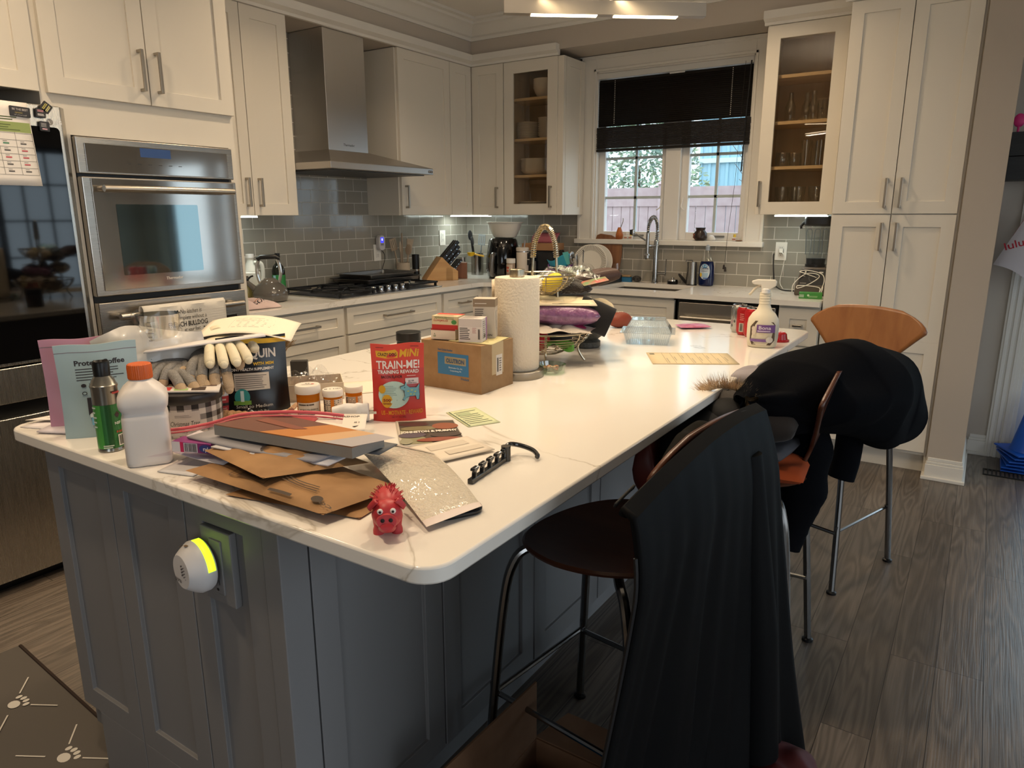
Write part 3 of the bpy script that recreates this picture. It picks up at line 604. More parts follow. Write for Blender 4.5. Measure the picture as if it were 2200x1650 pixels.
magnet('fridge_magnet', 'black magnet with pink lettering left of the emblem on the fridge', .815, 1.745, .033, .032, R(3), lambda I: (I.lines(-.011, .003, .011, .011, 2, '#c98a92', .6, .1), I.lines(-.011, -.010, .011, -.002, 2, '#cfc8c6', .6, .1)))
magnet('fridge_magnet', 'tilted black magnet with yellow lettering on the fridge top edge', .836, 1.766, .034, .034, R(-52), lambda I: (I.lines(-.012, .002, .012, .011, 2, '#c4b95e', .6, .1), I.lines(-.012, -.011, .012, -.002, 2, '#d2cb8a', .6, .1)))
magnet('fridge_magnet', 'lowest small black magnet with white lettering on the fridge', .822, 1.700, .034, .034, R(3), lambda I: (I.lines(-.012, -.003, .012, .012, 4, '#a9a7a6', .45, .3), I.lines(-.009, -.012, .009, -.006, 1, '#c9a0a8', .8, .1)))
# ---------------------------------------------------------------- double oven
t = thing('double_oven', 'stainless built-in double oven with mirrored window', 'oven', (0, -3.398, 0), RZ)
OST = steel_mat(0, '#b0aaa1', .24); OG = mat('#a09c96', .08, .85)
Mb().box(.004, .684, -.65, -.05, .31, 1.68).build('body', BLACK, t, smooth=0)
Mb().box(.0, .69, -.68, -.65, 1.548, 1.685).build('control_panel', OST, t, smooth=0, bev=.003)
p = Mb().box(.03, .66, -.684, -.679, 1.555, 1.662).build('control_glass', OG, t, smooth=0, bev=.001); I = Ink(front(-.684)); I.r(.25, 1.622, .384, 1.658, '#2f4f86')
for k in range(6): I.r(.19+k*.045, 1.592, .206+k*.045, 1.5945, '#3a3a3a', 1, 1, False)
I.build(p, 'display')
d = Mb().box(.0, .69, -.69, -.65, 1.068, 1.536).build('door', OST, t, smooth=0, bev=.004)
g = Mb().box(.032, .672, -.6945, -.689, 1.09, 1.53).build('door_glass', OG, d, smooth=0, bev=.001)
Mb().prism(rrect(.362, .285, .004, 3, .298, 1.290), -.6955, -.694, 'y').build('door_window', mat('#6f8082', .04, .9), d, smooth=0)
I = Ink(front(-.6946)); I.t('Thermador', .335, 1.118, .017, '#e8e0d4', shear=.15, bold=.005); I.build(d, 'brand_lettering')
def obar(par, z, y):
    b = Mb(); b.tube([(.055, y-.05, z), (.64, y-.05, z)], .0135, 14); 
    for x in (.075, .62): b.tube([(x, y-.05, z), (x, y, z)], .009, 10)
    b.build('handle', steel_mat(0, '#bdb6ac', .3), par)
obar(d, 1.492, -.69)
d = Mb().box(.0, .69, -.69, -.65, .32, 1.043).build('lower_door', OST, t, smooth=0, bev=.004)
Mb().box(.06, .63, -.6945, -.689, .42, .93).build('door_glass', mat('#3b3936', .06, .5), d, smooth=0); obar(d, .985, -.69)
# towel over the lower handle
t = thing('dish_towel', 'white ribbed dish towel with dog drawing on lower oven handle', 'towel', (0, -3.398, 0), RZ)
def tw(u, v):                                       # v: 0 front hem, .8 crest, 1 back hem
    L = v*.66; zt = 1.003
    if L < .40: y, z = -.7575-.004*sin(u*17), zt-.40+L
    elif L < .45: a = (L-.40)/.05*pi; y, z = -.74-.0175*cos(a), zt+.0175*sin(a)
    else: y, z = -.7225, zt-(L-.45)
    return (.142+.388*u, y+.003*sin(u*9+z*8)*(z < .98), z)
Mb().grid(tw, 24, 44).build('cloth', mat('#dcd6cb', .9, bump=(220, .3, .002)), t, solid=.0025)
tf = lambda u, v, o: (u, -.7585-.004*sin((u-.142)/.388*17)-.003-o, v)
I = Ink(tf, rough=.9)
for k in range(34): I.r(.145, .62+k*.0108, .526, .6212+k*.0108, '#c6c0b5', 8, 1, False)
I.t('No kitchen is', .352, .972, .027, '#2a2626', shear=.12, fit=.105); I.t('complete without a', .352, .947, .025, '#2a2626', shear=.12, fit=.148); I.t('FRENCH BULLDOG', .336, .917, .03, '#232020', bold=.02, fit=.185); I.t('at your feet.', .352, .893, .026, '#2a2626', shear=.12, fit=.085)
def heart(I, u, v, s, h): I.p([(u, v-s), (u+s, v+.2*s), (u+.9*s, v+.75*s), (u+.45*s, v+.85*s), (u, v+.4*s), (u-.45*s, v+.85*s), (u-.9*s, v+.75*s), (u-s, v+.2*s)], h)
heart(I, .283, .982, .0085, '#232020'); heart(I, .415, .9, .0085, '#232020')
cx, cz = .365, .815
for s in (-1, 1):
    I.p([(cx+s*.012, cz+.028), (cx+s*.05, cz+.072), (cx+s*.058, cz+.055), (cx+s*.044, cz+.008)], '#2c2426'); I.p([(cx+s*.024, cz+.03), (cx+s*.049, cz+.062), (cx+s*.051, cz+.05), (cx+s*.04, cz+.016)], '#b5756c')
I.e(cx, cz, .046, .04, '#2a2527'); I.e(cx+.012, cz+.002, .036, .036, '#d9cfc3'); I.e(cx-.008, cz-.012, .02, .022, '#d9cfc3'); I.e(cx+.002, cz-.008, .012, .02, '#3a3030'); I.e(cx+.002, cz+.002, .009, .007, '#151214'); I.e(cx+.024, cz+.01, .008, .007, '#241f1c'); I.e(cx-.026, cz+.008, .008, .007, '#6b625c'); I.e(cx+.004, cz-.027, .01, .008, '#cf7f78'); I.e(cx-.035, cz-.048, .018, .012, '#e4dbd0'); I.e(cx+.03, cz-.046, .02, .014, '#e4dbd0')
I.build(t, 'printed_design')
# ---------------------------------------------------------------- range hood and cooktop
t = thing('range_hood', 'stainless chimney range hood above the cooktop', 'range hood', (.008, -1.593, 0), RZ)
HS = steel_mat(0, '#b5b0aa', .34); HV = steel_mat(2, '#dad8d6', .3)
Mb().box(-.165, .165, -.295, -.001, 1.75, 2.442).build('chimney', HV, t, smooth=0, bev=.002)
b = Mb(); a = [(-.438, -.595), (.438, -.595), (.438, -.001), (-.438, -.001)]; c = [(-.167, -.297), (.167, -.297), (.167, -.001), (-.167, -.001)]
b.add([(x, y, 1.638) for x, y in a]+[(x, y, 1.676) for x, y in a]+[(x, y, 1.768) for x, y in c], [(3, 2, 1, 0)]+[(i, (i+1) % 4, 4+(i+1) % 4, 4+i) for i in range(4)]+[(4+i, 4+(i+1) % 4, 8+(i+1) % 4, 8+i) for i in range(4)]+[(8, 9, 10, 11)])
b.build('canopy', HS, t, smooth=0, bev=.003)
Mb().box(-.40, .40, -.55, -.05, 1.632, 1.6385).build('grease_filter', mat('#4b4845', .4, .8), t, smooth=0)
I = Ink(front(-.295)); I.t('Thermador', 0, 1.797, .02, '#2a2626', shear=.15, bold=.01); I.build(t, 'brand_lettering')
I = Ink(front(-.5955)); I.r(.39, 1.648, .43, 1.664, '#3b3a39'); I.r(.396, 1.652, .404, 1.66, '#b5b2ae'); I.r(.412, 1.652, .42, 1.66, '#b5b2ae'); I.build(t, 'control_keys')
t = thing('gas_cooktop', 'black gas cooktop with steel knobs under the hood', 'cooktop', (.345, -1.555, .914), RZ)
Mb().prism(rrect(.93, .525, .012), 0, .008).build('tray', STEELY, t, smooth=0, bev=.002)
Mb().box(-.445, .445, -.235, .245, .008, .011).build('spill_plate', mat('#26262a', .3), t, smooth=0)
CI = mat('#101012', .55); 
for x0, x1 in ((-.44, -.152), (-.146, .146), (.152, .44)):
    b = Mb(); z0, z1 = .03, .042
    yb = -.235 if abs(x0) > .15 else -.13
    for y in (yb, .235): b.box(x0, x1, y-.006, y+.006, z0, z1)
    for x in (x0+.006, x1-.006): b.box(x-.006, x+.006, yb, .235, z0, z1)
    xm = (x0+x1)/2
    for yc in ((-.115, .115) if abs(x0) > .15 else (.06,)):
        for a in range(4):
            q = R(45+90*a); b.tube([(xm+.035*cos(q), yc+.035*sin(q), .037), (xm+.11*cos(q), yc+.09*sin(q), .037), (xm+.14*cos(q), yc+.11*sin(q), .036)], .006, 6)
    b.box(x0, x1, -.006, .006, z0, z1)
    for x in (x0+.008, x1-.008):
        for y in (yb+.01, .225): b.box(x-.007, x+.007, y-.007, y+.007, .011, z0+.002)
    b.build('grate', CI, t, smooth=0, bev=.002)
for x, y, r in ((-.296, -.115, .045), (-.296, .115, .036), (0, .06, .055), (.296, -.115, .036), (.296, .115, .045)):
    Mb().lathe([(r*1.25, .011), (r*1.2, .016), (r, .018), (r, .026), (r*.85, .029), (0, .03)], 24, (x, y, 0)).build('burner', mat('#1a1a1c', .4), t)
for k in range(5):
    Mb().lathe([(.021, .011), (.021, .014), (.0155, .016), (.015, .043), (.0135, .046), (0, .046)], 20, (-.132+k*.066, -.2, 0)).build('knob', CHROME, t)
I = Ink(flat(.0113)); I.r(-.2, -.226, -.172, -.22, '#d8d4cc'); I.r(-.164, -.226, -.156, -.22, '#d8d4cc'); I.build(t, 'emblem')
def pan(lb, z, x, y, w, d, rz, hexc):
    b = Mb(); h = .026; k = .012
    o_ = rrect(w, d, .02); i_ = rrect(w-.026, d-.026, .016); n = len(o_)
    vs = [(p[0], p[1], h) for p in o_]+[(p[0]*.985, p[1]*.985, h-.003) for p in i_]+[(p[0]*.97, p[1]*.97, .002) for p in i_]+[(p[0]*.97, p[1]*.97, 0) for p in i_]+[(p[0]*.99, p[1]*.99, h-.004) for p in i_]+[(p[0], p[1], h-.004) for p in o_]
    fs = []
    for r_ in range(5): fs += [(r_*n+i, r_*n+(i+1) % n, (r_+1)*n+(i+1) % n, (r_+1)*n+i) for i in range(n)] if r_ != 2 else []
    fs += [(i, (i+1) % n, 5*n+(i+1) % n, 5*n+i) for i in range(n)]; fs += [tuple(range(2*n, 3*n)), tuple(range(4*n-1, 3*n-1, -1))]
    o = b.add(vs, fs).build('sheet_pan', steel_mat(0, hexc, .3, 'pan'), smooth=30); o.location = (x, y, z); o.rotation_euler = (0, 0, rz); return tag(o, lb, 'baking pan')
pan('larger grey sheet pan lying directly on the cooktop grates', .9575, .22, -1.315, .54, .36, RZ+R(1), '#6f6c69')
pan('smaller grey sheet pan stacked on top of the other pan', .9845, .21, -1.30, .47, .325, RZ+R(1), '#85827e')
# ---------------------------------------------------------------- dishes behind glass
CER = mat('#e7dfcf', .25)
def plate_mesh(r, h, bowl=0):
    if bowl: return Mb().lathe([(r*.45, 0), (r*.5, .002), (r*.8, h*.45), (r, h), (r*.97, h), (r*.77, h*.5), (r*.45, .006), (0, .006)], 32)
    return Mb().lathe([(r*.6, 0), (r*.62, .003), (r, h), (r*.985, h+.002), (r*.6, .006), (0, .006)], 32)
def stack(name, cat, r, h, n, step, x, y, z, lb, grp, bowl=0):
    o = plate_mesh(r, h, bowl).build(name, CER); tag(o, lb, cat, grp); o.location = (x, y, z)
    for k in range(1, n): dup(o, (x+.003*rnd.random(), y, z+k*step))
stack('serving_bowl', 'bowl', .085, .075, 5, .014, .85, -.17, 2.2005, 'white bowl stacked on top shelf behind glass', 'white bowls on the top shelf', 1)
stack('small_plate', 'plate', .088, .014, 12, .0095, .712, -.17, 1.9245, 'small white plate in left stack on second glass cabinet shelf', 'left plate stack second shelf')
stack('small_bowl', 'bowl', .075, .03, 9, .0145, .872, -.16, 1.9245, 'small white bowl in right stack on second glass cabinet shelf', 'right bowl stack second shelf', 1)
stack('pasta_bowl', 'bowl', .125, .04, 8, .011, .785, -.165, 1.6705, 'wide white bowl in stack on third glass cabinet shelf', 'wide bowls third shelf', 1)
stack('dinner_plate', 'plate', .128, .018, 6, .0115, .772, -.168, 1.4055, 'white dinner plate in stack on bottom of glass cabinet', 'dinner plates bottom shelf')
TUM = clear('#fbfdfd', 'tumbler', .12)
def glass(name, prof, x, y, z, lb, grp=None, cat='glass'):
    o = Mb().lathe(prof+[(r-.0025, zz) for r, zz in prof[::-1] if zz > .006]+[(0, .008)], 24).build(name, TUM); o.location = (x, y, z); return tag(o, lb, cat, grp)
tall = [(.026, 0), (.032, .004), (.034, .15)]; low = [(.036, 0), (.042, .01), (.045, .05), (.04, .085)]; pint = [(.03, 0), (.04, .1), (.042, .145)]
bott = [(.028, 0), (.03, .005), (.03, .09), (.014, .13), (.012, .17)]
g0 = glass('drinking_glass', low, 2.55, -.2, 1.6655, 'short clear glass on the third shelf of right glass cabinet', 'short glasses third shelf')
dup(g0, (2.60, -.12, 1.6655))
g1 = glass('tall_glass', tall, 2.68, -.2, 1.6655, 'tall clear glass on the third shelf of right glass cabinet', 'tall glasses third shelf'); dup(g1, (2.755, -.17, 1.6655)); dup(g1, (2.72, -.1, 1.6655))
g2 = glass('pint_glass', pint, 2.56, -.2, 1.4055, 'clear pint glass on the bottom of right glass cabinet', 'pint glasses bottom shelf'); dup(g2, (2.66, -.22, 1.4055)); dup(g2, (2.75, -.18, 1.4055)); dup(g2, (2.61, -.1, 1.4055))
glass('carafe', bott, 2.57, -.2, 1.9205, 'small clear carafe leftmost on second shelf of right glass cabinet', cat='carafe')
g3 = glass('bottle', bott, 2.65, -.14, 1.9205, 'slim clear bottle on second shelf of right glass cabinet', 'slim bottles second shelf', 'bottle'); dup(g3, (2.70, -.2, 1.9205))
for x, lb, s in ((2.755, 'clear tumbler with small dark lettering on second shelf', 1), (2.81, 'clear tumbler with dark scrolled drawing on second shelf', 2)):
    q = thing('printed_tumbler', lb, 'glass', (x, -.2, 1.9205)); p2_ = [(.028, 0), (.031, .004), (.034, .12)]
    Mb().lathe(p2_+[(r-.0025, z) for r, z in p2_[::-1] if z > .003]+[(0, .006)], 24).build('tumbler', TUM, q)
    I = Ink(wrap(.034)); 
    if s == 1: I.t('XX', 0, .06, .014, '#2a241e', bold=.02)
    else: I.e(0, .07, .006, .018, '#2a241e'); I.e(.006, .055, .008, .008, '#2a241e'); I.e(-.007, .05, .006, .008, '#2a241e'); I.e(.003, .095, .005, .004, '#2a241e')
    I.build(q)
# ---------------------------------------------------------------- ceiling lamp of crossing bars
t = thing('linear_chandelier', 'silver chandelier of crossing led bars above the island', 'chandelier', (2.436, -2.43, 2.075), R(37.4))
ALU = mat('#9a948c', .35, .7); GLOW = mat('#fff2dc', .5, em='#ffe2b4', es=14)
def bar(par, x0, x1, y, z, segs, ax):
    q = lambda a, b, c, d, e, f: (a, b, c, d, e, f) if ax == 'x' else (c, d, a, b, e, f)
    o = Mb().box(*q(x0, x1, y-.016, y+.016, z-.012, z+.034)).build('bar', ALU, par, smooth=0, bev=.001)
    for a, b in segs: Mb().box(*q(a, b, y-.014, y+.014, z-.0145, z-.012)).build('led_strip', GLOW, o, smooth=0)
bar(t, -.355, .355, 0, 0, [(-.26, -.03), (.03, .255)], 'x')
def xbar(x0, a, b, segs):
    o = Mb().box(-a, b, -.016, .016, -.012, .034).build('bar', ALU, t, (x0, 0, .052), (0, 0, R(-58.6)), smooth=0, bev=.001)
    for p, q in segs: Mb().box(p, q, -.014, .014, -.0145, -.012).build('led_strip', GLOW, o, smooth=0)
xbar(.03, .27, .62, [(-.21, -.02), (.03, .55)]); xbar(-.25, .12, .66, [(.05, .6)])
Mb().cyl((0, -.3, .08), .008, .562, 12).cyl((0, -.3, .64), .06, .024, 24).build('stem', ALU, t); Mb().box(-.012, .012, -.31, -.01, .08, .1).box(-.012, .012, -.014, .014, .03, .1).build('bracket', ALU, t, smooth=0)
for a, b in ((.0, 0), (.02, -.35), (-.24, -.45)):
    p = t.matrix_basis @ Vec((a, b, -.03)); area('chandelier_lamp', p, (0, 0, R(37)), .5, .03, 2.5, (1, .82, .6), 'RECTANGLE')
area('soffit_fill', t.matrix_basis @ Vec((0, -.3, .12)), (pi, 0, R(37)), .7, .7, 14, (1, .84, .64), 'RECTANGLE')  # added fill lamp, not one of the led strips; brightens ceiling and soffit
for cx, cy in CANS:
    q = thing('recessed_light', 'round recessed ceiling downlight', 'light', (cx, cy, 2.74), 0, 'recessed ceiling lights'); Mb().lathe([(.075, 0), (.075, -.004), (.062, -.012), (.062, -.004)], 28, caps=False).build('trim_ring', TRIM, q); Mb().cyl((0, 0, -.006), .06, .003, 24).build('lens', mat('#fff0d8', .5, em='#ffdcae', es=6), q)
# ---------------------------------------------------------------- things on the back worktops
CZ = .914
def cord(b, pts, r=.0025): return b.tube(smooth_path(pts, 8), r, 6)
t = thing('tea_kettle', 'grey enamel kettle with clear handle and black grip beside cooktop', 'kettle', (.30, -2.256, CZ), R(55))
Mb().lathe([(.075, 0), (.09, .006), (.099, .03), (.097, .055), (.08, .085), (.055, .105), (.052, .108)], 36).build('body', mat('#5c5853', .12, coat=.5), t)
Mb().lathe([(.052, .106), (.046, .116), (.03, .128), (.012, .132), (0, .132)], 30).build('lid', mat('#6a655f', .12, coat=.5), t)
for s in (-1, 1): Mb().tube(smooth_path([(s*.05, 0, .1), (s*.062, 0, .15), (s*.06, 0, .2), (s*.048, 0, .235)]), .009, 8).build('handle_arm', mat('#b8b6b2', .1, .6), t)
Mb().tube([(-.058, 0, .232), (-.04, 0, .246), (.04, 0, .248), (.06, 0, .236)], .013, 12).build('grip', BLACK, t)
Mb().tube([(-.08, 0, .07), (-.11, 0, .10), (-.125, 0, .118)], [.018, .014, .012], 12).build('spout', mat('#5c5853', .12), t)
Mb().sph((-.13, 0, .124), (.022, .016, .012)).tube([(-.12, 0, .12), (-.10, 0, .14), (-.085, 0, .145)], .005).build('whistle', BLACK, t)
t = thing('plastic_jug', 'white plastic handled jug in the corner by the oven tower', 'jug', (.12, -2.24, CZ), R(55))
Mb().prism(rrect(.1, .1, .025), 0, .16).add([], []).build('body', mat('#e3e7e2', .35), t, bev=.01); Mb().lathe([(.045, .16), (.02, .215), (.02, .235)], 20).build('neck', mat('#e3e7e2', .35), t); Mb().cyl((0, 0, .235), .023, .022, 20).build('cap', mat('#f0f0ee', .4), t)
Mb().tube(smooth_path([(.02, -.02, .21), (.06, -.02, .2), (.062, -.02, .12), (.04, -.02, .07)]), .011).build('handle', mat('#e3e7e2', .35), t)
t = thing('oil_bottle', 'dark olive oil bottle with green label behind the kettle', 'bottle', (.10, -2.03, CZ))
Mb().lathe([(.036, 0), (.038, .004), (.038, .15), (.03, .175), (.014, .195), (.013, .235)], 28).build('glass_body', mat('#11140c', .06, spec=.8), t); Mb().cyl((0, 0, .232), .015, .02, 20).build('cap', BLACK, t); Mb().lathe([(.0386, .03), (.0386, .125)], 28, caps=False).build('label', mat('#2f7d3f', .5), t)
Ink(lambda u, v, o: ((.0386+o)*cos(u/.0386-.9), (.0386+o)*sin(u/.0386-.9), v)).r(-.028, .105, -.01, .122, '#a9cfe0').r(-.02, .07, .02, .08, '#5fae62').build(t)
t = thing('oil_cruet', 'small glass cruet with yellow oil at the oven tower edge', 'cruet', (.2, -2.335, CZ)); Mb().lathe([(.026, 0), (.028, .06), (.02, .1), (.012, .125)], 20).build('glass_body', mat('#b9ab6a', .08, trans=.6), t); Mb().cyl((0, 0, .122), .014, .02, 14).build('stopper', mat('#5a5147', .5), t)
def cf_(u, v):
    x = -.125+.25*u; y = -.085+.17*v
    return (x, y, .004+.03*(1-abs(2*v-1)**3)*(.5+.6*sin(pi*u)**.7)+.016*sin(8*x*10+y*22)*sin(pi*u)*sin(pi*v)+.012*max(0, sin(v*9))*sin(pi*u))
t = thing('hand_towel', 'crumpled pale pink towel with black lettering beside the oven tower', 'towel', (.475, -2.52, CZ), R(80))
Mb().grid(cf_, 40, 30).build('cloth', mat('#d6bdb8', .95, bump=(160, .3)), t, solid=.003)
Ink(lambda u, v, o: (cf_((u+.125)/.25, (v+.085)/.17)[0], v, cf_((u+.125)/.25, (v+.085)/.17)[2]+.0022+o), rough=.9).t('COF', .015, -.068, .034, '#2b2624', bold=.03).r(.0, -.035, .04, -.026, '#c97a5a').build(t, 'lettering')
# crock of utensils
cx, cy = .095, -.909
t = thing('utensil_crock', 'beige ceramic crock holding wooden spoons behind the pans', 'crock', (cx, cy, CZ)); Mb().lathe([(.045, 0), (.05, .004), (.05, .135), (.044, .135), (.043, .01), (0, .01)], 30).build('crock_body', mat('#b9a892', .6), t, smooth=50)
SP = mat('#a28f7a', .6)
def utensil(name, lb, x, y, ax, ay, L, head, m=SP, base=(0, 0, 0), z0=.02, r=.006):
    d = Vec((ax, ay, 1)).normalized(); rot = d.to_track_quat('Z', 'Y').to_euler()
    o = thing(name, lb, 'utensil', (base[0]+x, base[1]+y, base[2]+z0), rot=rot)
    Mb().cyl((0, 0, 0), r, L, 10, r*.9).build('shaft', m, o); b = Mb()
    if head == 'spoon': b.sph((0, 0, L+.03), (.006, .027, .04))
    elif head == 'slot':
        for k in range(4): b.box(-.002, .002, -.03+k*.0165, -.02+k*.0165, L+.004, L+.078)
        b.box(-.003, .003, -.03, .0295, L-.004, L+.012); b.box(-.003, .003, -.03, .0295, L+.07, L+.082)
    elif head == 'ring':
        b.tube([(0, .026*cos(a*pi/8), L+.036+.036*sin(a*pi/8)) for a in range(16)], .006, 8, True); b.box(-.003, .003, -.006, .006, L, L+.066); b.box(-.003, .003, -.024, .024, L+.03, L+.042)
    elif head == 'flat': b.prism([(-.02, L), (.02, L), (.034, L+.085), (-.034, L+.09)], -.003, .003, 'x')
    o2 = b.build('head', m, o, bev=.001); return o
B3 = (cx, cy, CZ)
utensil('slotted_spatula', 'slotted wooden spatula leaning left in the beige crock', -.01, -.02, -.02, -.24, .215, 'slot', base=B3)
utensil('wooden_spoon', 'left wooden spoon standing in the beige crock', 0, -.012, .05, -.1, .2, 'spoon', base=B3)
utensil('slotted_spoon', 'tallest ring-shaped slotted spoon in the beige crock', -.01, .008, -.05, .06, .25, 'ring', base=B3)
utensil('wooden_spatula', 'broad wooden spatula leaning right in the beige crock', .005, .02, .02, .2, .2, 'flat', base=B3)
utensil('wooden_ladle', 'shorter wooden spoon in front in the beige crock', .02, .004, .14, .03, .18, 'spoon', base=B3)
t = thing('pepper_grinder', 'black cylindrical pepper grinder with steel band beside the crock', 'grinder', (.14, -.82, CZ))
Mb().cyl((0, 0, 0), .027, .07, 24).build('base', BLACK, t, bev=.002); Mb().cyl((0, 0, .07), .0272, .014, 24).build('band', NICKEL, t); Mb().cyl((0, 0, .084), .027, .108, 24).build('top', BLACK, t, bev=.003)
# knife block
t = thing('knife_block', 'light wooden knife block full of black handled knives', 'knife block', (.27, -.69, CZ), R(58))
KW = wood_mat('#b3844a', '#c99d63', 0, 1, .4)
Mb().prism([(-.13, 0), (.075, 0), (.075, .09), (-.005, .17), (-.012, .172), (-.13, .015)], -.06, .06, 'y').build('block', KW, t, smooth=0, bev=.002)
Mb().prism([(.02, 0), (.115, 0), (.115, .066), (.07, .098), (.02, .098)], -.06, .06, 'y').build('steak_block', KW, t, smooth=0, bev=.002)
Ink(lambda u, v, o: (.115+o, u, v)).r(-.04, .035, -.034, .05, '#7d5a30').lines(-.028, .036, .02, .048, 1, '#7d5a30').build(t, 'stamp')
KB = mat('#141315', .35)
def knife(lb, x, y, z, L, w):
    d = Vec((.68, 0, .73)); o = thing('kitchen_knife', lb, 'knife', (0, 0, 0)); o.matrix_basis = t.matrix_basis @ Matrix.Translation((x, y, z)) @ d.to_track_quat('Z', 'Y').to_matrix().to_4x4()
    Mb().prism(rrect(.014, w, .005), .0, L).build('handle', KB, o, bev=.003, smooth=0); b = Mb()
    for k in range(3): b.cyl((0, 0, 0), .003, .0153, 8); 
    b = Mb()
    for k in range(3): b.T = Matrix.Translation((-.0078, 0, L*(.2+.3*k))) @ Euler((0, R(90), 0)).to_matrix().to_4x4(); b.cyl((0, 0, 0), .0028, .0156, 8)
    b.build('rivet', CHROME, o); Mb().box(-.0015, .0015, -w/2+.003, w/2-.003, -.03, .001).build('blade', CHROME, o, smooth=0)
    return o
rows = [(.01, .155), (.03, .135), (.05, .115)]; nm = ('back row', 'middle row', 'front row'); ym = ('left', 'middle', 'right')
for i, (x, z) in enumerate(rows):
    for j in range(3): knife('black handled knife in the %s, %s slot of knife block' % (nm[i], ym[j]), x, -.038+.038*j, z, .175-.02*i, .028-.003*i)
for j in range(4): 
    o = knife('black steak knife in low front step of knife block', .095, -.045+.03*j, .086, .085, .016); o['group'] = 'steak knives in the front step'
t = thing('wood_caddy', 'dark walnut block standing behind the light knife block', 'block', (.305, -.475, CZ), R(35)); Mb().box(-.04, .04, -.04, .04, 0, .12).build('block_body', wood_mat('#6b4128', '#84553a', 2, 1, .45), t, smooth=0, bev=.003)
t = thing('steel_canister', 'slim steel canister with black base behind the knife block', 'canister', (.20, -.33, CZ)); Mb().cyl((0, 0, .02), .03, .13, 24).build('canister_body', STEELV, t); Mb().cyl((0, 0, 0), .031, .02, 24).build('base', BLACK, t)
cx, cy = .215, -.15
t = thing('utensil_holder', 'tall steel utensil holder in the worktop corner', 'holder', (cx, cy, CZ)); Mb().lathe([(.05, 0), (.05, .17), (.048, .17), (.048, .004), (0, .004)], 30).build('holder_body', steel_mat(2, '#a8a49d', .2), t, smooth=40)
B4 = (cx, cy, CZ)
utensil('black_spoon', 'black nylon spoon standing highest in the steel holder', -.01, -.01, -.02, -.2, .27, 'spoon', mat('#18181a', .4), B4); utensil('black_spatula', 'black nylon spatula beside the black spoon in steel holder', .0, -.01, .06, -.3, .23, 'spoon', mat('#202022', .4), B4)
utensil('fish_slice', 'perforated grey metal turner in the steel holder', .01, .01, .1, .02, .22, 'slot', mat('#9aa0a4', .35, .7), B4)
o = thing('lemon_squeezer', 'yellow enamel lemon squeezer resting on the knife handles', 'squeezer', (.36, -.43, CZ+.185), R(30)); Mb().lathe([(.0, -.024), (.022, -.016), (.03, .004), (.03, .01)], 24).build('cup', mat('#d9b012', .3, coat=.4), o); Mb().tube([(.02, 0, .0), (.06, 0, -.012), (.1, 0, -.02)], .007).build('handle', mat('#d9b012', .3, coat=.4), o)
# air fryer, bowl
t = thing('air_fryer', 'glossy black air fryer with grey handle in the corner', 'air fryer', (.548, -.27, CZ), R(20))
Mb().lathe([(.10, 0), (.118, .012), (.132, .06), (.13, .14), (.118, .23), (.108, .285), (.098, .298), (.05, .302), (0, .302)], 40, a0=.1, sx=1, sy=1.05).build('body', mat('#0a0a0b', .12, coat=.6), t)
Mb().tube(smooth_path([(-.04, -.137, .185), (-.042, -.165, .17), (-.046, -.172, .11), (-.046, -.165, .045), (-.044, -.14, .03)]), .017, 10).build('handle', mat('#77736e', .35, .5), t)
I = Ink(lambda u, v, o: ((.133-(v-.06)*.1+o)*sin(u/.125), -(.133-(v-.06)*.1+o)*1.05*cos(u/.125), v)); I.lines(-.045, .27, -.01, .276, 1, '#8b8b8b')
for k in range(5): I.e(-.05+k*.017, .2, .003, .003, '#7a7a7a', 8)
I.e(-.02, .235, .004, .004, '#8a8a8a', 8); I.build(t, 'control_marks')
t = thing('mixing_bowl', 'large white oval bowl standing on top of the air fryer', 'bowl', (.565, -.27, CZ+.302)); Mb().lathe([(.075, 0), (.09, .006), (.12, .06), (.137, .11), (.15, .113), (.15, .118), (.134, .118), (.085, .012), (0, .01)], 40, sx=1, sy=.8).build('bowl_body', mat('#d8d4cb', .3), t)
t = thing('supplement_jar', 'clear jar with white lid and red fruit label by the air fryer', 'jar', (.718, -.42, CZ)); Mb().cyl((0, 0, 0), .033, .125, 26).build('jar_body', mat('#a08a76', .25), t, bev=.004); Mb().cyl((0, 0, .125), .034, .034, 26).build('lid', mat('#ddd9d2', .45), t, bev=.002)
I = Ink(wrap(.033)); I.r(-.03, .012, .03, .115, '#c9b6a2'); I.r(-.022, .085, .004, .1, '#c0533f'); I.r(-.022, .062, .002, .078, '#c0533f'); I.e(.014, .03, .008, .008, '#b23a32'); I.e(-.008, .028, .007, .007, '#c4564a'); I.lines(-.02, .042, .02, .058, 2, '#7a5a4a'); I.build(t)
t = thing('travel_tumbler', 'tall cream travel tumbler with lid and clear straw', 'tumbler', (.782, -.36, CZ)); Mb().lathe([(.034, 0), (.036, .05), (.045, .065), (.046, .205)], 28).build('cup', mat('#d6cabb', .4), t); Mb().lathe([(.0455, .205), (.0455, .212)], 28).build('steel_ring', CHROME, t); Mb().lathe([(.047, .212), (.048, .235), (.04, .24), (0, .24)], 28).build('lid', mat('#cfc6ba', .45), t); Mb().tube([(.015, 0, .23), (.022, 0, .29)], .005).build('straw', mat('#c9c9d2', .2, trans=.5), t)
t = thing('pod_coffee_maker', 'dark pod coffee maker with round black head below the pink box', 'coffee maker', (.855, -.2, CZ), R(10))
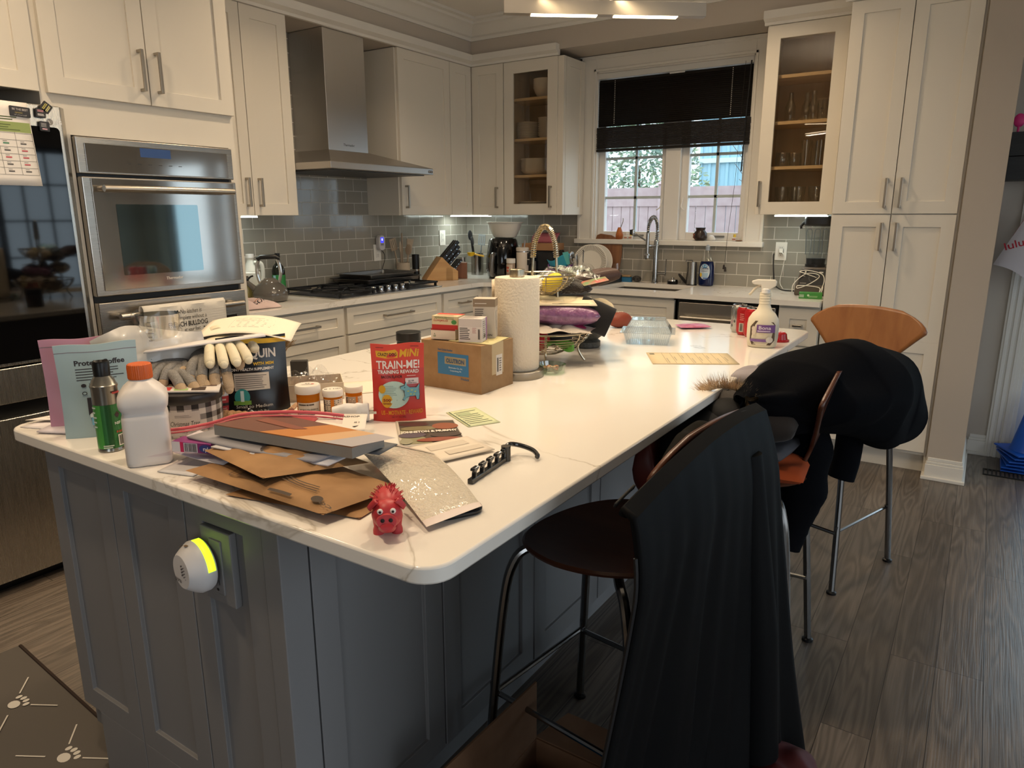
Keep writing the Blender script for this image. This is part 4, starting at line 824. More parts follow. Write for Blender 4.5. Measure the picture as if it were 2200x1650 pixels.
Mb().box(-.04, .13, -.1, .15, 0, .215).build('water_tank', mat('#12161c', .15), t, smooth=0, bev=.015); Mb().box(-.1, -.02, -.13, .1, 0, .2).build('body', mat('#151516', .3), t, smooth=0, bev=.015); b = Mb(); b.T = Matrix.Translation((-.06, -.13, .155)) @ Euler((R(90), 0, 0)).to_matrix().to_4x4(); b.cyl((0, 0, 0), .045, .03, 28); b.build('brew_head', mat('#1b1b1d', .35), t, bev=.004); Mb().box(-.082, -.038, -.1615, -.16, .15, .155).build('lettering', mat('#b9b6b0', .5), t, smooth=0); Mb().box(-.012, -.002, -.13, -.12, .03, .14).build('lever', mat('#8b8a88', .3, .8), t, smooth=0)
t = thing('cardboard_box', 'flat brown cardboard box on top of the coffee maker', 'box', (.86, -.2, CZ+.216), R(4)); Mb().box(-.13, .13, -.09, .1, 0, .05).build('carton', mat('#9c7350', .8), t, smooth=0, bev=.002)
t = thing('pink_pouch', 'pink packet leaning against tiles on the brown box', 'packet', (.83, -.13, CZ+.266), R(0)); Mb().grid(lambda u, v: (-.11+.22*u, .09*v*.6-.02*sin(pi*v)-.004*sin(pi*u), .072*v), 8, 6).build('packet_body', mat('#c4707c', .45), t, solid=.006)
# silicone moulds
def wavy(hexc, x, y, z, w, h, lb, ph, rz):
    def f(u, v):
        q = u*2*pi; return (w/2*cos(q)*(1+.14*sin(3*q+ph))*(.75+.25*v), w*.32*sin(q)*(1+.1*sin(3*q+ph))*(.75+.25*v), h*v*(.8+.35*sin(q*2+ph))+.004)
    o = thing('silicone_bag', lb, 'silicone bag', (x, y, z), rz); Mb().grid(f, 40, 8).build('bag_body', mat(hexc, .45, sheen=.2), o, solid=.004); return o
wavy('#a05aa0', 1.03, -.27, CZ, .21, .075, 'purple silicone bag at the bottom of the silicone pile', 0, .2); wavy('#8a4f9c', 1.04, -.26, CZ+.05, .19, .06, 'second purple silicone bag under the blue one', 1.2, .0); wavy('#2f9fbd', 1.03, -.25, CZ+.1, .19, .085, 'bright blue silicone bag on top of the silicone pile', 2.2, -.2)
# dish rack
t = thing('dish_rack', 'black dish rack with wire prongs left of the sink', 'dish rack', (1.325, -.28, CZ), 0)
b = Mb(); b.box(-.15, .15, -.19, .17, .0, .012); b.box(-.15, .15, -.19, -.18, .01, .05); b.box(-.15, .15, .16, .17, .01, .05); b.box(-.15, -.14, -.18, .16, .01, .05); b.box(.14, .15, -.18, .16, .01, .05); b.build('tray', mat('#17181b', .35), t, smooth=0, bev=.003)
for k in range(12): Mb().tube(smooth_path([(-.12, -.16+k*.026, .02), (-.12+.0, -.16+k*.026, .09), (-.105, -.16+k*.026, .105), (-.09, -.16+k*.026, .09), (-.09, -.16+k*.026, .02)], 4) if False else smooth_path([(.02, -.15+k*.027, .015), (.02, -.15+k*.027, .075), (.03, -.15+k*.027, .088), (.04, -.15+k*.027, .075), (.04, -.15+k*.027, .015)], 4), .0028, 6).build('prong', mat('#3a3a3c', .3, .8), t)
Mb().tube([(-.155, -.2, .062), (.155, -.2, .062), (.155, .175, .062), (-.155, .175, .062)], .003, 6, True).build('wire_rim', CHROME, t)
Mb().box(-.1, .0, -.18, -.11, .012, .10).build('cutlery_cup', mat('#141416', .4), t, smooth=0, bev=.003)
PL = mat('#d9d3c7', .2); RIMG = mat('#a09c90', .3)
def rackplate(lb, r, x, y, tilt, rim=False):
    o = thing('plate', lb, 'plate', (x, y, CZ+.017+r*cos(tilt)*1.0), rot=(R(90)-tilt, 0, R(12))); Mb().lathe([(r*.6, 0), (r*.62, .004), (r, .018), (r*.98, .02), (r*.6, .007), (0, .007)], 40).build('dish', PL, o)
    if rim:
        I = Ink(lambda u, v, oo: (u*cos(v), u*sin(v), .007+(max(0, u-r*.6))/(r*.4)*.0135+oo)); 
        for k in range(60): I.put('#8a867c', [(r*.66, k*2*pi/60), (r*.66, k*2*pi/60+.05), (r*.94, k*2*pi/60+.05), (r*.94, k*2*pi/60)], [(0, 1, 2, 3)], False)
        I.build(o, 'rim_pattern')
    return o
rackplate('large white plate with grey rim pattern front in the dish rack', .125, 1.285, -.24, R(8), True); rackplate('large plain white plate behind the patterned plate in rack', .125, 1.305, -.19, R(8))
for k, lb in enumerate(('front small white saucer in the dish rack', 'middle small white saucer in the dish rack', 'rear small white saucer in the dish rack')): rackplate(lb, .062, 1.275+.01*k, -.36+.027*k, R(25))
for k, lb in enumerate(('teal handled knife standing in the rack cutlery cup', 'steel whisk standing in the rack cutlery cup', 'steel spoon standing in the rack cutlery cup', 'steel fork standing in the rack cutlery cup')):
    utensil(('table_knife', 'whisk', 'spoon', 'fork')[k], lb, -.03+.022*k, -.145+.01*(k % 2), -.25+.12*k, -.15, (.12, .13, .12, .14)[k], ('flat', 'ring', 'spoon', 'slot')[k], mat('#4fa3a0', .4) if k == 0 else CHROME, (1.275, -.28, CZ), .02, .003).scale = (.6, .6, 1)
t = thing('water_glass', 'upturned clear glass at the right end of the dish rack', 'glass', (1.447, -.15, CZ+.015)); Mb().lathe([(.036, 0), (.034, .06), (.028, .12), (0, .12)], 26).build('glass_body', TUM, t)
b = Mb(); pts = [(-.1, 0), (.085, 0), (.1, .05), (.112, .2), (.108, .26), (.08, .3), (.02, .328), (-.07, .336), (-.098, .325), (-.112, .28), (-.11, .1)]
o = b.prism(pts, -.01, .01, 'y').build('cutting_board', wood_mat('#6a4229', '#8a5d3b', 2, .8, .45), smooth=0, bev=.006); o.location = (1.32, -.055, CZ+.003); o.rotation_euler = (R(-7), 0, 0); tag(o, 'walnut cutting board leaning on the tiles behind the plates', 'cutting board')
# faucet
t = thing('kitchen_faucet', 'tall chrome spring-neck faucet at the sink', 'faucet', (1.712, -.072, CZ)); FC = mat('#b9b8b6', .15, 1)
Mb().lathe([(.025, 0), (.025, .01), (.019, .012), (.0185, .29), (.016, .30), (0, .3)], 24).build('column', FC, t)
arch = smooth_path([(0, 0, .29), (.002, 0, .36), (.0, -.01, .42), (-.008, -.04, .455), (-.014, -.085, .44), (-.018, -.105, .40), (-.02, -.11, .34)], 8); Mb().tube(arch, .008).build('hose', mat('#6d6d6d', .3, .8), t)
b = Mb(); n = len(arch); pts = []
for i in range(34*10):
    f = i/(34*10)*(n-1.001); k = int(f); p = arch[k].lerp(arch[k+1], f-k); d = (arch[k+1]-arch[k]).normalized(); e1 = Vec((1, 0, 0)); e1 = (e1-d*e1.dot(d)).normalized(); e2 = d.cross(e1); a = i*2*pi/10; pts.append(p+(e1*cos(a)+e2*sin(a))*.0125)
b.tube(pts, .0022, 5).build('spring', FC, t)
Mb().tube([(-.02, -.11, .35), (-.02, -.11, .21)], .013, 16).lathe([(.013, 0), (.021, .01), (.021, .03), (.013, .04)], 20, (-.02, -.11, .17)).build('spray_head', FC, t); Mb().tube([(-.035, -.11, .30), (-.1, -.14, .345)], .006).lathe([(.012, 0), (.014, .02), (.012, .04)], 14, (-.115, -.145, .335)).build('pot_filler_arm', FC, t); Mb().box(-.135, -.123, -.158, -.132, .338, .372).build('spout_tip', BLACK, t, smooth=0)
Mb().tube([(0, 0, .26), (-.01, -.06, .26), (-.02, -.1, .26)], .005).build('dock_arm', FC, t); Mb().tube([(.02, 0, .065), (.075, 0, .065)], .013, 16).tube([(.075, 0, .065), (.08, -.005, .17)], .004).build('handle', FC, t)
t = thing('dish_brush', 'blue bristled scrub brush with tan wooden back behind the sink', 'brush', (1.487, -.075, CZ)); Mb().prism(rrect(.1, .05, .018), .0, .033).build('bristles', mat('#2e6f98', .8, bump=(400, 1)), t, smooth=30); Mb().prism(rrect(.085, .045, .018), .033, .048).build('wooden_back', mat('#9a7f5d', .6), t, smooth=30, bev=.005)
t = thing('steel_scrubber', 'curly steel scrubber next to the blue brush', 'scrubber', (1.575, -.075, CZ)); b = Mb(); p = []
for i in range(260): a = i*.9; q = i*.237; p.append((.03*cos(a)*sin(q)+.004*sin(i*3.1), .028*sin(a)*sin(q), .024+.02*cos(q)))
b.tube(p, .0022, 4).build('coil', mat('#6a6661', .35, .9), t)
t = thing('sink_strainer', 'round black and steel sink strainer right of the faucet', 'strainer', (1.845, -.075, CZ)); Mb().lathe([(.036, 0), (.038, .02), (.03, .03)], 26).build('basket', BLACK, t); Mb().lathe([(.037, .022), (.034, .032), (.01, .036), (.008, .046), (0, .046)], 26).build('steel_lid', CHROME, t)
o = Mb().lathe([(.0, 0), (.045, .002), (.045, .007), (0, .01)], 28).build('drain_stopper', RUBBER); o.location = (1.908, -.06, CZ+.036); o.rotation_euler = (0, R(48), R(10)); tag(o, 'black rubber drain cover tilted beside the strainer', 'drain cover')
t = thing('soap_dispenser', 'brushed steel cylinder soap dispenser beside the blue dish soap', 'dispenser', (1.982, -.08, CZ)); Mb().cyl((0, 0, .006), .036, .152, 30).build('cylinder', steel_mat(2, '#b2ada5', .25), t); Mb().cyl((0, 0, 0), .037, .006, 30).build('base', BLACK, t); Mb().tube([(-.0, 0, .158), (0, 0, .168), (-.04, -.01, .168), (-.042, -.01, .158)], .005).build('spout', CHROME, t)
t = thing('dish_soap_bottle', 'clear dish soap bottle half full of blue liquid', 'bottle', (2.085, -.085, CZ)); pf = [(.04, 0), (.05, .006), (.054, .05), (.05, .13), (.042, .165)]
Mb().lathe(pf, 30, sx=1, sy=.55).build('blue_soap', mat('#0b1740', .08, spec=.6), t); Mb().lathe([(.042, .165), (.032, .2), (.016, .225), (.013, .24)], 30, sx=1, sy=.6, caps=False).build('clear_shoulder', TUM, t); Mb().lathe([(.014, .238), (.015, .262), (.009, .268), (.008, .276), (0, .276)], 20).build('cap', mat('#b9c3cf', .3, trans=.4), t)
I = Ink(lambda u, v, o: ((.0545+o)*sin(u/.05), -(.0545+o)*.56*cos(u/.05), v)); I.e(-.004, .098, .034, .052, '#c9d2d8', 30); I.e(-.004, .135, .018, .012, '#2f7fb4'); I.t('DAWN', -.004, .112, .02, '#1b2a5a', bold=.03, fit=.045); I.lines(-.028, .096, .02, .106, 2, '#5a6a86'); I.r(-.024, .06, .018, .09, '#9db7cc'); I.e(-.028, .076, .009, .014, '#d9b53a'); I.r(-.012, .05, .016, .058, '#3a62a8'); I.build(t)
# outlets
def outlet(lb, loc, rz):
    t = thing('wall_outlet', lb, 'outlet', loc, rz); Mb().box(-.036, .036, -.006, 0, -.058, .058).build('plate', PLASTICW, t, smooth=0, bev=.002); Mb().box(-.017, .017, -.008, -.005, -.034, .034).build('receptacle', mat('#dcd7ce', .4), t, smooth=0)
    I = Ink(front(-.008))
    for z in (.018, -.018):
        for u in (-.006, .006): I.r(u-.0012, z, u+.0012, z+.008, '#2a2725', 1, 1)
        I.e(0, z-.006, .0025, .0025, '#2a2725', 8)
    I.build(t, 'slots'); return t
outlet('white outlet plate on the tiles beside the cooktop', (.009, -1.085, 1.125), RZ); outlet('white outlet plate on tiles behind the knife block', (.009, -.34, 1.21), RZ); outlet('white outlet plate on tiles left of the blender', (2.543, -.009, 1.155), 0)
t = thing('plug_in_monitor', 'small white plug-in device with glowing blue display above cooktop', 'monitor', (.017, -1.07, 1.165), RZ)
Mb().prism(rrect(.062, .105, .028, 8, 0, .03), -.034, 0, 'y').build('case', mat('#c9c5c6', .35), t, smooth=30, bev=.004); Ink(front(-.034)).put(mat('#20209a', .4, em='#3a3cff', es=1.6), [(-.016, .03), (.014, .03), (.014, .068), (-.016, .068)], [(0, 1, 2, 3)]).r(-.006, .045, .004, .06, mat('#c9c8ff', .4, em='#b9b8ff', es=3)).r(-.016, .012, .014, .026, '#8d8b90').build(t, 'display'); cord(Mb(), [(.002, -.02, -.02), (.03, -.02, -.05), (.035, -.015, -.1), (.018, -.006, -.16), (.016, -.008, -.25)]).build('cable', mat('#2b2524', .5), t)
t = thing('phone_charger', 'white charger plug with white cord in the right outlet', 'charger', (2.55, -.018, 1.16)); Mb().box(-.013, .013, -.028, 0, -.014, .014).build('plug', PLASTICW, t, smooth=0, bev=.004); cord(Mb(), [(0, -.026, -.004), (.025, -.03, -.04), (.018, -.025, -.12), (.01, -.03, -.2), (.04, -.06, -.24)]).build('cable', PLASTICW, t)
# blender
t = thing('blender', 'black countertop blender with clear pitcher by the pantry', 'blender', (2.80, -.245, CZ), R(8)); BD = mat('#1b1b1d', .35)
b = Mb(); b.add([(-.1, -.11, 0), (.1, -.11, 0), (.1, .1, 0), (-.1, .1, 0), (-.095, -.11, .06), (.095, -.11, .06), (.095, .1, .06), (-.095, .1, .06), (-.07, -.06, .165), (.07, -.06, .165), (.07, .08, .165), (-.07, .08, .165)], [(3, 2, 1, 0)]+[(i, (i+1) % 4, 4+(i+1) % 4, 4+i) for i in range(4)]+[(4+i, 4+(i+1) % 4, 8+(i+1) % 4, 8+i) for i in range(4)]+[(8, 9, 10, 11)]); b.build('motor_base', mat('#5a5149', .4), t, smooth=0, bev=.012)
pn = lambda u, v, o: (u, -.1105+(v-.06)/.105*.05*.98-o*.9, v+o*.4)
I = Ink(pn); I.p([(-.082, .064), (.082, .064), (.064, .155), (-.064, .155)], '#17171a'); I.e(-.0, .105, .026, .026, '#3a3a3e'); I.e(0, .105, .02, .02, '#0e0e10'); I.e(-.045, .138, .005, .005, '#d9d6d0'); I.r(.03, .134, .052, .141, '#d0cdc8'); I.r(-.06, .112, -.045, .116, '#a9a6a0'); I.lines(-.07, .07, -.035, .077, 1, '#9a978f'); I.build(t, 'control_panel')
Mb().cyl((0, .01, .165), .058, .016, 28).build('collar', BD, t); Mb().lathe([(.052, .181), (.055, .215)], 28, (0, .01, 0)).build('blade_base', mat('#1f2226', .3), t)
jp = lambda s: [(x*s, y*s+.01) for x, y in rrect(.15, .15, .03)]
b = Mb(); A, B_ = jp(.72), jp(1.0); n = len(A); b.add([(x, y, .215) for x, y in A]+[(x, y, .41) for x, y in B_], [(i, (i+1) % n, n+(i+1) % n, n+i) for i in range(n)]); b.build('pitcher', clear('#e9eef0', 'pitcher', .1), t, smooth=30)
b = Mb()
for x in (-.045, 0, .045): b.tube(smooth_path([(x-.012, -.052, .24), (x-.015, -.062, .37), (x, -.064, .388), (x+.015, -.062, .37), (x+.012, -.052, .24)], 5), .0022, 5)
b.build('pitcher_ribs', mat('#8d969b', .15, trans=.5), t); Mb().prism(jp(1.05), .405, .462).build('lid', BD, t, smooth=30, bev=.012); Mb().tube(smooth_path([(.085, .01, .44), (.12, .01, .43), (.118, .01, .3), (.07, .01, .24)]), .013).build('handle', BD, t); Mb().tube([(-.078, -.03, .43), (-.096, -.04, .405), (-.094, -.04, .39)], .008).build('lid_latch', BD, t); cord(Mb(), [(-.1, .05, .01), (-.18, .1, .008), (-.235, .19, .03), (-.25, .2, .1), (-.262, .222, .2), (-.262, .235, .225)], .0045).build('power_cord', BLACK, t)
t = thing('charging_cable', 'white looped cable hanging over the blender front', 'cable', (2.8, -.375, CZ), R(8)); b = Mb()
b.tube(smooth_path([(-.09, 0, .02), (-.085, .015, .07), (-.03, .04, .125), (.03, .045, .13), (.05, .04, .11), (.0, .02, .07), (-.06, .005, .045), (-.06, .005, .06), (.01, .005, .06), (.06, .0, .05), (.06, -.02, .02)], 8), .0026, 6); b.tube(smooth_path([(.065, .01, .03), (.08, .03, .09), (.06, .05, .13), (-.02, .055, .148), (-.06, .05, .14), (-.03, .045, .13), (.05, .04, .1), (.075, .02, .06), (.07, -.01, .02)], 8), .0026, 6); b.build('cable_loop', PLASTICW, t); Mb().cyl((.06, -.02, .0), .012, .025, 14, .009).build('connector', PLASTICW, t)
t = thing('tea_box', 'small green carton lying in front of the blender', 'carton', (2.835, -.485, CZ), R(10)); Mb().box(-.062, .062, -.03, .03, 0, .035).build('carton_body', mat('#3e8a3c', .5), t, smooth=0, bev=.001); Ink(front(-.03)).r(-.06, .008, -.035, .024, '#9fb89a').lines(-.01, .008, .05, .018, 2, '#a8cf9a').e(-.012, .02, .006, .006, '#c9dfc4').build(t)
# window sill trinkets
SZ = 1.2125
t = thing('gourd_vase', 'small orange gourd vase with a metal straw on window sill', 'vase', (1.398, -.012, SZ)); Mb().lathe([(.02, 0), (.026, .01), (.027, .03), (.02, .06), (.013, .078), (.011, .085)], 24).build('gourd_body', mat('#b9692c', .45, noise=('#8f4a1e', 18)), t); Mb().tube(smooth_path([(.004, 0, .07), (.02, 0, .11), (.028, 0, .135), (.026, 0, .15)]), .003).build('straw', NICKEL, t)
def trinket(lb, x, cap): 
    t = thing('miniature_bottle', lb, 'bottle', (x, -.005, SZ)); Mb().box(-.014, .014, -.014, .014, 0, .026).build('bottle_body', mat('#d8d2c8', .3), t, smooth=0, bev=.003); Mb().cyl((0, 0, .026), .009, .02, 14).build('cap', mat(cap, .4), t); Ink(front(-.014)).r(-.011, .007, .011, .018, '#a8766a').build(t)
trinket('miniature bottle with red label next to the gourd vase', 1.45, '#d8d0c8'); trinket('miniature bottle with yellow cap right of the red label one', 1.487, '#d6b43a'); trinket('lone miniature bottle with yellow cap near window right end', 2.235, '#d9b93c')
t = thing('broken_pot', 'dark pottery jar lying open with dried petals on sill', 'pot', (2.0, -.005, SZ)); Mb().lathe([(.03, 0), (.046, .02), (.044, .05), (.03, .07), (.034, .086), (.036, .088)], 26).build('jar_body', mat('#2d1f19', .3), t); b = Mb()
for i in range(14): b.sph((-.035+.03*rnd.random(), -.035+.02*rnd.random(), .01+.035*rnd.random()), (.009, .008, .006), 8, 5)
b.build('dried_petals', mat('#8a4a2c', .7, noise=('#5a2a1c', 60)), t)
t = thing('white_shell', 'small white seashell beside the dark pottery jar', 'shell', (2.078, -.005, SZ)); Mb().sph((0, 0, .018), (.024, .016, .02)).sph((.015, .0, .012), (.014, .012, .012)).build('shell_body', mat('#dcdcda', .4, bump=(60, .6)), t)
o = Mb().lathe([(.012, 0), (.024, .006), (.022, .007), (0, .003)], 20).build('clay_dish', mat('#9a6a48', .7)); o.location = (2.268, -.012, SZ); tag(o, 'tiny clay dish at the right end of the sill', 'dish')
t = thing('clear_figurine', 'small clear glass swan figure at the window corner', 'figurine', (2.278, .016, SZ+.0)); Mb().sph((0, 0, .014), (.018, .01, .013), 14, 8).tube(smooth_path([(.008, 0, .02), (.018, 0, .05), (.008, 0, .075), (-.004, 0, .07)]), .004).build('figure', TUM, t)
# ---------------------------------------------------------------- things on the island
IZ = .914
def pouch(name, lb, x, y, deg, w, h, d, hexc, z=IZ, rough=.35, taper=.03, lean=0, cat='pouch', top='.0'):
    t = thing(name, lb, cat, (x, y, z), R(deg)); s = hash_ = len(lb)
    def fr(u, v, o=0, sg=-1):
        U = 2*u/w; V = v/h; b = max(0, 1-max(V, 0))**.8*(1-.75*U*U)
        return (u*(1-taper*sin(pi*min(max(V, 0), 1))), sg*(d/2*b+.0018+o)+.0016*sin(V*13+U*3+s)*sin(pi*V)*(1-U*U)+lean*v, v+.002*sin(U*4+s)*V**6)
    g = lambda sg: (lambda a, b: fr((a-.5)*w, b*h, 0, sg))
    b = Mb(); b.grid(g(-1), 16, 18); b.grid(g(1), 16, 18)
    for k in (0, 1): b.grid(lambda a, q: tuple(Vec(fr((k-.5)*w, q*h, 0, -1)).lerp(Vec(fr((k-.5)*w, q*h, 0, 1)), a)), 2, 18)
    b.grid(lambda a, q: tuple(Vec(fr((a-.5)*w, 0, 0, -1)).lerp(Vec(fr((a-.5)*w, 0, 0, 1)), q)), 16, 2); b.grid(lambda a, q: tuple(Vec(fr((a-.5)*w, h, 0, -1)).lerp(Vec(fr((a-.5)*w, h, 0, 1)), q)), 16, 1)
    b.build('pouch_body', mat(hexc, rough), t, smooth=60)
    I = Ink(lambda u, v, o: fr(u, v, o)); return t, I
def coffee(lb, x, y, deg, hexc, dark, mid, tip):
    w, h = .158, .203
    t, I = pouch('coffee_pouch', lb, x, y, deg, w, h, .05, hexc); K = '#2a2326'
    I.r(-.079, .186, .079, .1875, '#7a7076'); I.t('Protein Coffee', -.045, .158, .0155, K, 'L', bold=.03, fit=.098); I.lines(-.045, .124, .05, .153, 5, K, .3)
    for k, s in enumerate(('100% REAL', 'COFFEE', 'NO ADDED', 'SUGAR')): I.t(s, -.022, .115-.006*k-(.005 if k > 1 else 0), .0062, K, 'L', bold=.03)
    I.e(-.033, .115, .005, .004, K); I.e(-.033, .098, .005, .004, K); I.e(-.033, .098, .0035, .0026, hexc)
    I.r(-.03, .05, .06, .088, K); I.t('How', .002, .078, .009, '#e0d6d2', 'L', bold=.03); I.t('Perfect', .0, .069, .008, '#b98a92', 'L', shear=.3); I.p([(-.012, .058), (-.003, .058), (-.001, .072), (-.014, .072)], '#e4dcd8'); I.p([(-.011, .06), (-.004, .06), (-.0026, .067), (-.0124, .067)], K); I.lines(-.026, .051, .05, .056, 1, '#cfc6c2', .3)
    I.r(-.026, .028, .06, .05, mid)
    if tip: I.r(-.028, .045, -.002, .0525, '#cfdadb'); I.t('TIP!', -.015, .0462, .0065, K, bold=.03); I.lines(-.018, .03, .05, .044, 3, '#2a6f96', .3)
    I.r(-.022, .015, .05, .0235, K); I.t('Scan For Del', -.019, .0168, .007, '#e0dad6', 'L', bold=.03); I.lines(-.008, .003, .03, .012, 2, '#5a5054', .35); I.build(t)
coffee('pink protein coffee pouch at the left end of the island', 1.945, -4.08, 66, '#bd8aa0', '', '#5e2340', False); coffee('pale blue protein coffee pouch in front of the pink one', 2.05, -4.098, 65, '#9fb4b8', '', '#6fa9c4', True)
def sheet(name, lb, pts, z, hexc, th=.0008, ink=None, cat='paper', curl=0, group=None):
    """flat paper: four corners (x, y), anticlockwise from the near left"""
    a, b_, c, d = [Vec((p[0], p[1], (p[2] if len(p) > 2 else z))) for p in pts]
    f = lambda u, v, o=0: (a*(1-u)*(1-v)+b_*u*(1-v)+c*u*v+d*(1-u)*v)+Vec((0, 0, o+curl*(4*(u-.5)**2)*(.5+.5*v)))
    o_ = a.copy(); t = thing(name, lb, cat, o_, 0, group); Mb().grid(lambda u, v: f(u, v)-o_, 8, 6).build('paper_body', mat(hexc, .65), t, solid=th)
    if ink: I = Ink(lambda u, v, o: f(u, v, o+th/2)-o_); ink(I); I.build(t)
    return t
sheet('envelope', 'large white envelope under the coffee pouches', [(1.93, -4.19), (2.12, -4.10), (2.03, -4.02), (1.86, -4.09)], .919, '#cfc8d0', .003); sheet('envelope', 'second white envelope jutting toward the island left corner', [(1.845, -4.188), (2.03, -4.12), (1.98, -4.06), (1.825, -4.09)], .9155, '#d9d4d6', .0015)
sheet('letter', 'folded letter lying over the corner of the large envelope', [(1.82, -4.165), (1.93, -4.09), (1.92, -4.04), (1.83, -4.08)], .9225, '#e2dcd4', .0012, lambda I: I.lines(.2, .2, .8, .8, 4, '#8a8480', .25))
# spray can and white bottle
t = thing('spray_can', 'green aerosol can with black cap next to the white bottle', 'spray can', (2.178, -4.155, IZ), R(64)); CN = mat('#9c9a92', .25, .9)
Mb().lathe([(.024, 0), (.0255, .002), (.0255, .004), (.0245, .006), (.0245, .132), (.0258, .136), (.0258, .139), (.024, .141), (.021, .15), (.015, .158), (.0145, .16)], 36).build('can_body', CN, t); Mb().lathe([(.0155, .158), (.016, .185), (.0145, .188), (.012, .184), (0, .184)], 28).build('cap', BLACK, t)
I = Ink(wrap(.0245), rough=.3); I.r(-.077, .008, .077, .1, '#2f6f38', 40); I.p([(-.04, .1), (.0, .1), (.04, .1), (.04, .112), (.01, .102)], '#2f6f38'); I.r(-.03, .008, -.012, .1, '#4f9a48', 4); I.r(-.004, .008, .006, .1, '#22552a', 4)
I.p([(.012, .078), (.018, .071), (.024, .078), (.018, .085)], '#3a2322'); I.t('NSF', .017, .058, .0075, '#d9e0d4', bold=.03); I.t('P.O.R.', .02, .04, .006, '#c8403a', bold=.04); I.r(.014, .012, .034, .036, '#e0dcd2'); I.bar(.016, .014, .032, .034); I.lines(-.014, .009, .008, .017, 2, '#d9e0d4', .5, .3); I.lines(-.03, .05, -.02, .1, 5, '#d9e0d4', .3); I.r(.012, .122, .03, .126, '#b0403a'); I.build(t)
t = thing('white_bottle', 'white square plastic bottle with ribbed orange cap at island edge', 'bottle', (2.312, -4.150, IZ), R(58)); BW = mat('#d9d2cc', .38)
prof = [(.9, 0), (.99, .004), (1, .01), (1, .092), (.985, .098), (.93, .103), (.93, .108), (1.05, .116), (1.08, .124), (1.05, .138), (.8, .154), (.52, .165), (.46, .168), (.46, .176)]
sq = lambda k, ex: [(k*(abs(cos(a))**ex)*(1 if cos(a) > 0 else -1)*.041, k*(abs(sin(a))**ex)*(1 if sin(a) > 0 else -1)*.041) for a in [2*pi*i/48 for i in range(48)]]
b = Mb(); vs = []
for k, zz in prof: vs += [(x, y, zz) for x, y in sq(k, .32 if zz < .15 else (.7 if zz < .16 else 1))]
n = 48; b.add(vs, [(j*n+i, j*n+(i+1) % n, (j+1)*n+(i+1) % n, (j+1)*n+i) for j in range(len(prof)-1) for i in range(n)]+[tuple(range(n-1, -1, -1))]).build('bottle_body', BW, t, smooth=50)
b = Mb(); vs = []
for k, zz in ((.0205, .168), (.0215, .170), (.0215, .192), (.0205, .196), (.018, .1975)): vs += [((k+(.0007 if i % 2 else 0))*cos(2*pi*i/72), (k+(.0007 if i % 2 else 0))*sin(2*pi*i/72), zz) for i in range(72)]
b.add(vs, [(j*72+i, j*72+(i+1) % 72, (j+1)*72+(i+1) % 72, (j+1)*72+i) for j in range(4) for i in range(72)]+[tuple(range(288, 360))]).build('cap', mat('#c65a1c', .4), t, smooth=20)
I = Ink(lambda u, v, o: (.0415+o, u, v)); I.lines(-.022, .058, .022, .09, 12, '#5a565a', .35); I.lines(-.022, .02, .02, .05, 12, '#5a565a', .35); I.build(t)
# candle, pill bottle, magazine, gloves
t = thing('jar_candle', 'black and white plaid jar candle under the gloves', 'candle', (2.195, -3.985, IZ), R(62)); Mb().lathe([(.067, 0), (.07, .005), (.07, .078)], 44).build('jar', mat('#c3b9b2', .3), t); Mb().lathe([(.071, .076), (.073, .079), (.073, .094), (.071, .097), (0, .097)], 44).build('lid', mat('#1c1716', .4), t)
I = Ink(wrap(.07), rough=.3); n = 30; q = 2*pi*.07/n
for i in range(n):
    for j in range(6):
        c = (i % 2)+(j % 2)
        if c: I.r(-pi*.07+i*q, .003+j*.0125, -pi*.07+(i+1)*q, .003+(j+1)*.0125, '#1d191a' if c == 2 else '#77706e', 2, 1, False)
I.o += .0003; I.r(-.05, .008, .016, .062, '#b9b0ac', 14); I.t('Christmas Tree', -.017, .03, .015, '#262022', shear=.2, fit=.06); I.t('SCENTED CANDLE', -.017, .015, .005, '#4a4244', bold=.03, fit=.045); I.lines(-.035, .048, .0, .055, 2, '#8a8280', .3); I.build(t)
t = thing('pill_bottle', 'white pill bottle with red label between candle and black pouch', 'bottle', (2.135, -3.86, IZ), R(56)); Mb().lathe([(.024, 0), (.026, .003), (.026, .06), (.02, .07), (.02, .088)], 28).build('bottle_body', BW, t); Mb().cyl((0, 0, .085), .0225, .017, 28).build('cap', BW, t); I = Ink(wrap(.026)); I.r(-.03, .012, .03, .05, '#b32a2e', 10); I.r(-.022, .026, .02, .033, '#2a1a1a'); I.lines(-.018, .037, .012, .046, 1, '#e0b0a8'); I.lines(-.018, .014, .014, .022, 2, '#e0b0a8'); I.build(t)
sheet('magazine', 'folded colourful magazine pressed between candle lid and gloves', [(2.17, -4.06), (2.29, -3.97), (2.19, -3.89), (2.07, -3.97)], 1.0145, '#cfc6be', .004, lambda I: (I.r(.05, .05, .3, .3, '#b9363a'), I.r(.35, .05, .55, .2, '#8fb36a'), I.r(.6, .05, .8, .3, '#3a2a22'), I.r(.02, .35, .95, .95, '#6a5348')), 'magazine')
GY = mat('#7a7774', .95, bump=(700, .9, .002), noise=('#8f8c88', 260)); BE = mat('#b39c80', .95, bump=(700, .9, .002)); CR = mat('#d9cfb4', .8, bump=(500, .3))
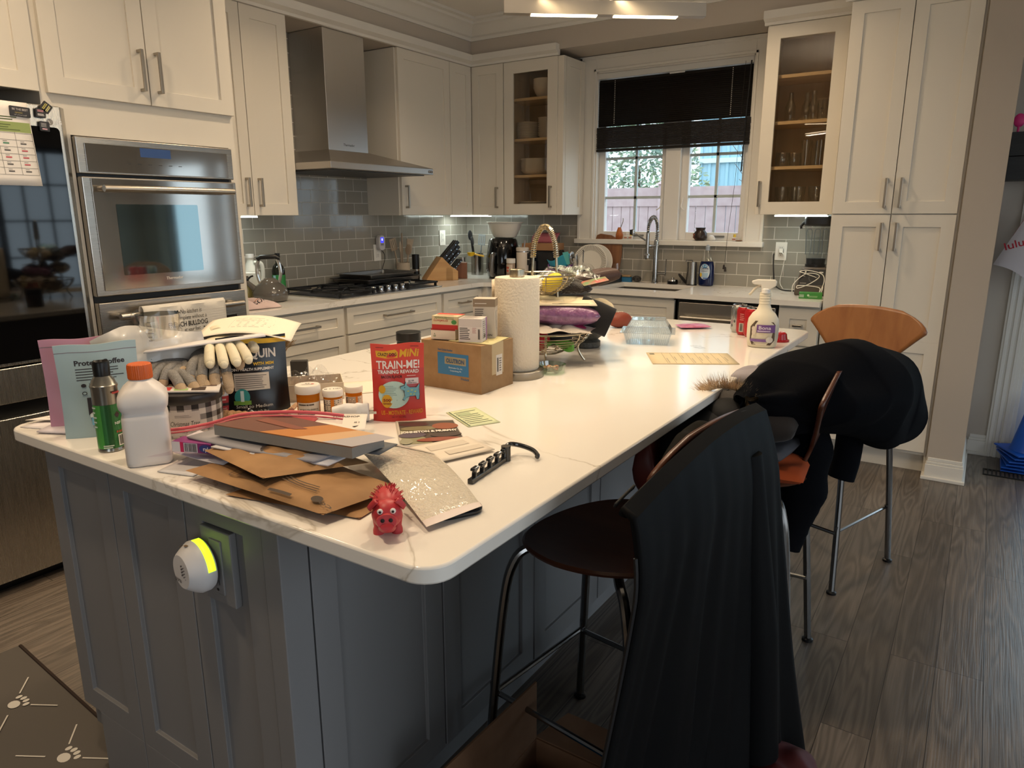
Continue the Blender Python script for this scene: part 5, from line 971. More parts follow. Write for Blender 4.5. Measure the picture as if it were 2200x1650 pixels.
def glove(lb, x, y, z, deg, pitch, body, tip, curl=.6, s=1, roll=0, grp=None, dz=(0,)*5):
    t = thing('glove', lb, 'glove', (x, y, z), rot=(R(roll), R(pitch), R(deg))); b = Mb(); c = Mb()
    b.sph((-.03*s, 0, .0), (.062*s, .045*s, .017*s), 20, 12)
    for k in range(4):
        yy = (-.034+.0225*k)*s; L = (.062, .074, .07, .056)[k]*s; z_ = dz[k]
        pth = [(-.01*s, yy*.85, .002+z_), (.025*s, yy, .004+z_), (.025*s+L*.55, yy*1.15, .002-curl*.01+z_), (.025*s+L, yy*1.25, -curl*.03+z_)]
        sp = smooth_path(pth, 5); r = [.0115*s]*len(sp); b.tube(sp[:11], r[:11], 12); c.tube(sp[10:], [.0118*s]*(len(sp)-11)+[.009*s], 12); c.sph(tuple(sp[-1]), .0095*s, 12, 8)
    pt = smooth_path([(-.04*s, .035*s, 0), (-.01*s, .06*s, .0), (.02*s, .066*s, -.006)], 5); b.tube(pt[:8], .012*s, 10); c.tube(pt[7:], .0122*s, 10).sph(tuple(pt[-1]), .0118*s, 12, 8)
    b.tube([(-.08*s, 0, 0), (-.11*s, 0, 0)], .03*s, 16)
    g = b.build('knit', body, t); c.build('fingertip', tip, t); return t
glove('lower grey knit glove with beige fingertips on the candle', 2.145, -3.955, 1.034, -8, 6, GY, BE, 1.0); glove('upper grey knit glove with beige fingertips drooping forward', 2.16, -3.90, 1.055, -38, 10, GY, BE, 1.4); glove('left grey knit glove with curled beige thumb', 2.09, -3.975, 1.045, -66, 6, GY, BE, 1.6, .9)
glove('cream cotton glove lying on top of the grey gloves', 2.155, -3.855, 1.083, -28, 4, CR, CR, .6)
# mailer, cup, papers
def mailer_fn(u, v): 
    p = sin(pi*u)**.6*sin(pi*min(v, .96))**.6*.02+.002; return u, v, p
t = thing('poly_mailer', 'crumpled white plastic mailer printed with black words', 'mailer', (2.055, -3.985, IZ), R(61)); M_ = mat('#c9c5bf', .3, coat=.2)
mf = lambda u, v, o=0, s=-1: ((u-.5)*.235+.006*sin(v*9), s*(.028*(sin(pi*min(max(u, 0), 1))**.6)*(sin(pi*min(max(v, .0), 1))**.5)+.001+o)+.02*v*v+.004*sin(u*14+v*9)+.0035*abs(sin(u*19+5*v+2*sin(v*11)))+.003*abs(sin(v*23-u*7)), v*.215+.012*sin(u*5)*v-.03*v*max(0, .3-u)*2)
Mb().grid(lambda a, b_: mf(a, b_, 0, -1), 22, 20).grid(lambda a, b_: mf(a, b_, 0, 1), 22, 20).build('mailer_body', M_, t, smooth=70)
I = Ink(lambda u, v, o: mf(u, v, o)); I.t('Life is b', .48, .60, .13, '#4a4644', sx=.9, fit=.5); I.lines(.5, .42, .95, .5, 2, '#2a2626', .5, .3); I.r(.03, .62, .09, .82, '#b9b5b0'); I.build(t)
sheet('paper_stack', 'thin stack of folded papers lying over the gloves', [(2.08, -4.01, 1.085), (2.235, -3.795, 1.108), (2.13, -3.74, 1.105), (1.985, -3.93, 1.08)], 1.08, '#d8d3d2', .004)
t = thing('measuring_cup', 'clear plastic measuring cup wrapped in clear film on papers', 'cup', (2.035, -3.94, 1.0885), R(60)); t.scale = (.85, .85, .85); CL = clear('#efece4', 'plasticcup', .3, .08)
Mb().lathe([(.042, 0), (.046, .004), (.056, .085), (.058, .088)], 32).lathe([(.041, .001), (0, .001)], 32, caps=False).build('cup_body', CL, t); I = Ink(wrap(.051)); 
for k in range(6): I.lines(-.03, .018+k*.01, -.012, .022+k*.01, 1, '#77736e', .5, .5)
I.build(t, 'graduation_marks'); Mb().grid(lambda u, v: ((.062+.006*sin(u*31)+.004*sin(v*17))*cos(u*2*pi), (.062+.006*sin(u*31))*sin(u*2*pi), -.002+.1*v+.008*sin(u*25)*v), 60, 10).build('film', clear('#ffffff', 'film', .12, .2), t, smooth=0)
# joint supplement pouch, sheet, broom, tray
t, I = pouch('supplement_pouch', 'black dog supplement pouch with yellow top band', 2.185, -3.80, 55, .16, .19, .06, '#141416', rough=.25, cat='pouch')
I.r(-.08, .172, .08, .184, '#cfa21a', 12); I.t('DASUQUIN', -.008, .138, .03, '#d9d0c4', bold=.03, fit=.125); I.r(-.045, .131, -.01, .1335, '#7aa23a'); I.t('WITH MSM', .024, .12, .010, '#cfa21a', bold=.03); I.t('JOINT HEALTH SUPPLEMENT', -.004, .108, .0088, '#d9d0c4', bold=.03, fit=.105); I.r(-.048, .06, .035, .102, '#cbbfae'); I.lines(-.045, .063, .03, .098, 7, '#5a5048', .3); I.e(-.032, .045, .018, .02, '#2f8f8a'); I.r(-.052, .026, -.012, .036, '#6f9a3a'); I.r(-.036, .034, -.028, .06, '#cfe0dc'); I.t('Small to Medium', -.005, .018, .011, '#cfc8c0', fit=.085); I.t('under 60 lbs.', .0, .006, .009, '#b9b2aa', fit=.06); I.build(t)
t = thing('letter', 'curved printed white letter propped behind the black pouch', 'paper', (2.135, -3.77, 1.0), R(40)); lf = lambda u, v, o=0: ((u-.5)*.225, -.05+.16*v, .095+.026*sin(pi*(u*.8+.05))-.02*u+.035*v*(1-.4*v)+o); Mb().grid(lambda u, v: lf(u, v), 16, 10).build('paper_body', mat('#e6dcc8', .7), t, solid=.0006); I = Ink(lf); I.lines(.3, .25, .8, .8, 9, '#7a7268', .22, .4); I.build(t)
Mb().box(-.05, .05, .03, .05, -.086, .11).build('backing_card', mat('#2a3550', .6), t, smooth=0)
t = thing('whisk_broom', 'straw tuft of a small broom poking up behind the black pouch', 'broom', (2.145, -3.695, IZ-.01), R(40)); Mb().cyl((0, 0, 0), .012, .12, 12).build('handle', KW, t); b = Mb()
for i in range(70): a = rnd.random()*2*pi; q = rnd.random(); b.tube([(.008*q*cos(a), .008*q*sin(a), .115), (.012*cos(a)*q+.02*q, .012*sin(a)*q, .15), (.03*cos(a)*q+.025, .026*sin(a)*q, .178-.02*rnd.random())], .0008, 4)
b.build('straw', mat('#a98a5a', .8), t, fix=False); 
o = Mb().box(-.024, .024, -.012, .012, 0, .066).build('phone_box', mat('#2b2927', .45), smooth=0, bev=.002); o.location = (2.03, -3.53, IZ); o.rotation_euler = (0, 0, R(42)); tag(o, 'small dark grey box standing behind the white tray', 'box')
t = thing('cardboard_tray', 'open white cardboard tray with brown inside holding clear film', 'tray', (2.185, -3.615, IZ), R(50)); b = Mb(); 
for q in ((-.075, .075, -.055, -.053), (-.075, .075, .053, .055), (-.075, -.073, -.053, .053), (.073, .075, -.053, .053)): b.box(q[0], q[1], q[2], q[3], .001, .045)
b.build('walls', mat('#d6cab6', .7), t, smooth=0); Mb().box(-.0745, .0745, -.0545, .0545, 0, .003).build('bottom', mat('#8a6846', .8), t, smooth=0)
def film(name, lb, x, y, z, w, d, h, deg, seed, m=None, cat='plastic film'):
    r_ = random.Random(seed); ph = [r_.random()*6 for _ in range(8)]
    f = lambda u, v: ((u-.5)*w*(1+.1*sin(v*9+ph[0])), (v-.5)*d*(1+.12*sin(u*8+ph[1])), h*(.35+.3*abs(sin(u*7+ph[2]+2*sin(v*5+ph[3])))+.25*abs(sin(v*9+ph[4]+1.5*sin(u*7+ph[5])))+.12*sin(u*23+v*17+ph[6]))*(sin(pi*min(max(u, .03), .97))*sin(pi*min(max(v, .03), .97)))**.35)
    o = Mb().grid(f, 34, 26).build(name, m or clear('#ffffff', 'film', .12, .2), smooth=0); o.location = (x, y, z); o.rotation_euler = (0, 0, R(deg)); return tag(o, lb, cat)
film('clear_bag', 'crumpled shiny clear film bag resting in the white tray', 2.17, -3.61, IZ+.012, .13, .1, .075, 50, 3)
for k, (lb, pts) in enumerate((('white card lying left of the middle of the island behind bottles', [(2.24, -3.60), (2.33, -3.44), (2.2, -3.38), (2.12, -3.5)]), ('white paper under the pill bottles', [(2.27, -3.80), (2.41, -3.66), (2.33, -3.6), (2.19, -3.74)]))): sheet('paper_card', lb, pts, .9155, '#e0d5c2', .001)
# prescription bottles
def rx(lb, x, y, r, h, deg, ink, capink=None):
    t = thing('prescription_bottle', lb, 'bottle', (x, y, IZ), R(deg)); Mb().lathe([(r*.93, 0), (r*.95, .002), (r*.95, h*.78)], 30).build('vial', mat('#c8741a', .15, trans=.35, ior=1.2), t); Mb().lathe([(r*1.02, h*.74), (r*1.05, h*.76), (r*1.05, h*.96), (r*.98, h), (0, h)], 36).build('cap', mat('#ddd6cb', .45), t); I = Ink(wrap(r*.95)); ink(I); I.build(t)
    if capink: I = Ink(flat(h)); capink(I); I.build(t, 'cap_writing')
def rl(w, z0, z1, n): return lambda I: (I.r(-w, z0, w, z1, '#cdbfae', 10), I.lines(-w*.9, z0+.001, w*.8, z1-.001, n, '#5a5048', .4, .3), I.bar(-w*.98, z0+.002, -w*.75, z1-.002))
rx('largest orange prescription bottle with written white cap', 2.318, -3.75, .029, .076, 50, lambda I: (I.r(-.03, .003, .03, .036, '#cdbfae', 10), I.lines(-.026, .028, .02, .034, 1, '#4a4038', .6), I.t('BY MOUTH EVERY 8', .0, .017, .005, '#4a4038', bold=.03), I.lines(-.026, .004, .02, .014, 2, '#5a5048')), lambda I: (I.t('2.2', 0, .006, .009, '#5a6468', bold=.03), I.t('GENERIC', -.002, -.004, .006, '#6a5a58', bold=.03), I.r(.009, -.004, .015, .003, '#c05a4a')))
rx('middle prescription bottle with handwritten white cap', 2.36, -3.71, .024, .062, 48, lambda I: (rl(.028, .004, .04, 7)(I), I.r(-.006, .004, .002, .04, '#c8741a')), lambda I: I.t('# 1 HD', 0, -.004, .013, '#3a3432', bold=.01))
rx('smallest prescription bottle nearest the red treat bag', 2.36, -3.64, .022, .056, 46, lambda I: (rl(.024, .004, .032, 7)(I), I.r(.004, .004, .009, .032, '#c8741a')))
t = thing('power_adapter', 'white elbow shaped plug adapter right of the pill bottles', 'adapter', (2.455, -3.735, IZ), R(43)); Mb().tube(smooth_path([(-.045, .01, .02), (-.02, .006, .026), (.006, .0, .025), (.02, 0, .022)], 5), [.016]*5+[.018]*5+[.021]*6, 20).build('body', mat('#d9d6d4', .35), t)
b = Mb(); b.T = Matrix.Translation((.016, 0, .022)) @ Euler((0, R(90), 0)).to_matrix().to_4x4(); b.cyl((0, 0, 0), .0215, .02, 28); b.build('plug_head', mat('#d9d6d4', .35), t, bev=.003); Mb().box(.035, .053, -.008, -.0065, .019, .025).build('prong', CHROME, t, smooth=0); Mb().box(.035, .053, .0065, .008, .019, .025).build('prong', CHROME, t, smooth=0)
# red treat bag
t, I = pouch('treat_pouch', 'red dog training treat bag standing in the island middle', 2.527, -3.655, 43, .124, .182, .05, '#c23a30', rough=.3)
I.r(-.062, .124, .062, .182, '#d1432f', 12); I.p([(-.05, .153), (-.03, .149), (.0, .15), (.001, .163), (-.005, .17), (-.03, .166), (-.051, .167)], '#d9a020'); I.t('CRAZY DOG', -.0245, .155, .0105, '#2a1a18', bold=.02, fit=.044); I.t('MiNi', .026, .152, .024, '#d9a020', bold=.03, shear=.15, fit=.045); I.t('TRAIN-ME!', .0, .125, .0265, '#e4d9d0', bold=.02, fit=.102); I.t('TRAINING REWARD', .0, .1135, .0115, '#e4d9d0', bold=.03, fit=.098); I.t('BACON FLAVOR', -.016, .103, .009, '#2a1a18', bold=.02, fit=.05); I.lines(.02, .1055, .042, .109, 1, '#e0b8ae')
I.e(-.012, .064, .037, .032, '#b7cfc4', 30); I.lines(-.04, .045, -.004, .086, 10, '#8fa59e', .25, .3); I.e(-.04, .077, .008, .01, '#cf9c22'); I.e(-.029, .049, .0125, .0155, '#cf9c22'); I.t('500', -.029, .048, .009, '#8a3a1a', bold=.04, fit=.018); I.t('REWARDS', -.029, .041, .006, '#8a3a1a', bold=.03, fit=.018)
I.r(.016, .088, .048, .102, '#d9c9c6'); I.t('$5.99', .03, .093, .006, '#4a3a38', bold=.02); I.bar(.02, .089, .044, .0915, '#4a3a38')
dog = [(.004, .083), (.014, .085), (.017, .094), (.02, .085), (.026, .08), (.042, .079), (.05, .088), (.048, .074), (.049, .062), (.047, .051), (.042, .051), (.04, .06), (.024, .06), (.018, .057), (.013, .051), (.008, .053), (.014, .061), (.013, .074), (.004, .078)]
I.p([(a+(.0012 if a > .027 else -.0012), b+(.0012 if b > .07 else -.0012)) for a, b in dog], '#3a1f24'); I.p(dog, '#6fa3ae'); I.e(.014, .081, .001, .0015, '#2a1a18')
for a, b in ((.022, .072), (.031, .074), (.039, .07), (.028, .065), (.036, .064)): I.e(a, b, .0026, .0012, '#c9c24a', 8)
I.t('US - MOTIVATE - REWARD', .006, .018, .014, '#c98a1a', bold=.02, fit=.098); I.t('NET WT. 10oz (283g)', -.002, .011, .0048, '#3a1a18', fit=.032); I.lines(-.05, .174, -.03, .1765, 1, '#3a1a18'); I.lines(.03, .174, .052, .1765, 1, '#3a1a18'); I.build(t)
# brown box with smaller boxes on top
t = thing('cardboard_box', 'brown shipping box with blue printed label on the island', 'box', (2.454, -3.285, IZ)); LX, LY, LH = .104, .078, .134
Mb().box(-LX, LX, -LY, LY, 0, LH).build('carton', mat('#8f6f4b', .8, noise=('#9a7a55', 30)), t, smooth=0, bev=.001); I = Ink(front(-LY)); I.t('Here Comes Another', -.044, .109, .0085, '#3a5a78', 'L', bold=.03, fit=.052); I.r(-.045, .043, .062, .104, '#2f6f9c'); I.r(-.02, .073, .053, .094, '#a39478'); I.r(-.018, .0745, .051, .0925, '#8f8668'); I.t('OLUTRON', .0165, .0775, .016, '#22466a', bold=.04, fit=.062); I.t('Electronics Co., Inc.', .018, .062, .006, '#b9c9cf', bold=.02); I.t('Coopersburg, PA', .018, .054, .0055, '#b9c9cf', bold=.02); I.t('Product', .05, .033, .0085, '#3a5a78', bold=.03); I.build(t)
I = Ink(lambda u, v, o: (LX+o, u, v)); I.r(-.028, .045, .028, .134, '#b5a07c'); I.r(-.008, .04, .022, .098, '#cfc6bc'); I.bar(-.004, .05, .004, .09); I.lines(.007, .05, .018, .09, 6, '#6a625a'); I.build(t, 'shipping_tape'); ZT = IZ+LH+.0008
sheet('packing_slip', 'pale yellow slip of paper on the brown box top', [(2.44, -3.352), (2.575, -3.34), (2.55, -3.215), (2.43, -3.23)], ZT+.001, '#cfc48f', .001, lambda I: I.lines(.3, .15, .9, .85, 5, '#8a8258', .2)); ZT += .002
def carton(name, lb, x, y, z, w, d, h, deg, hexc, ink=None, side=None, top=None, cat='box'):
    t = thing(name, lb, cat, (x, y, z), R(deg)); Mb().box(-w/2, w/2, -d/2, d/2, 0, h).build('carton', mat(hexc, .55), t, smooth=0, bev=.0008)
    for f, k, nm in ((front(-d/2), ink, 'printed_label'), (lambda u, v, o: (w/2+o, u, v), side, 'side_print'), (flat(h), top, 'top_print')):
        if k: I = Ink(f); k(I); I.build(t, nm)
    return t
carton('small_carton', 'white recycling-marked carton under the strawberry lemonade box', 2.413, -3.325, ZT, .074, .05, .03, 14, '#d8cbb8', lambda I: (I.r(-.037, .026, .037, .03, '#a8322c'), I.p([(-.03, .008), (-.022, .008), (-.026, .018)], '#3f6b3a'), I.p([(-.0285, .01), (-.0235, .01), (-.026, .0155)], '#d8cbb8')))
carton('drink_mix_box', 'upside-down strawberry lemonade drink mix box with red band', 2.421, -3.325, ZT+.0306, .078, .055, .036, 14, '#d3c29c', lambda I: (I.r(-.039, 0, .039, .012, '#b22f2c'), I.t('strawberry', -.012, .026, .011, '#b23a34', rot=pi, fit=.044), I.t('lemonade', -.012, .034, .011, '#5a7a3a', rot=pi, fit=.036), I.e(.028, .02, .008, .006, '#4a8a4a'), I.lines(.004, .026, .03, .034, 2, '#7a8a5a', .3)), None, lambda I: (I.r(-.039, .004, .039, .0275, '#c2402f'), I.lines(-.03, -.022, .03, -.004, 2, '#a8865a', .4)))
carton('medicine_box', 'white medicine carton with purple stripe and pharmacy label', 2.497, -3.315, ZT, .066, .055, .064, 20, '#cbc2ba', lambda I: (I.r(-.033, .0, .033, .042, '#d6cfc6'), I.lines(-.03, .006, .0, .04, 7, '#3a3634', .45, .3), I.bar(.022, .008, .028, .036), I.lines(.006, .024, .018, .04, 5, '#b0706a', .3)), lambda I: (I.r(.012, .0, .0185, .064, '#8a6fa8'), I.r(.0185, .0, .0235, .064, '#b0647a'), I.lines(-.022, .008, .008, .058, 9, '#6a6460', .3), I.r(-.006, .01, .004, .02, '#3a3634')), lambda I: I.lines(-.028, -.024, .02, .024, 5, '#8a8078', .4))
carton('switch_box', 'tall white and taupe dimmer box behind the medicine box', 2.490, -3.245, ZT, .062, .05, .11, 26, '#bfb3a2', lambda I: (I.r(-.031, .088, .031, .11, '#8a7862'), I.lines(-.026, .095, .014, .1, 1, '#cfc6b8'), I.t('LUTRON', .006, .006, .0085, '#3a3632', bold=.03), I.lines(-.026, .062, .0, .084, 4, '#5a5048', .4)), lambda I: (I.r(-.025, .088, .025, .11, '#8a7862'), I.r(-.01, .025, .012, .075, '#9c9080'), I.r(-.0085, .0265, .0105, .0735, '#c3b8a8')))
t = thing('black_lid_jar', 'dark jar with black screw lid behind the red treat bag', 'jar', (2.07, -3.10, IZ)); Mb().cyl((0, 0, 0), .04, .065, 30).build('jar_body', mat('#2a2420', .2), t, bev=.004); Mb().cyl((0, 0, .065), .0415, .03, 36).build('lid', BLACK, t, bev=.002)
# paper towels
t = thing('paper_towel_holder', 'steel paper towel holder with square post cap', 'holder', (2.508, -3.108, IZ)); Mb().lathe([(.08, 0), (.081, .002), (.081, .022), (.078, .024), (0, .024)], 44).build('base', steel_mat(0, '#8f8a82', .3), t); Mb().cyl((0, 0, .024), .006, .285, 12).build('post', CHROME, t); Mb().prism(rrect(.036, .036, .007), .296, .32).build('cap', steel_mat(2, '#b3a892', .25), t, smooth=30, bev=.002)
o = Mb().lathe([(.02, 0), (.064, 0), (.0665, .004), (.067, .14), (.0665, .268), (.064, .272), (.02, .272), (.02, .0)], 56, caps=False).build('paper_towel_roll', mat('#d8ccb8', .95, bump=(150, .9, .004))); o.location = (2.508, -3.108, IZ+.0245); tag(o, 'tall roll of white quilted paper towels on the holder', 'paper towel')
Mb().grid(lambda u, v: (.0672*cos(R(150+60*u))*(1+.1*u), .0672*sin(R(150+60*u))*(1+.16*u), .004+.26*v), 10, 6).build('loose_sheet', mat('#d8ccb8', .95, bump=(150, .9, .004)), o, solid=.001)
# basket
bx, by = 2.462, -2.872
t = thing('wire_fruit_basket', 'two-tier steel wire fruit basket with arched handle', 'basket', (bx, by, IZ), R(33)); WR = mat('#b9ae98', .25, 1)
def ring(b, r, z, w): b.tube([(r*cos(2*pi*i/40), r*sin(2*pi*i/40), z) for i in range(40)], w, 6, True)
for nm, R0, z0, R1, z1, n in (('lower_bowl', .155, .109, .05, .03, 9), ('upper_bowl', .1, .286, .03, .222, 9)):
    b = Mb(); ring(b, R0, z0, .0035)
    for k in range(n): q = (k+1)/n; ring(b, R0+(R1-R0)*q**1.5, z0+(z1-z0)*q**.75, .0014)
    for k in range(8): a = k*pi/4; b.tube([((R0+(R1-R0)*q**1.5)*cos(a), (R0+(R1-R0)*q**1.5)*sin(a), z0+(z1-z0)*q**.75) for q in [i/8 for i in range(9)]], .002, 5)
    b.build(nm, WR, t)
for s in (-1, 1): Mb().tube([(s*.045, 0, .04), (s*.043, 0, .22), (s*.037, 0, .35)], .0045, 10).build('upright', WR, t)
ar = smooth_path([(-.038, 0, .34), (-.032, 0, .39), (-.014, 0, .43), (0, 0, .437), (.014, 0, .43), (.032, 0, .39), (.038, 0, .34)], 8); Mb().tube(ar, .0065, 10).build('arched_handle', WR, t)
b = Mb(); p = []
for i in range(48*8): 
    f = (i/(48*8))*(len(ar)-1.01); k = int(f); q = ar[k].lerp(ar[k+1], f-k); d = (ar[k+1]-ar[k]).normalized(); e = Vec((0, 1, 0)); g = d.cross(e); a = i*2*pi/8; p.append(q+(e*cos(a)+g*sin(a))*.0085)
b.tube(p, .0018, 4).build('coil_grip', WR, t)
for k in range(4): a = R(0+90*k); Mb().tube(smooth_path([(.152*cos(a), .152*sin(a), .108), (.13*cos(a), .13*sin(a), .075), (.112*cos(a), .112*sin(a), .05), (.12*cos(a), .12*sin(a), .025), (.135*cos(a), .135*sin(a), .003)], 3), .0042, 8).build('leg', WR, t)
def at_b(dx, dy, z): v = Matrix.Rotation(R(33), 3, 'Z') @ Vec((dx, dy, 0)); return (bx+v.x, by+v.y, IZ+z)
def lump(name, lb, cat, dx, dy, z, r, m, rot=(0, 0, 0), squash=0, n=24, bumps=0, parts=None):
    o = Mb().grid(lambda u, v: tuple(c*(1+bumps*sin(u*2*pi*3+v*5)*sin(pi*v)) for c in (r[0]*sin(pi*v)*cos(2*pi*u), r[1]*sin(pi*v)*sin(2*pi*u), -r[2]*cos(pi*v))), n, 14).build(name, m); o.location = at_b(dx, dy, z); o.rotation_euler = rot; return tag(o, lb, cat)
lump('lemon', 'yellow lemon in the upper wire basket', 'lemon', .022, -.03, .262, (.04, .026, .026), mat('#d0b81c', .45, bump=(120, .3)), (0, R(-35), R(45))); lump('garlic_bulb', 'pale garlic bulb left of the lemon in upper basket', 'garlic', -.035, -.03, .256, (.03, .03, .024), mat('#d9cdb4', .6), bumps=.06); lump('garlic_bulb', 'second pale garlic bulb at the back of upper basket', 'garlic', -.03, .035, .256, (.028, .028, .022), mat('#d3c5ac', .6), bumps=.06)
carton('small_white_box', 'small white box standing at the basket rim by the towels', *at_b(-.055, -.085, .075), .03, .03, .062, 30, '#dcc9a4', lambda I: I.r(.008, .01, .011, .03, '#5a4a38'))
lump('red_cup', 'red plastic cup lying in the lower wire basket', 'cup', -.03, -.05, .078, (.05, .045, .036), mat('#a81d22', .3)); lump('dark_pouch', 'dark pouch at the back of lower wire basket', 'pouch', .03, .03, .078, (.07, .06, .035), mat('#1e1a18', .6), bumps=.08)
o = Mb().grid(lambda u, v: ((u-.5)*.09, (v-.5)*.03+.012*sin(u*5), .012*sin(u*6+v*3)+.01*u), 14, 5).build('green_band', mat('#5f9a3c', .5), solid=.003); o.location = at_b(.045, -.075, .064); o.rotation_euler = (R(40), 0, R(40)); tag(o, 'green rubber strap inside the lower wire basket', 'strap')
film('crumpled_paper', 'crumpled white paper covering the lower basket contents', *at_b(.02, -.02, .105), .27, .2, .035, 33, 5, mat('#bdb3a6', .7), 'paper')
lump('magenta_pouch', 'magenta pouch edge poking from basket right side', 'pouch', .105, -.045, .118, (.035, .02, .014), mat('#8f1d48', .45), (0, R(15), R(33)))
# purple bag, envelope, gloves and wraps on top of the basket
def pillow(name, lb, cat, loc, w, d, h, deg, m, puff=.7, rot=(0, 0), wr=.006, seed=1):
    r_ = random.Random(seed); p = [r_.random()*6 for _ in range(4)]
    f = lambda u, v, s: ((u-.5)*w, (v-.5)*d, s*h/2*(sin(pi*min(max(u, .0), 1))*sin(pi*min(max(v, 0), 1)))**(1-puff+.05)+wr*sin(u*11+p[0]+3*sin(v*6+p[1]))*sin(pi*u)*sin(pi*v)*(1 if s > 0 else .3))
    o = Mb().grid(lambda u, v: f(u, v, 1), 26, 20).grid(lambda u, v: f(u, v, -1), 26, 20).build(name, m, smooth=80); o.location = loc; o.rotation_euler = (R(rot[0]), R(rot[1]), R(deg)); return tag(o, lb, cat)
pillow('purple_bag', 'shiny purple frozen-fruit style bag on the basket', 'bag', at_b(.055, -.02, .157), .24, .15, .075, 33, mat('#6d3f63', .28, coat=1, bump=(70, 1, .006), noise=('#8a5a80', 40)), .75, (-8, 3), .005, 3)
sheet('envelope', 'long cream window envelope lying across the basket pile', [at_b(-.04, -.09, .197), at_b(.165, -.075, .193), at_b(.15, .03, .215), at_b(-.03, .02, .218)], 1.1, '#dfcfae', .003, lambda I: (I.r(.12, .25, .5, .52, '#cdbb98'), I.r(.13, .27, .49, .5, '#d9cbb0'), I.lines(.3, .08, .95, .16, 1, '#b0a080', .5), I.lines(.75, .78, .97, .88, 1, '#c07a70', .5), I.r(.09, .3, .1, .55, '#4a4238')), 'envelope')
pillow('cream_pouch', 'round cream pouch behind the long envelope', 'pouch', at_b(.175, .06, .165), .11, .1, .07, 40, mat('#d3c19f', .7), .8, (0, 0), .003, 4)
pillow('dark_fur_hat', 'dark brown fuzzy cloth bundle on the envelope', 'cloth', at_b(.06, .06, .237), .2, .12, .055, 30, mat('#231b16', .95, sheen=.4, bump=(120, 1, .01), noise=('#3a2e26', 30)), .7, (0, 0), .008, 5)
film('clear_bag', 'crumpled clear plastic bag on top of the basket pile', *at_b(.075, .03, .262), .2, .13, .06, 33, 9, clear('#f4faf4', 'film2', .12, .3))
pillow('gift_tag', 'green and red patterned card beside the clear bag', 'card', at_b(.165, .02, .262), .085, .05, .008, 40, mat('#4f8a5a', .5, noise=('#b0504a', 25)), .6, (10, -12), .001, 6)
pillow('leather_case', 'brown leather glasses case lying behind the clear bag', 'case', at_b(.165, .12, .262), .19, .085, .055, 48, mat('#3f2a22', .55, bump=(200, .3)), .85, (0, -10), .002, 7)
t = thing('black_cuff', 'open black cloth cuff hanging off the basket right side', 'cuff', at_b(.165, -.015, .15), rot=(0, R(112), R(25))); Mb().lathe([(.05, -.06), (.052, 0), (.05, .055), (.046, .056), (.047, 0), (.045, -.06)], 36, sx=1, sy=.5, caps=False).build('cuff_body', mat('#100c0b', .9, sheen=.2), t, smooth=70)
t = thing('stone_mortar', 'dark granite mortar behind the wire basket', 'mortar', (2.455, -2.56, IZ)); Mb().lathe([(.05, 0), (.055, .004), (.055, .022), (.045, .03), (.07, .05), (.088, .085), (.092, .12), (.078, .12), (.07, .08), (.03, .045), (0, .042)], 40).build('mortar_body', mat('#33332f', .4, noise=('#4a4a45', 160)), t, smooth=50)
t = thing('glass_ashtray', 'round glass dish with coloured bits beside the towel holder', 'dish', (2.575, -3.02, IZ)); Mb().lathe([(.038, 0), (.043, .003), (.046, .028), (.04, .03), (.035, .01), (0, .008)], 34).build('dish_body', clear('#e4efe6', 'thickglass', .2), t); b = Mb()
for i in range(9): a = i*2.4; b.sph((.018*cos(a), .018*sin(a), .013+.004*(i % 3)), (.009, .006, .004), 8, 5)
b.build('dried_bits', mat('#a8502c', .5, noise=('#c9b08a', 90)), t)
o = Mb().sph((0, 0, 0), (.055, .034, .034), 26, 16).build('toy_football', mat('#7a3420', .5, bump=(200, .3))); o.location = (2.37, -2.08, IZ+.034); o.rotation_euler = (0, 0, R(50)); tag(o, 'small brown toy football behind the mortar', 'toy'); Mb().box(-.015, .015, -.0015, .0015, .031, .0355).box(-.01, -.008, -.007, .007, .031, .035).box(.0, .002, -.007, .007, .031, .0355).box(.009, .011, -.007, .007, .031, .035).build('laces', mat('#d8cdbd', .6), o, smooth=0)
# right half of the island
t = thing('clamshell', 'clear ribbed plastic clamshell container on the island', 'container', (2.615, -2.355, IZ), R(20)); CS = clear('#f6fbff', 'clam', .2, .04)
b = Mb(); b.add([(-.075, -.06, .0), (.075, -.06, .0), (.075, .06, .0), (-.075, .06, .0), (-.088, -.072, .045), (.088, -.072, .045), (.088, .072, .045), (-.088, .072, .045)], [(0, 1, 2, 3)]+[(i, (i+1) % 4, 4+(i+1) % 4, 4+i) for i in range(4)]); b.build('base', CS, t, smooth=0, solid=.0006)
b = Mb(); b.add([(-.1, -.078, .047), (.1, -.078, .047), (.1, .078, .047), (-.1, .078, .047), (-.088, -.072, .047), (.088, -.072, .047), (.088, .072, .047), (-.088, .072, .047), (-.062, -.046, .09), (.062, -.046, .09), (.062, .046, .09), (-.062, .046, .09)], [(i, (i+1) % 4, 4+(i+1) % 4, 4+i) for i in range(4)]+[(4+i, 4+(i+1) % 4, 8+(i+1) % 4, 8+i) for i in range(4)]+[(8, 9, 10, 11)]); b.build('lid', CS, t, smooth=0, solid=.0006)
b = Mb()
for i in range(22): x = -.07+i*.14/21; b.tube([(x, -.0605, .003), (x*1.16, -.0725, .044)], .0009, 4); b.tube([(x*1.2, -.0725, .048), (x*.86, -.047, .088)], .0009, 4)
for s in (-1, 1): b.tube([(s*.088, -.072, .046), (s*.062, -.046, .09)], .0012, 4)
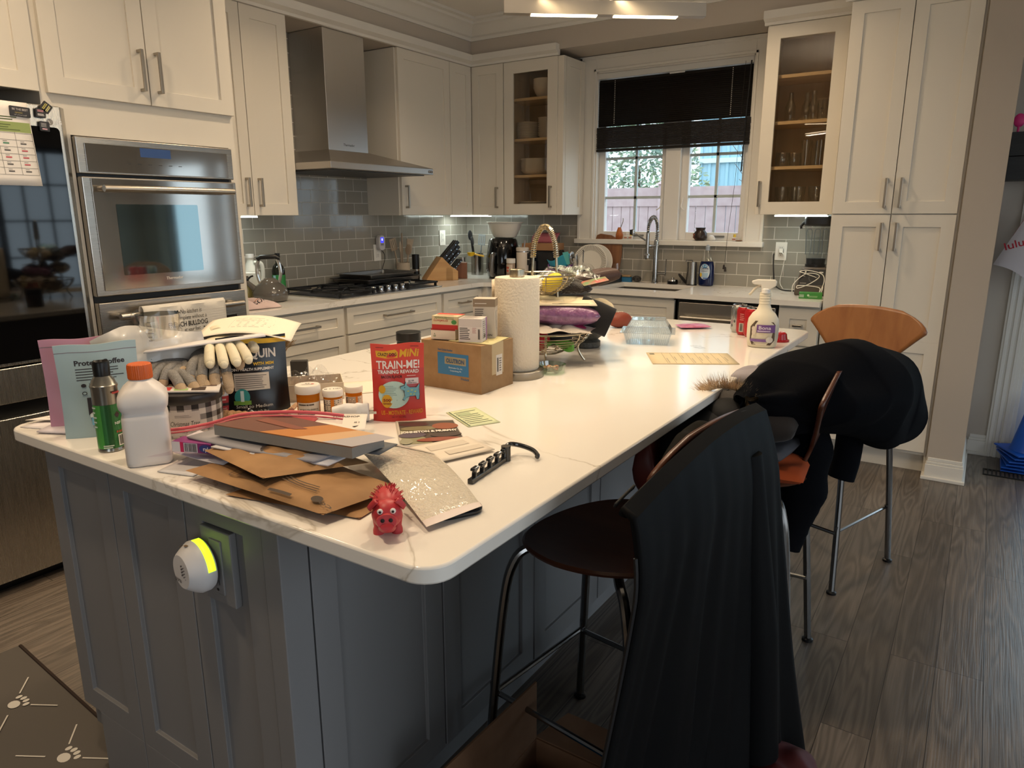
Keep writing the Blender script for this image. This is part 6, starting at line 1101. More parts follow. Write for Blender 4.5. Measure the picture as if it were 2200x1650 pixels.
b.tube([(-.1, -.078, .046), (.1, -.078, .046), (.1, .078, .046), (-.1, .078, .046)], .0014, 4, True).tube([(-.062, -.046, .09), (.062, -.046, .09), (.062, .046, .09), (-.062, .046, .09)], .0012, 4, True); b.build('ribs', mat('#d9e4ea', .08, trans=.75), t, fix=False)
pillow('pink_packet', 'flat pink snack packet beside the clear container', 'packet', (2.64, -1.92, IZ+.009), .135, .085, .016, 40, mat('#a8567a', .35, noise=('#c47a9a', 30)), .6, (0, 0), .002, 8)
sheet('paper_form', 'printed paper form lying flat on the island right side', [(2.79, -2.73), (3.03, -2.585), (2.94, -2.42), (2.695, -2.56)], .9153, '#d2c09c', .0008, lambda I: ([I.r(.18+k*.1, .05, .186+k*.1, .95, '#8f8468', 1, 6, False) for k in range(8)], [I.r(.2+k*.1, .08+.2*(k % 3), .215+k*.1, .5+.12*(k % 3), '#a59a7e', 1, 3, False) for k in range(8)], I.r(.03, .8, .09, .93, '#77705a')))
t = thing('cleaner_spray_bottle', 'cream floor cleaner spray bottle with purple label', 'spray bottle', (3.005, -2.222, IZ), R(12)); BC = mat('#d9cfb8', .4)
prof = [(.042, .0), (.05, .005), (.055, .04), (.055, .085), (.052, .105), (.04, .125), (.027, .137), (.02, .155), (.019, .2)]
Mb().lathe(prof, 40, sx=1, sy=.58).build('bottle_body', BC, t, smooth=60); b = Mb()
for k in range(5): b.lathe([(.0185, -.004), (.0205, 0), (.0185, .004)], 24, (0, 0, .15+k*.01), 1, .62, False)
b.build('grip_ribs', BC, t); Mb().lathe([(.015, .198), (.016, .212), (.013, .215)], 24).build('collar', PLASTICW, t); Mb().prism([(-.048, .232), (-.05, .24), (-.03, .246), (.03, .246), (.036, .238), (.034, .225), (.014, .21), (-.012, .21), (-.018, .226), (-.04, .228)], -.011, .011, 'y').build('spray_head', mat('#d9d2c4', .4), t, smooth=0, bev=.003); Mb().tube(smooth_path([(-.022, 0, .226), (-.036, 0, .214), (-.048, 0, .198), (-.056, 0, .19)], 4), .0045, 8).build('trigger', mat('#cfc4ae', .4), t)
I = Ink(lambda u, v, o: (u, -.58*sqrt(max(1e-6, .0555**2-min(abs(u), .054)**2))-.0012-o, v), .0004); I.p([(-.034, .012), (.03, .012), (.043, .03), (.043, .085), (.036, .096), (-.026, .1), (-.042, .078), (-.042, .03)], '#5a4a3a'); I.r(-.02, .058, .043, .086, '#6f4a86', 12); I.t('Bona', .008, .069, .018, '#e0d6de', bold=.01, fit=.042); I.lines(-.017, .06, .034, .066, 1, '#d0c0d4', .6); I.lines(-.012, .05, .026, .057, 2, '#cfc0a4', .5); I.r(-.04, .024, .036, .034, '#7a5a92', 10); I.e(.026, .032, .012, .011, '#cfc8c0'); I.lines(-.03, .014, .02, .018, 1, '#d0c4b0', .5); I.e(-.031, .072, .006, .008, '#cfc0b0'); I.e(-.032, .06, .004, .012, '#cfc0b0'); I.e(-.026, .06, .004, .01, '#cfc0b0'); I.build(t)
def can(lb, x, y, hexc, m, ink=None):
    t = thing('drink_can', lb, 'can', (x, y, IZ), R(14)); Mb().lathe([(.024, 0), (.029, .006), (.033, .014), (.033, .1), (.027, .112)], 34).build('can_body', m, t); Mb().lathe([(.027, .112), (.028, .1145), (.026, .1145), (.025, .111), (0, .111)], 34).build('rim', CHROME, t); Mb().box(-.005, .005, -.014, .006, .111, .1125).build('pull_tab', CHROME, t, smooth=0)
    if ink: I = Ink(wrap(.033), rough=.3); ink(I); I.build(t)
can('silver patterned drink can behind the two red cans', 2.835, -1.925, '', mat('#b0b0ac', .2, .9), lambda I: [I.e(-.03+.012*k, .03+.018*(k % 4), .004, .006, rnd.choice(('#5a5a58', '#d9d6d0', '#7a3a3a')), 10) for k in range(6)])
can('red drink can in the middle of the three cans', 2.873, -1.978, '', mat('#a81e22', .25, .3), lambda I: (I.r(-.022, .015, -.004, .05, '#c9c2b6'), I.bar(-.02, .018, -.006, .048), I.lines(-.02, .06, .0, .09, 4, '#d99a94', .3)))
can('front red drink can with a white swirl', 2.914, -2.016, '', mat('#b01f23', .25, .3), lambda I: (I.e(-.012, .07, .006, .014, '#e0d8d2'), I.e(-.009, .045, .005, .009, '#d9d0c8'), I.p([(-.02, .02), (-.012, .02), (.0, .09), (-.004, .092)], '#2a1416'), I.p([(.012, .04), (.02, .05), (.026, .07), (.018, .06)], '#e0d8d2')))
t = thing('red_sippy_top', 'red plastic cup lid right of the cleaner bottle', 'lid', (3.03, -2.06, IZ)); Mb().lathe([(.036, 0), (.037, .006), (.03, .008), (.026, .03), (.018, .036), (0, .036)], 30).build('lid_body', mat('#b3161f', .25, trans=.2), t)
# ---------------------------------------------------------------- paper pile at the near edge
def kraft(lb, P, z, th, seed, ink=None, name='paper_mailer'):
    """creased kraft mailer: four corners; puffed in the middle"""
    a, b_, c, d = [Vec((p[0], p[1], z+(p[2] if len(p) > 2 else 0))) for p in P]; r_ = random.Random(seed); ph = [r_.random()*6 for _ in range(6)]
    def f(u, v, o=0, s=1):
        p = a*(1-u)*(1-v)+b_*u*(1-v)+c*u*v+d*(1-u)*v
        e = (max(0, sin(pi*min(max(u, 0), 1)))*max(0, sin(pi*min(max(v, 0), 1))))**.45
        cr = .004*abs(sin(u*9+ph[0]+2*sin(v*4+ph[1])))+.0035*abs(sin(v*8+ph[2]+2.5*sin(u*5+ph[3])))
        return p+Vec((0, 0, s*(th/2)*e+(cr*e if s > 0 else 0)+.006*sin(u*5+ph[4])*sin(v*3+ph[5])*e+o))-a
    t = thing(name, lb, 'mailer', a); Mb().grid(lambda u, v: f(u, v), 34, 24).grid(lambda u, v: f(u, v, 0, -1), 34, 24).build('mailer_body', mat('#8f6b45', .75, noise=('#a07a50', 12)), t, smooth=60)
    if ink: I = Ink(f, .0004); I.o = .0016; ink(I); I.build(t)
def kink(I):
    K = '#3a2a1c'
    for k, s in enumerate(('LIKE A BOX', 'you would recycle', 'Please RECYCLE')): I.t(s, .165, .335-.055*k if False else .30+.05*k, .04, K, rot=pi+.05, fit=.15)
    I.r(.28, .1, .55, .107, K, 14, 1); I.r(.28, .35, .55, .357, K, 14, 1); I.r(.28, .1, .284, .355, K, 1, 10); I.r(.546, .1, .55, .355, K, 1, 10); I.bar(.33, .105, .51, .345, K, 20, 10)
    I.lines(.6, .2, .86, .3, 3, K, .35, .2); I.e(.9, .12, .03, .05, K); I.t('CO', .965, .11, .05, K, bold=.02, rot=pi); I.lines(.62, .02, .8, .06, 1, K, .8)
kraft('lower brown paper mailer with printed barcode hanging over island edge', [(2.47, -4.175), (2.835, -4.175), (2.86, -4.02), (2.49, -3.99)], .932, .022, 3, kink)
kraft('bottom brown paper mailer mostly hidden under the barcode one', [(2.60, -4.185, -.004), (2.868, -4.13, -.004), (2.85, -4.0, -.004), (2.62, -3.98)], .921, .006, 7)
kraft('upper brown paper mailer under the stack of magazines', [(2.465, -4.13), (2.68, -4.165), (2.775, -4.01), (2.50, -3.97)], .957, .014, 5, lambda I: I.bar(.35, .3, .5, .42, '#3a2a1c', 10))
sheet('envelope', 'white envelope sticking out left of the brown mailers', [(2.39, -4.183), (2.47, -4.16), (2.43, -4.05), (2.36, -4.09)], .9165, '#d9d6d6', .002, lambda I: I.r(.3, .4, .8, .8, '#c4c2c8'))
sheet('letter', 'rolled white letter between candle and barcode mailer', [(2.31, -4.125, .93), (2.52, -4.13, .935), (2.52, -4.03, .95), (2.33, -4.05, .945)], .93, '#d3cfd6', .0012, curl=.008)
P3 = Vec((2.44, -4.105, .97)); 
sheet('magazine', 'grey covered magazine under the thick catalogue', [(2.405, -4.125, .968), (2.715, -4.085, .966), (2.73, -3.97, .968), (2.42, -4.0, .97)], .968, '#8f8d92', .004, None, 'magazine', .006)
sheet('magazine', 'white edged magazine fanned out below the grey one', [(2.48, -4.125, .963), (2.74, -4.075, .9625), (2.735, -3.99, .963), (2.49, -4.02, .963)], .963, '#d6d3d6', .003, None, 'magazine', .004)
sheet('flyer', 'glossy dark flyer sticking out to the right under the catalogue', [(2.65, -4.03, .972), (2.79, -4.0, .972), (2.78, -3.94, .973), (2.65, -3.96, .973)], .972, '#5f6164', .002)
t = thing('catalogue', 'thick catalogue with orange sunset cover on top of paper pile', 'catalogue', (2.45, -4.095, .976)); q = [(0, 0), (.325, .045), (.325, .125), (.03, .115)]
b = Mb().prism(q, .0, .02); b.build('page_block', mat('#85827c', .7, bump=(900, .4, .001)), t, smooth=0)
Mb().prism([(x*1.004, y) for x, y in q], .0201, .0212).build('cover', mat('#9a6a4a', .25), t, smooth=0)
cov = lambda u, v, o: (.03*v+.325*u-.005*u*v*0, .045*u*(1-v)+v*(.115+.01*u), .0212+o)
I = Ink(cov); I.p([(0, 0), (.35, 0), (.5, 1), (0, 1)], '#6a4438'); I.p([(.35, 0), (.6, 0), (.72, 1), (.5, 1)], '#b5763c'); I.p([(.6, 0), (.8, 0), (.85, 1), (.72, 1)], '#c9a27a'); I.p([(.8, 0), (1, 0), (1, 1), (.85, 1)], '#a9a4a8'); I.p([(.1, .5), (.45, .4), (.5, .55), (.1, .7)], '#7f4a3a'); I.build(t)
t = thing('zip_bag', 'clear zip bag with pink seal strip holding a purple carton', 'bag', (2.285, -4.10, .945))
st = smooth_path([(-.01, -.03, .02), (.03, -.0, .02), (.085, .045, .03), (.15, .075, .052), (.225, .115, .06), (.285, .155, .058), (.325, .19, .05)], 6); Mb().tube(st, .0035, 8).tube([p+Vec((.004, -.007, -.005)) for p in st], .002, 6).build('seal_strip', mat('#cf5f66', .35), t)
Mb().grid(lambda u, v: tuple(st[int(u*(len(st)-1))].lerp(st[int(u*(len(st)-1))]+Vec((.05, -.06, -.03)), v)+Vec((0, 0, .006*sin(u*22)*sin(pi*v)))) if u < .45 else tuple(st[int(u*(len(st)-1))]+Vec((.01*v, -.015*v, -.012*v))), 30, 8).build('clear_film', clear('#f6eef2', 'film3', .13, .1), t, smooth=0)
carton('purple_carton', 'purple allergy carton with barcode inside the zip bag', 2.425, -4.118, .9475, .085, .035, .02, 20, '#7d2a6a', lambda I: (I.r(-.0425, .0, -.024, .02, '#d6cfd2'), I.r(-.024, .0, -.017, .02, '#c02a5a'), I.r(-.016, .001, .014, .019, '#c9c3cc'), I.bar(-.014, .002, .012, .018), I.e(.032, .01, .014, .008, '#2f3a7a'), I.t('ryl', .032, .006, .011, '#d9d6e4', bold=.02)))
t = thing('dog_chew', 'tan braided dog chew stick with hide knot behind pink strip', 'dog chew', (2.225, -3.93, IZ+.0225), rot=(0, R(4), R(38))); b = Mb(); n = 30; b.grid(lambda u, v: (v*.16, (.017-.004*v+.0012*sin(v*70+u*12))*cos(2*pi*u), (.017-.004*v+.0012*sin(v*70+u*12))*sin(2*pi*u)), 20, 60, True).build('chew_stick', mat('#9c7350', .8, bump=(260, .9, .003), noise=('#ae8862', 90)), t)
Mb().grid(lambda u, v: (.135+.03*v+.004*sin(u*9), -.02+.045*u, .008+.03*v*(1-.5*sin(u*3))), 8, 6).build('hide_flap', mat('#b08a68', .8), t, solid=.004)
film('clear_bag', 'small crumpled clear bag beside the dog chew', 2.27, -3.87, IZ+.002, .12, .09, .035, 30, 12)
sheet('coupon_card', 'white card printed TOPASHOP sticking out behind the catalogue', [(2.46, -3.915, .93), (2.60, -3.845, .945), (2.545, -3.78, .957), (2.40, -3.80, .94)], .94, '#dfd6cb', .001, lambda I: (I.t('TOPASHOP', .62, .8, .12, '#4a4440', bold=.03, fit=.5), I.lines(.1, .65, .5, .8, 2, '#7a7068', .3), I.t('81', .85, .45, .11, '#5a5450'), I.p([(.8, .25), (.9, .3), (.84, .2)], '#3a3634')))
sheet('red_leaflet', 'red leaflet edge behind the pink seal strip', [(2.35, -3.90, .935), (2.45, -3.86, .94), (2.43, -3.81, .94), (2.33, -3.83, .935)], .93, '#a8323a', .001)
# catalogue, envelope, cheque, mailer, hook
sheet('shoe_catalogue', 'shoe catalogue cover reading JOHNSTON and MURPHY on the worktop', [(2.683, -3.827), (2.775, -3.722), (2.648, -3.603), (2.543, -3.688)], .9165, '#cdc4b6', .003, lambda I: (I.r(.04, .06, .985, .96, '#4a3f34', 8, 8), I.p([(.04, .06), (.5, .06), (.3, .5), (.04, .6)], '#8f8a6a'), I.e(.3, .82, .26, .08, '#4a2a26'), I.e(.35, .64, .3, .09, '#7a7050'), I.e(.8, .7, .22, .14, '#8a4a2c'), I.e(.22, .38, .22, .1, '#5a4f58'), I.e(.75, .33, .25, .09, '#3f3028'), I.e(.6, .16, .34, .075, '#8a4530'), I.e(.1, .15, .1, .1, '#97937a'), I.t('JOHNSTON & MURPHY', .5, .45, .1, '#e0d9cc', bold=.05, fit=.92)), 'catalogue')
sheet('window_envelope', 'white double-window envelope in front of the shoe catalogue', [(2.80, -3.885), (2.858, -3.735), (2.757, -3.695), (2.70, -3.83)], .9195, '#d9cdbd', .0016, lambda I: (I.r(.25, .56, .85, .84, '#b9ae9f'), I.r(.26, .575, .84, .825, '#cbc0b0'), I.r(.4, .2, .93, .42, '#b9ae9f'), I.r(.41, .215, .92, .405, '#cbc0b0')), 'envelope')
sheet('cheque', 'pale green printed cheque lying behind the shoe catalogue', [(2.709, -3.626), (2.749, -3.553), (2.622, -3.478), (2.59, -3.558)], .9152, '#c9cfa6', .0006, lambda I: (I.r(.06, .03, .1, .97, '#4a5a48'), I.lines(.15, .1, .9, .9, 8, '#6a7460', .25, .5), I.r(.2, .62, .6, .8, '#a4b08a')), 'cheque')
t = thing('bubble_mailer', 'crinkled translucent padded mailer in front of the paper pile', 'mailer', (2.62, -3.90, IZ)); A, B_, C_, D_ = Vec((0.0, .0, .035)), Vec((.165, .075, .01)), Vec((.395, -.115, .014)), Vec((.385, -.2, .012)); A2 = Vec((.06, -.02, .035))
def bm(u, v, s=1):
    p = (Vec((.05, -.035, .03))*(1-u)*(1-v)+Vec((.365, -.205, .008))*u*(1-v)+Vec((.395, -.1, .012))*u*v+Vec((.15, .075, .006))*(1-u)*v)
    p = p+Vec((-.05*(1-u)**3*(1-v), .01*(1-u)**3*(1-v), .02*(1-u)**4*(1-v))); e = (sin(pi*min(max(u, 0), 1))*sin(pi*min(max(v, 0), 1)))**.5
    return p+Vec((0, 0, (s*.007*e)+(.009*sin(pi*u) if v >= 0 else 0)+(.0016*sin(u*60+6*sin(v*23))*sin(v*47+5*sin(u*19)) if s > 0 else 0)*e))
BM = mat('#ddd3c0', .22, coat=.6, bump=(210, 1, .006)); Mb().grid(lambda u, v: bm(u, v), 60, 36).grid(lambda u, v: bm(u, v, -1), 30, 18).build('mailer_body', BM, t, smooth=80)
Mb().grid(lambda u, v: bm(u*.07-.004, v)+Vec((0, 0, .0015)), 4, 20).build('seal_edge', mat('#c9c0b4', .3, coat=.4), t); Mb().grid(lambda u, v: bm(.955+u*.05, v)+Vec((0, 0, .0012)), 3, 20).build('open_edge', mat('#d0c0b8', .4), t)
t = thing('phone', 'black rounded object half under the translucent mailer', 'phone', (2.975, -4.02, IZ), R(-30)); Mb().prism(rrect(.06, .09, .025), .0, .009).build('phone_body', mat('#101216', .2), t, smooth=30, bev=.003)
t = thing('closet_hanger', 'black cascading closet hanger with hook on the worktop', 'hanger', (2.922, -3.90, IZ), R(97)); t.scale = (.88, .88, .88); HG = mat('#1e2022', .18, coat=.4)
b = Mb(); b.box(-.01, .165, -.006, .006, .0, .011); 
for k in range(5): x = .005+k*.034; b.prism([(x, .009), (x+.009, .009), (x+.007, .022), (x+.017, .026), (x+.017, .031), (x-.003, .031), (x-.006, .026), (x+.002, .021)], -.005, .005, 'y')
b.build('notched_bar', HG, t, smooth=0, bev=.0015); Mb().tube(smooth_path([(.152, .0, .022), (.172, .004, .03), (.195, .0, .026), (.207, -.02, .02), (.204, -.045, .015), (.19, -.062, .011), (.183, -.064, .008)], 6), .0055, 10).build('hook', HG, t); Mb().cyl((.155, 0, .0), .011, .034, 18).build('swivel', HG, t)
# rubber pig
t = thing('pig_toy', 'red rubber pig toy with spikes at the near island edge', 'toy', (2.925, -4.125, IZ), R(42)); PG = mat('#b8353a', .42); b = Mb()
b.sph((0, .012, .036), (.024, .04, .025), 24, 14); b.sph((0, -.03, .036), (.023, .021, .023), 24, 14)
b.lathe([(.015, 0), (.0155, .012), (.0145, .016), (0, .016)], 24) if False else None
for x in (-.014, .014):
    for y in (-.018, .04): b.lathe([(.0085, 0), (.0085, .006), (.007, .012), (.009, .026)], 16, (x, y, 0))
g = b.build('body', PG, t)
b = Mb(); b.T = Matrix.Translation((0, -.044, .032)) @ Euler((R(80), 0, 0)).to_matrix().to_4x4(); b.lathe([(.014, -.01), (.0145, .008), (.013, .012), (0, .012)], 26, sx=1.1, sy=.85); b.build('snout', PG, t)
b = Mb(); b.T = Matrix.Translation((0, -.045, .02)) @ Euler((R(62), 0, 0)).to_matrix().to_4x4(); b.lathe([(.012, -.012), (.0125, .006), (.009, .016), (0, .017)], 22, sx=1.05, sy=.6); b.build('jaw', mat('#b02a30', .42), t)
for s in (-1, 1): 
    Mb().grid(lambda u, v: (s*(.012+.012*v+.004*sin(pi*u)), -.03-.012*u+.006*v, .052+.006*(1-v)-.008*v*v+.004*sin(pi*u)), 6, 6).build('ear', PG, t, solid=.003)
    e = Mb().sph((s*.0095, -.0475, .0475), (.0045, .003, .0045), 14, 10).build('eye', mat('#e4dcd4', .3), t); Mb().sph((s*.0095, -.0498, .0475), (.0022, .0014, .0022), 10, 8).build('pupil', BLACK, e)
    Mb().sph((s*.006, -.0562, .0365), (.0031, .0012, .0033), 10, 8).build('nostril', mat('#1a0d0e', .6), t)
b = Mb()
for i in range(46):
    a = rnd.uniform(-1.25, 1.25); y = rnd.uniform(-.01, .046); n_ = Vec((sin(a), 0, cos(a))); k = sqrt(max(0, 1-((y-.012)/.04)**2)); p = Vec((.024*k*sin(a), y, .036+.025*k*cos(a))); b.tube([p-n_*.001, p+n_*.006], [.0011, .0005], 5)
b.build('spikes', PG, t, fix=False)
# plug-in scent diffuser on the island end
t = thing('scent_diffuser', 'white round plug-in scent diffuser glowing green on island end', 'diffuser', (2.497, -4.172, .752)); b = Mb(); b.T = Euler((R(90), 0, R(-8))).to_matrix().to_4x4(); b.lathe([(.047, -.0), (.05, .006), (.05, .02), (.046, .028), (.036, .042), (.032, .046), (0, .047)], 44); b.build('case', mat('#d3d1d2', .4), t)
gr = Mb(); gr.T = b.T; gr.grid(lambda u, v: ((.0505)*cos(R(5+95*u)), .0505*sin(R(5+95*u)), .004+.014*v), 24, 2); gr.build('light_ring', mat('#d0ff30', .4, em='#c8ff28', es=1.6), t, solid=.001)
fc = lambda u, v, o: tuple(b.T @ Vec((u, v, .047+o))); I = Ink(fc); I.t('pura', -.012, -.022, .013, '#3a3a3e', bold=.01)
for k in range(5):
    for j in range(4): I.e(.006+k*.0055, -.004+j*.006+(k % 2)*.003, .0021-.0002*k, .0021-.0002*k, '#4a4a50', 8)
I.build(t); I = Ink(lambda u, v, o: tuple(b.T @ Vec((.046*cos(v), .046*sin(v),   .027+u*.7+o)))); I.e(.004, 1.65, .006, .12, '#8a7050', 14); I.e(.004, 2.15, .006, .12, '#8a7050', 14); I.build(t, 'scent_ports')
# ---------------------------------------------------------------- stools
WD = wood_mat('#3a1d12', '#54301f', 0, .8, .3, 'walnut'); WB = wood_mat('#7f4d28', '#99663a', 2, .7, .35, 'lightwood'); SM = mat('#8b8b8b', .18, 1)
def stool(lb, x, y, deg, backm=WD, bh=.345):
    """front faces local -x; seat at .655, back on local +x"""
    t = thing('bar_stool', lb, 'stool', (x, y, 0), R(deg))
    def st_(a): 
        c, s = cos(a), sin(a); return (.195*c*(1+.06*s*s), .215*s*(1-.1*(c > 0)*c))
    b = Mb(); n = 48; ring_ = lambda k, z: [(st_(2*pi*i/n)[0]*k, st_(2*pi*i/n)[1]*k, z+.012*(st_(2*pi*i/n)[1]*k/.2)**2-.012*max(0, -st_(2*pi*i/n)[0]*k/.2)**2) for i in range(n)]
    vs = ring_(.4, .648)+ring_(.75, .65)+ring_(.97, .655)+ring_(1, .65)+ring_(.98, .643)+ring_(.5, .638); fs = [(j*n+i, j*n+(i+1) % n, (j+1)*n+(i+1) % n, (j+1)*n+i) for j in range(5) for i in range(n)]+[tuple(range(n-1, -1, -1)), tuple(range(5*n, 6*n))]
    b.add(vs, fs).build('seat', WD, t)
    def bk(u, v, s=0):                     # v up: narrow waist then wide shield
        ww = .05+.185*min(1, max(0, (v-.28)/.55))**.9 if v < .84 else .235*sqrt(max(.01, 1-((v-.84)/.19)**2))
        yy = (u-.5)*2*ww; return (.15+.085*v**.6+.02*v-(.16*yy*yy)*1.5+s, yy,   .645+bh*v-.022*(yy/.2)**2*max(0, v-.5)*2)
    bkm = Mb().grid(bk, 22, 28).build('backrest', backm, t, solid=.011)
    for s in (-1, 1):
        Mb().tube(smooth_path([(-.08, s*.06, .635), (-.13, s*.12, .63), (-.165, s*.155, .59), (-.185, s*.175, .45), (-.215, s*.2, .012)], 5), .0115, 10).build('leg', SM, t); Mb().lathe([(.018, 0), (.018, .008), (.009, .014)], 14, (-.215, s*.2, 0)).build('foot_cap', BLACK, t)
        Mb().tube(smooth_path([(.06, s*.06, .635), (.11, s*.13, .63), (.15, s*.165, .59), (.175, s*.18, .45), (.215, s*.205, .012)], 5), .0115, 10).build('leg', SM, t); Mb().lathe([(.018, 0), (.018, .008), (.009, .014)], 14, (.215, s*.205, 0)).build('foot_cap', BLACK, t)
    z = .235; q = .205; Mb().tube([(-q, -.188, z+.03), (-q, -.188, z), (-q+.01, -.18, z), (q-.01, -.18, z), (q-.01, -.192, z+.02)], .007, 8).build('foot_rail', SM, t); Mb().tube([(-q, .188, z+.03), (-q+.01, .18, z), (q-.01, .18, z), (q-.01, .192, z+.02)], .007, 8).build('foot_rail', SM, t); Mb().tube([(-q, -.188, z), (-q, .188, z)], .007, 8).build('foot_rail', SM, t)
    return t
stool('nearest walnut bar stool with black jacket hung on its back', 2.995, -3.46, -8); stool('middle bar stool with clothes piled on its seat', 3.11, -2.78, 3); stool('far bar stool with light wood back showing by the pantry', 3.207, -1.928, 71, WB, .385)
# ---------------------------------------------------------------- clothes on the stools
JK = mat('#060709', .6, spec=.12, bump=(900, .15, .001)); SW = mat('#08090d', .95, spec=.1, bump=(500, .3, .002))
t = thing('black_jacket', 'long black jacket draped over the nearest stool back', 'jacket', (0, 0, 0))
def jk(u, s):
    """u along the stool back (near to far), s < 0 inside, 0 crest, 1 hem"""
    rz_ = .95+.05*sin(pi*min(1, u*.7+.05))-.01*u; X0 = 3.255+.02*u; Y0 = -3.95+.67*u
    if s <= 0:
        d = -s; k = .12+.88*min(1, max(0, (u-.12)/.3)); return (X0-.012-.04*min(1, d*3)*k-.05*d*k, Y0+.03*d, rz_-.004-.30*d*k+.01*sin(u*20)*d)
    fold = (.016*sin(u*21+.6)+.011*sin(u*37+s*2)+.008*sin(u*63+3*s))*s**.7*(.4+.6*s)
    w_ = s**1.2; X = X0+.03*sin(min(1, s*6)*pi/2)+(-.115+.23*u)*w_+fold; Y = Y0+(-.10+.13*u)*w_+.012*sin(s*9+u*5)*s+.4*fold
    return (X, Y, rz_-.004-(rz_-.13+.08*u)*(s*.98)-.012*(1-cos(min(1, s*8)*pi/2)))
Mb().grid(lambda a, q: jk(a, q*1.5-.5), 84, 70).build('shell', JK, t, solid=.012)
zp = [Vec(jk(.004, q/30*.75+.08))+Vec((-.004, -.004, 0)) for q in range(31)]; Mb().tube(zp, .004, 6).build('zip_edge', mat('#2a2a2c', .35, .6), t)
Mb().grid(lambda u, v: tuple(Vec(jk(.02+.1*u, -.02-.36*v))+Vec((-.02, 0, .0))), 8, 8).build('lining', mat('#1b1a18', .8), t, solid=.004)
Mb().tube(smooth_path([tuple(Vec(jk(.62+.1*k, .12+.2*k))+Vec((.028, 0, 0))) for k in [0, .25, .5, .75, 1, 1.5, 2, 2.6, 3.2]], 5) if False else smooth_path([(3.285, -3.42, .9), (3.305, -3.42, .72), (3.33, -3.42, .5), (3.345, -3.42, .33), (3.355, -3.42, .2)], 6), [.03+.02*min(1, i/12) for i in range(25)], 18).build('sleeve', JK, t)
I = Ink(lambda u, v, o: tuple(Vec(jk(u, v))+Vec((.0075+o, -.002, 0))), .0004)
for k in range(3): I.put('#cfcfcf', [(.40+(.012+.012*k)*cos(a)*1.0+.0, .80-(.012+.012*k)*sin(a)*.8) for a in [pi/2*i/8 for i in range(9)]]+[(.40+(.006+.012*k)*cos(a), .80-(.006+.012*k)*sin(a)*.8) for a in [pi/2*i/8 for i in range(8, -1, -1)]], [(i, i+1, 16-i, 17-i) for i in range(8)])
I.build(t, 'logo')
pillow('dark_collar', 'dark olive hood lying inside the nearest jacket by the island', 'hood', (3.17, -3.36, .85), .14, .3, .14, 8, mat('#12110e', .9, spec=.1), .75, (0, 0), .01, 3)
pillow('rust_bag', 'rust red leather bag strap hanging beneath the worktop edge', 'bag', (2.93, -3.06, .71), .06, .2, .2, 10, mat('#5a1f16', .45), .75, (0, 0), .006, 5)
o = Mb().tube([(.0, .055*cos(a*pi/12), .04*sin(a*pi/12)) for a in range(24)], .006, 8, True).build('bag_ring', SM); o.location = (2.93, -3.06, .81); tag(o, 'dark metal bag ring under the worktop edge', 'ring')
t = thing('fur_hood_coat', 'black coat with tan fur trimmed hood on middle stool seat', 'coat', (3.06, -2.97, .664)); CB = mat('#0a0a0b', .85)
f = lambda u, v: ((.12*sin(pi*v)**.7)*cos(2*pi*u)*(1+.1*sin(4*pi*u+v*4)), .19*sin(pi*v)**.7*sin(2*pi*u)*(1+.1*sin(6*pi*u+v*3)), .1-.1*cos(pi*v)+.01*sin(u*17)); Mb().grid(f, 36, 18).build('body', CB, t)
Mb().grid(lambda u, v: (.055+.06*sin(pi*v)*cos(2*pi*u), -.01+.07*sin(pi*v)*sin(2*pi*u), .19-.045*cos(pi*v)), 24, 12).build('hood', CB, t)
b = Mb()
for i in range(900):
    a = rnd.uniform(-.4, pi+.4); p = Vec((.045+.06*cos(a), -.02+.04*sin(a)*.4, .225+.035*sin(a))); d = Vec((cos(a)*.8+rnd.gauss(0, .35), rnd.gauss(-.1, .4), sin(a)*.7+.35+rnd.gauss(0, .3))).normalized(); L_ = .025+.03*rnd.random(); w_ = d.orthogonal().normalized()*.0009; b.add([p-w_, p+w_, p+d*L_], [(0, 1, 2)])
fu = b.build('fur_trim', mat('#a8845c', .9, noise=('#d6bd98', 60)), t, smooth=0, fix=False); fu['kind'] = 'stuff'
pillow('orange_shirt', 'bright orange folded garment on the middle stool seat', 'shirt', (3.19, -2.84, .69), .24, .26, .05, 5, mat('#a8481c', .85), .8, (0, 0), .01, 4)
pillow('rust_shirt', 'rust red folded garment at the right of the orange one', 'shirt', (3.225, -2.70, .715), .17, .17, .06, 30, mat('#7a2a18', .85), .8, (0, 0), .012, 9)
pillow('grey_shorts', 'grey folded garment on top of the orange garment', 'garment', (3.16, -2.85, .745), .22, .22, .05, -5, mat('#4a4a50', .9), .8, (0, 0), .008, 2)
pillow('brown_coat', 'dark brown padded coat heaped above the grey garment', 'coat', (3.13, -2.83, .835), .3, .34, .15, 5, mat('#231c18', .8, sheen=.1), .78, (0, 0), .014, 6)
pillow('white_sweater', 'pale grey soft cloth peeking behind the dark sweater', 'cloth', (3.13, -2.70, .905), .16, .16, .06, 0, mat('#8f8a90', .9), .8, (0, 0), .006, 7)
t = thing('navy_sweatshirt', 'dark navy sweatshirt draped over the middle stool back with hanging sleeve', 'sweatshirt', (0, 0, 0))
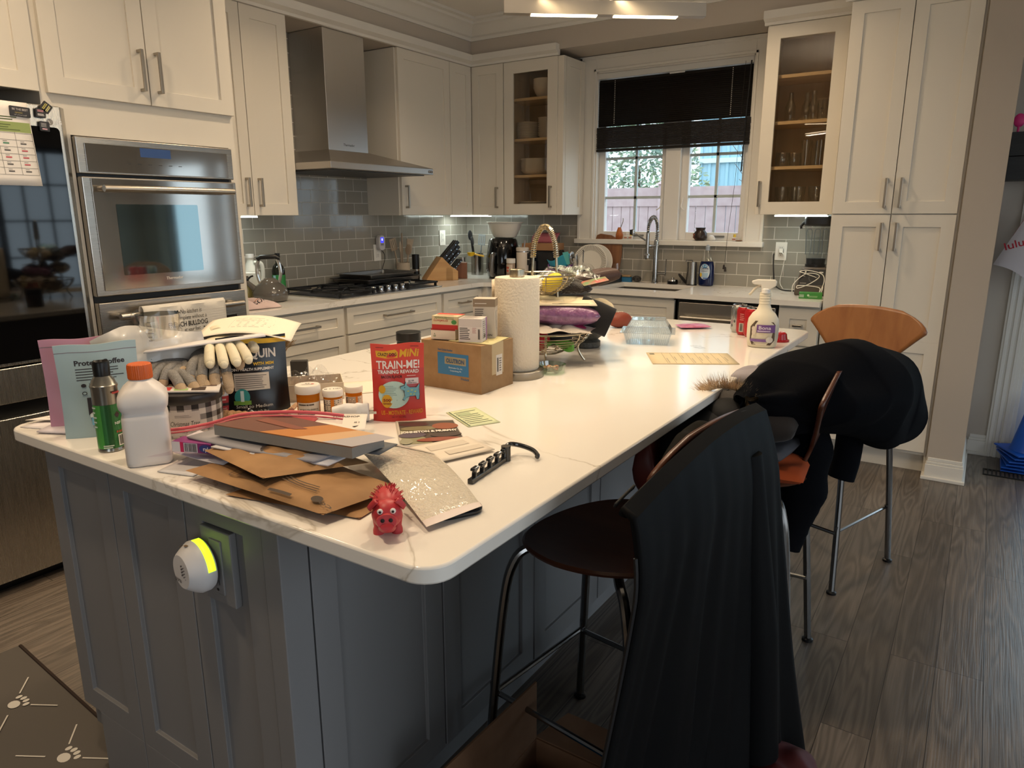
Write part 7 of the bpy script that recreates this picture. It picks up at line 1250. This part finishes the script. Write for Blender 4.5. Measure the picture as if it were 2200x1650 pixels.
# cross-sections from near to far over the stool back: (y, centre x, crest z, half width, inner drop, outer drop)
secs = [(-3.02, 3.17, .925, .02, .03, .03), (-2.97, 3.205, .955, .085, .13, .10), (-2.89, 3.27, 1.005, .145, .22, .20), (-2.77, 3.32, 1.03, .17, .22, .26), (-2.65, 3.36, 1.035, .175, .20, .34), (-2.53, 3.39, 1.01, .165, .2, .39), (-2.43, 3.43, .95, .13, .18, .34), (-2.35, 3.46, .86, .08, .11, .19), (-2.31, 3.47, .80, .01, .02, .03)]
def sws(u, v):
    k = v*(len(secs)-1); i = min(int(k), len(secs)-2); f_ = k-i; f_ = f_*f_*(3-2*f_); A_ = [a+(b_-a)*f_ for a, b_ in zip(secs[i], secs[i+1])]; y, cx, zc, hw, di, do = A_
    a = 2*pi*u; c, s_ = cos(a), sin(a)            # a=0 outer side, pi/2 top, pi inner, 3pi/2 bottom
    drop = do*(.5+.5*c)+di*(.5-.5*c); z = zc-drop*(.5-.5*s_)-.0
    x = cx+hw*c*(1+.25*(s_ < 0)*s_*.5); w_ = .008*sin(a*3+v*9)+.006*sin(a*5-v*13)+.003*sin(v*29+a*2)
    return (x+w_*c+.004*sin(v*17)*abs(c), y, z+w_*s_)
Mb().grid(sws, 64, 60).build('torso', SW, t)
sl = smooth_path([(3.27, -2.72, .86), (3.285, -2.73, .76), (3.295, -2.75, .66), (3.285, -2.765, .56), (3.27, -2.775, .475)], 6); Mb().tube(sl, [.06+.006*sin(i*.9) for i in range(19)]+[.056, .052, .05, .046, .046, .047], 22).build('sleeve', SW, t); Mb().tube([sl[-1]+Vec((0, 0, .004)), sl[-1]+Vec((-.012, -.012, -.055))], [.047, .044], 22).build('cuff', SW, t)
Mb().tube(smooth_path([(3.375, -2.56, .80), (3.37, -2.55, .66), (3.36, -2.56, .585)], 6), .04, 16).build('far_sleeve', SW, t)
# ---------------------------------------------------------------- floor things
t = thing('open_carton', 'open cardboard carton on the floor beside nearest stool', 'box', (2.87, -3.584, 0)); CBM = mat('#7d5b42', .85, noise=('#86644a', 14)); bw, bd, bh_ = .29, .36, .13
Mb().box(0, bw, -bd, 0, 0, .005).build('bottom', CBM, t, smooth=0)
b = Mb(); b.box(0, bw, -.005, 0, .005, bh_); b.box(0, bw, -bd, -bd+.005, .005, bh_); b.box(0, .005, -bd+.005, -.005, .005, bh_); b.box(bw-.005, bw, -bd+.005, -.005, .005, bh_); b.build('walls', CBM, t, smooth=0)
def flap(pts): p = [Vec(q) for q in pts]; Mb().grid(lambda u, v: tuple((p[0]*(1-u)+p[1]*u)*(1-v)+(p[3]*(1-u)+p[2]*u)*v), 4, 4).build('flap', CBM, t, smooth=0, solid=.005)
flap([(0, -bd, bh_), (0, 0, bh_), (-.005, .008, bh_+.15), (-.02, -bd-.02, bh_+.15)]); flap([(0, 0, bh_), (bw, 0, bh_), (bw-.02, .13, bh_-.01), (.02, .13, bh_-.01)])
flap([(bw, -bd, bh_), (bw, -.03, bh_), (bw-.005, -.135, bh_+.165), (bw+.02, -bd, bh_+.12)]); flap([(0, -bd, bh_), (bw, -bd, bh_), (bw, -bd-.13, bh_-.05), (0, -bd-.13, bh_-.05)])
t = thing('snack_bag', 'orange and blue snack bag inside the open carton', 'bag', (2.965, -3.70, .095), rot=(R(-28), 0, R(12)))
sb = lambda u, v, s=-1, o=0: ((u-.5)*.145, (v-.5)*.2, -s*.02*(sin(pi*min(max(u, 0), 1))*sin(pi*min(max(v, 0), 1)))**.5+.003*sin(u*30)*(v > .93)+(o if s < 0 else 0)); Mb().grid(lambda u, v: sb(u, v), 20, 18).grid(lambda u, v: sb(u, v, 1), 20, 18).build('bag_body', mat('#c4660c', .3), t)
I = Ink(lambda u, v, o: sb(u, v, -1, o+.0008)); I.r(.02, .0, .98, .62, '#1c6f96', 12, 10); I.p([(.02, .62), (.98, .7), (.98, .62)], '#c48a1c'); I.r(.4, .56, .8, .68, '#233a7a', 8, 4); I.e(.72, .82, .07, .05, '#b9b04a'); I.e(.8, .8, .05, .045, '#7fa03a'); I.lines(.45, .59, .76, .65, 1, '#cfd6df', .5); I.build(t)
pillow('dark_red_bag', 'dark red bag edge behind the black jacket hem', 'bag', (3.42, -3.40, .1), .16, .2, .2, 20, mat('#4a1418', .6), .8, (0, 0), .008, 5)
t = thing('pet_mat', 'grey pet mat with white paw prints at lower left', 'mat', (1.55, -4.30, .001), R(-4)); Mb().prism(rrect(.85, .5, .02, 4, 0, 0), 0, .006).build('mat_body', mat('#55504b', .9), t, smooth=0); Mb().tube([(.42, -.245, .005), (.42, .245, .005), (-.42, .245, .005)], .006, 6).build('binding', mat('#2a1d16', .9), t)
I = Ink(flat(.006)); 
for px_, py_ in ((.24, .12), (-.1, .12), (.07, -.08), (.24, -.25), (-.3, -.08)):
    I.e(px_, py_, .02, .015, '#c9c4bb', 14)
    for k in range(4): I.e(px_-.026+.0175*k, py_+.022+.006*(k in (1, 2)), .007, .009, '#c9c4bb', 10)
    for a in (35, 145, 215, 325): q = Vec((cos(R(a)), sin(R(a)))); n_ = Vec((-q.y, q.x))*.002; p0 = Vec((px_, py_))+q*.05; p1 = Vec((px_, py_))+q*.13; I.p([tuple(p0-n_), tuple(p1-n_), tuple(p1+n_), tuple(p0+n_)], '#c9c4bb')
I.build(t, 'paw_print')
# ---------------------------------------------------------------- right edge: shelf, bag, cones, vent
t = thing('wall_shelf', 'black wood box shelf on the partition near the patio door', 'shelf', (3.688, -.14, 1.56)); Mb().box(0, .25, -.13, .13, .0, .115).box(0, .25, -.13, .13, .118, .235).build('shelf_box', mat('#1a1a1b', .5, noise=('#232324', 14, (1, 1, 6))), t, smooth=0, bev=.002)
t = thing('silicone_spoon', 'hot pink silicone spoon sticking up from the black shelf', 'spoon', (3.712, -.21, 1.796)); Mb().tube([(0, 0, 0), (.0, 0, .03)], .006).build('shaft', mat('#d02a72', .45), t); Mb().sph((0, 0, .06), (.026, .012, .034), 20, 12).build('bowl', mat('#d8307a', .45), t)
t = thing('shopping_bag', 'red and white reusable shopping bag hanging under black shelf', 'bag', (3.83, -.17, 1.06), rot=(0, R(24), 0))
bf = lambda u, v, s, o=0: ((u-.5)*.3, s*(.05*sin(pi*min(max(u, 0), 1))**.5*(1-.5*v)+.002+o), v*.3+.012*sin(u*6))
b = Mb(); b.grid(lambda u, v: bf(u, v, -1), 20, 16); b.cur = 0; b.grid(lambda u, v: bf(u, v, 1), 20, 16); b.build('bag_body', mat('#c9c4ca', .5), t)
I = Ink(lambda u, v, o: bf(u, v, -1, o)); I.p([(0, .8), (1, .8), (1, 1), (0, 1)], '#a81e30'); I.p([(0, .55), (.2, .85), (0, 1)], '#a81e30'); I.p([(.42, 0), (1, .0), (1, .55), (.7, .4)], '#a81e30'); I.t('lululemon', .33, .52, .2, '#b02236', bold=.01, rot=R(38), fit=.75); I.build(t, 'bag_print')
for y in (-.03, .03): Mb().tube(smooth_path([(-.07, y, .29), (-.05, y*.6, .4), (.03, y*.2, .5), (.09, y*.6, .42), (.08, y, .29)], 6), .008, 8).build('strap', mat('#a81e30', .6), t)
CN_ = mat('#0f4fb0', .4)
g0 = thing('blue_cone', 'lowest of the nested blue sport cones on the floor', 'cone', (3.99, -.17, .001), 0); Mb().box(-.12, .12, -.12, .12, 0, .008).build('cone_base', CN_, g0, smooth=0, bev=.002); Mb().lathe([(.095, .008), (.085, .03), (.03, .3), (.026, .3), (.08, .025)], 28).build('cone_body', CN_, g0)
for k, nm in enumerate(('second', 'third', 'fourth', 'fifth', 'topmost')): dup(g0, (3.99+.006*(k % 2), -.17+.004*k, .001+.02*(k+1)), .12*k, '%s of the nested blue sport cones counted from the floor' % nm)
t = thing('floor_register', 'dark metal floor vent in front of the patio door', 'vent', (3.95, -.34, .0005)); b = Mb(); b.box(-.16, .16, -.055, -.045, 0, .005); b.box(-.16, .16, .045, .055, 0, .005)
for k in range(17): b.box(-.16+k*.0195, -.153+k*.0195, -.045, .045, 0, .005)
b.build('grille', mat('#1a1815', .5, .4), t, smooth=0)
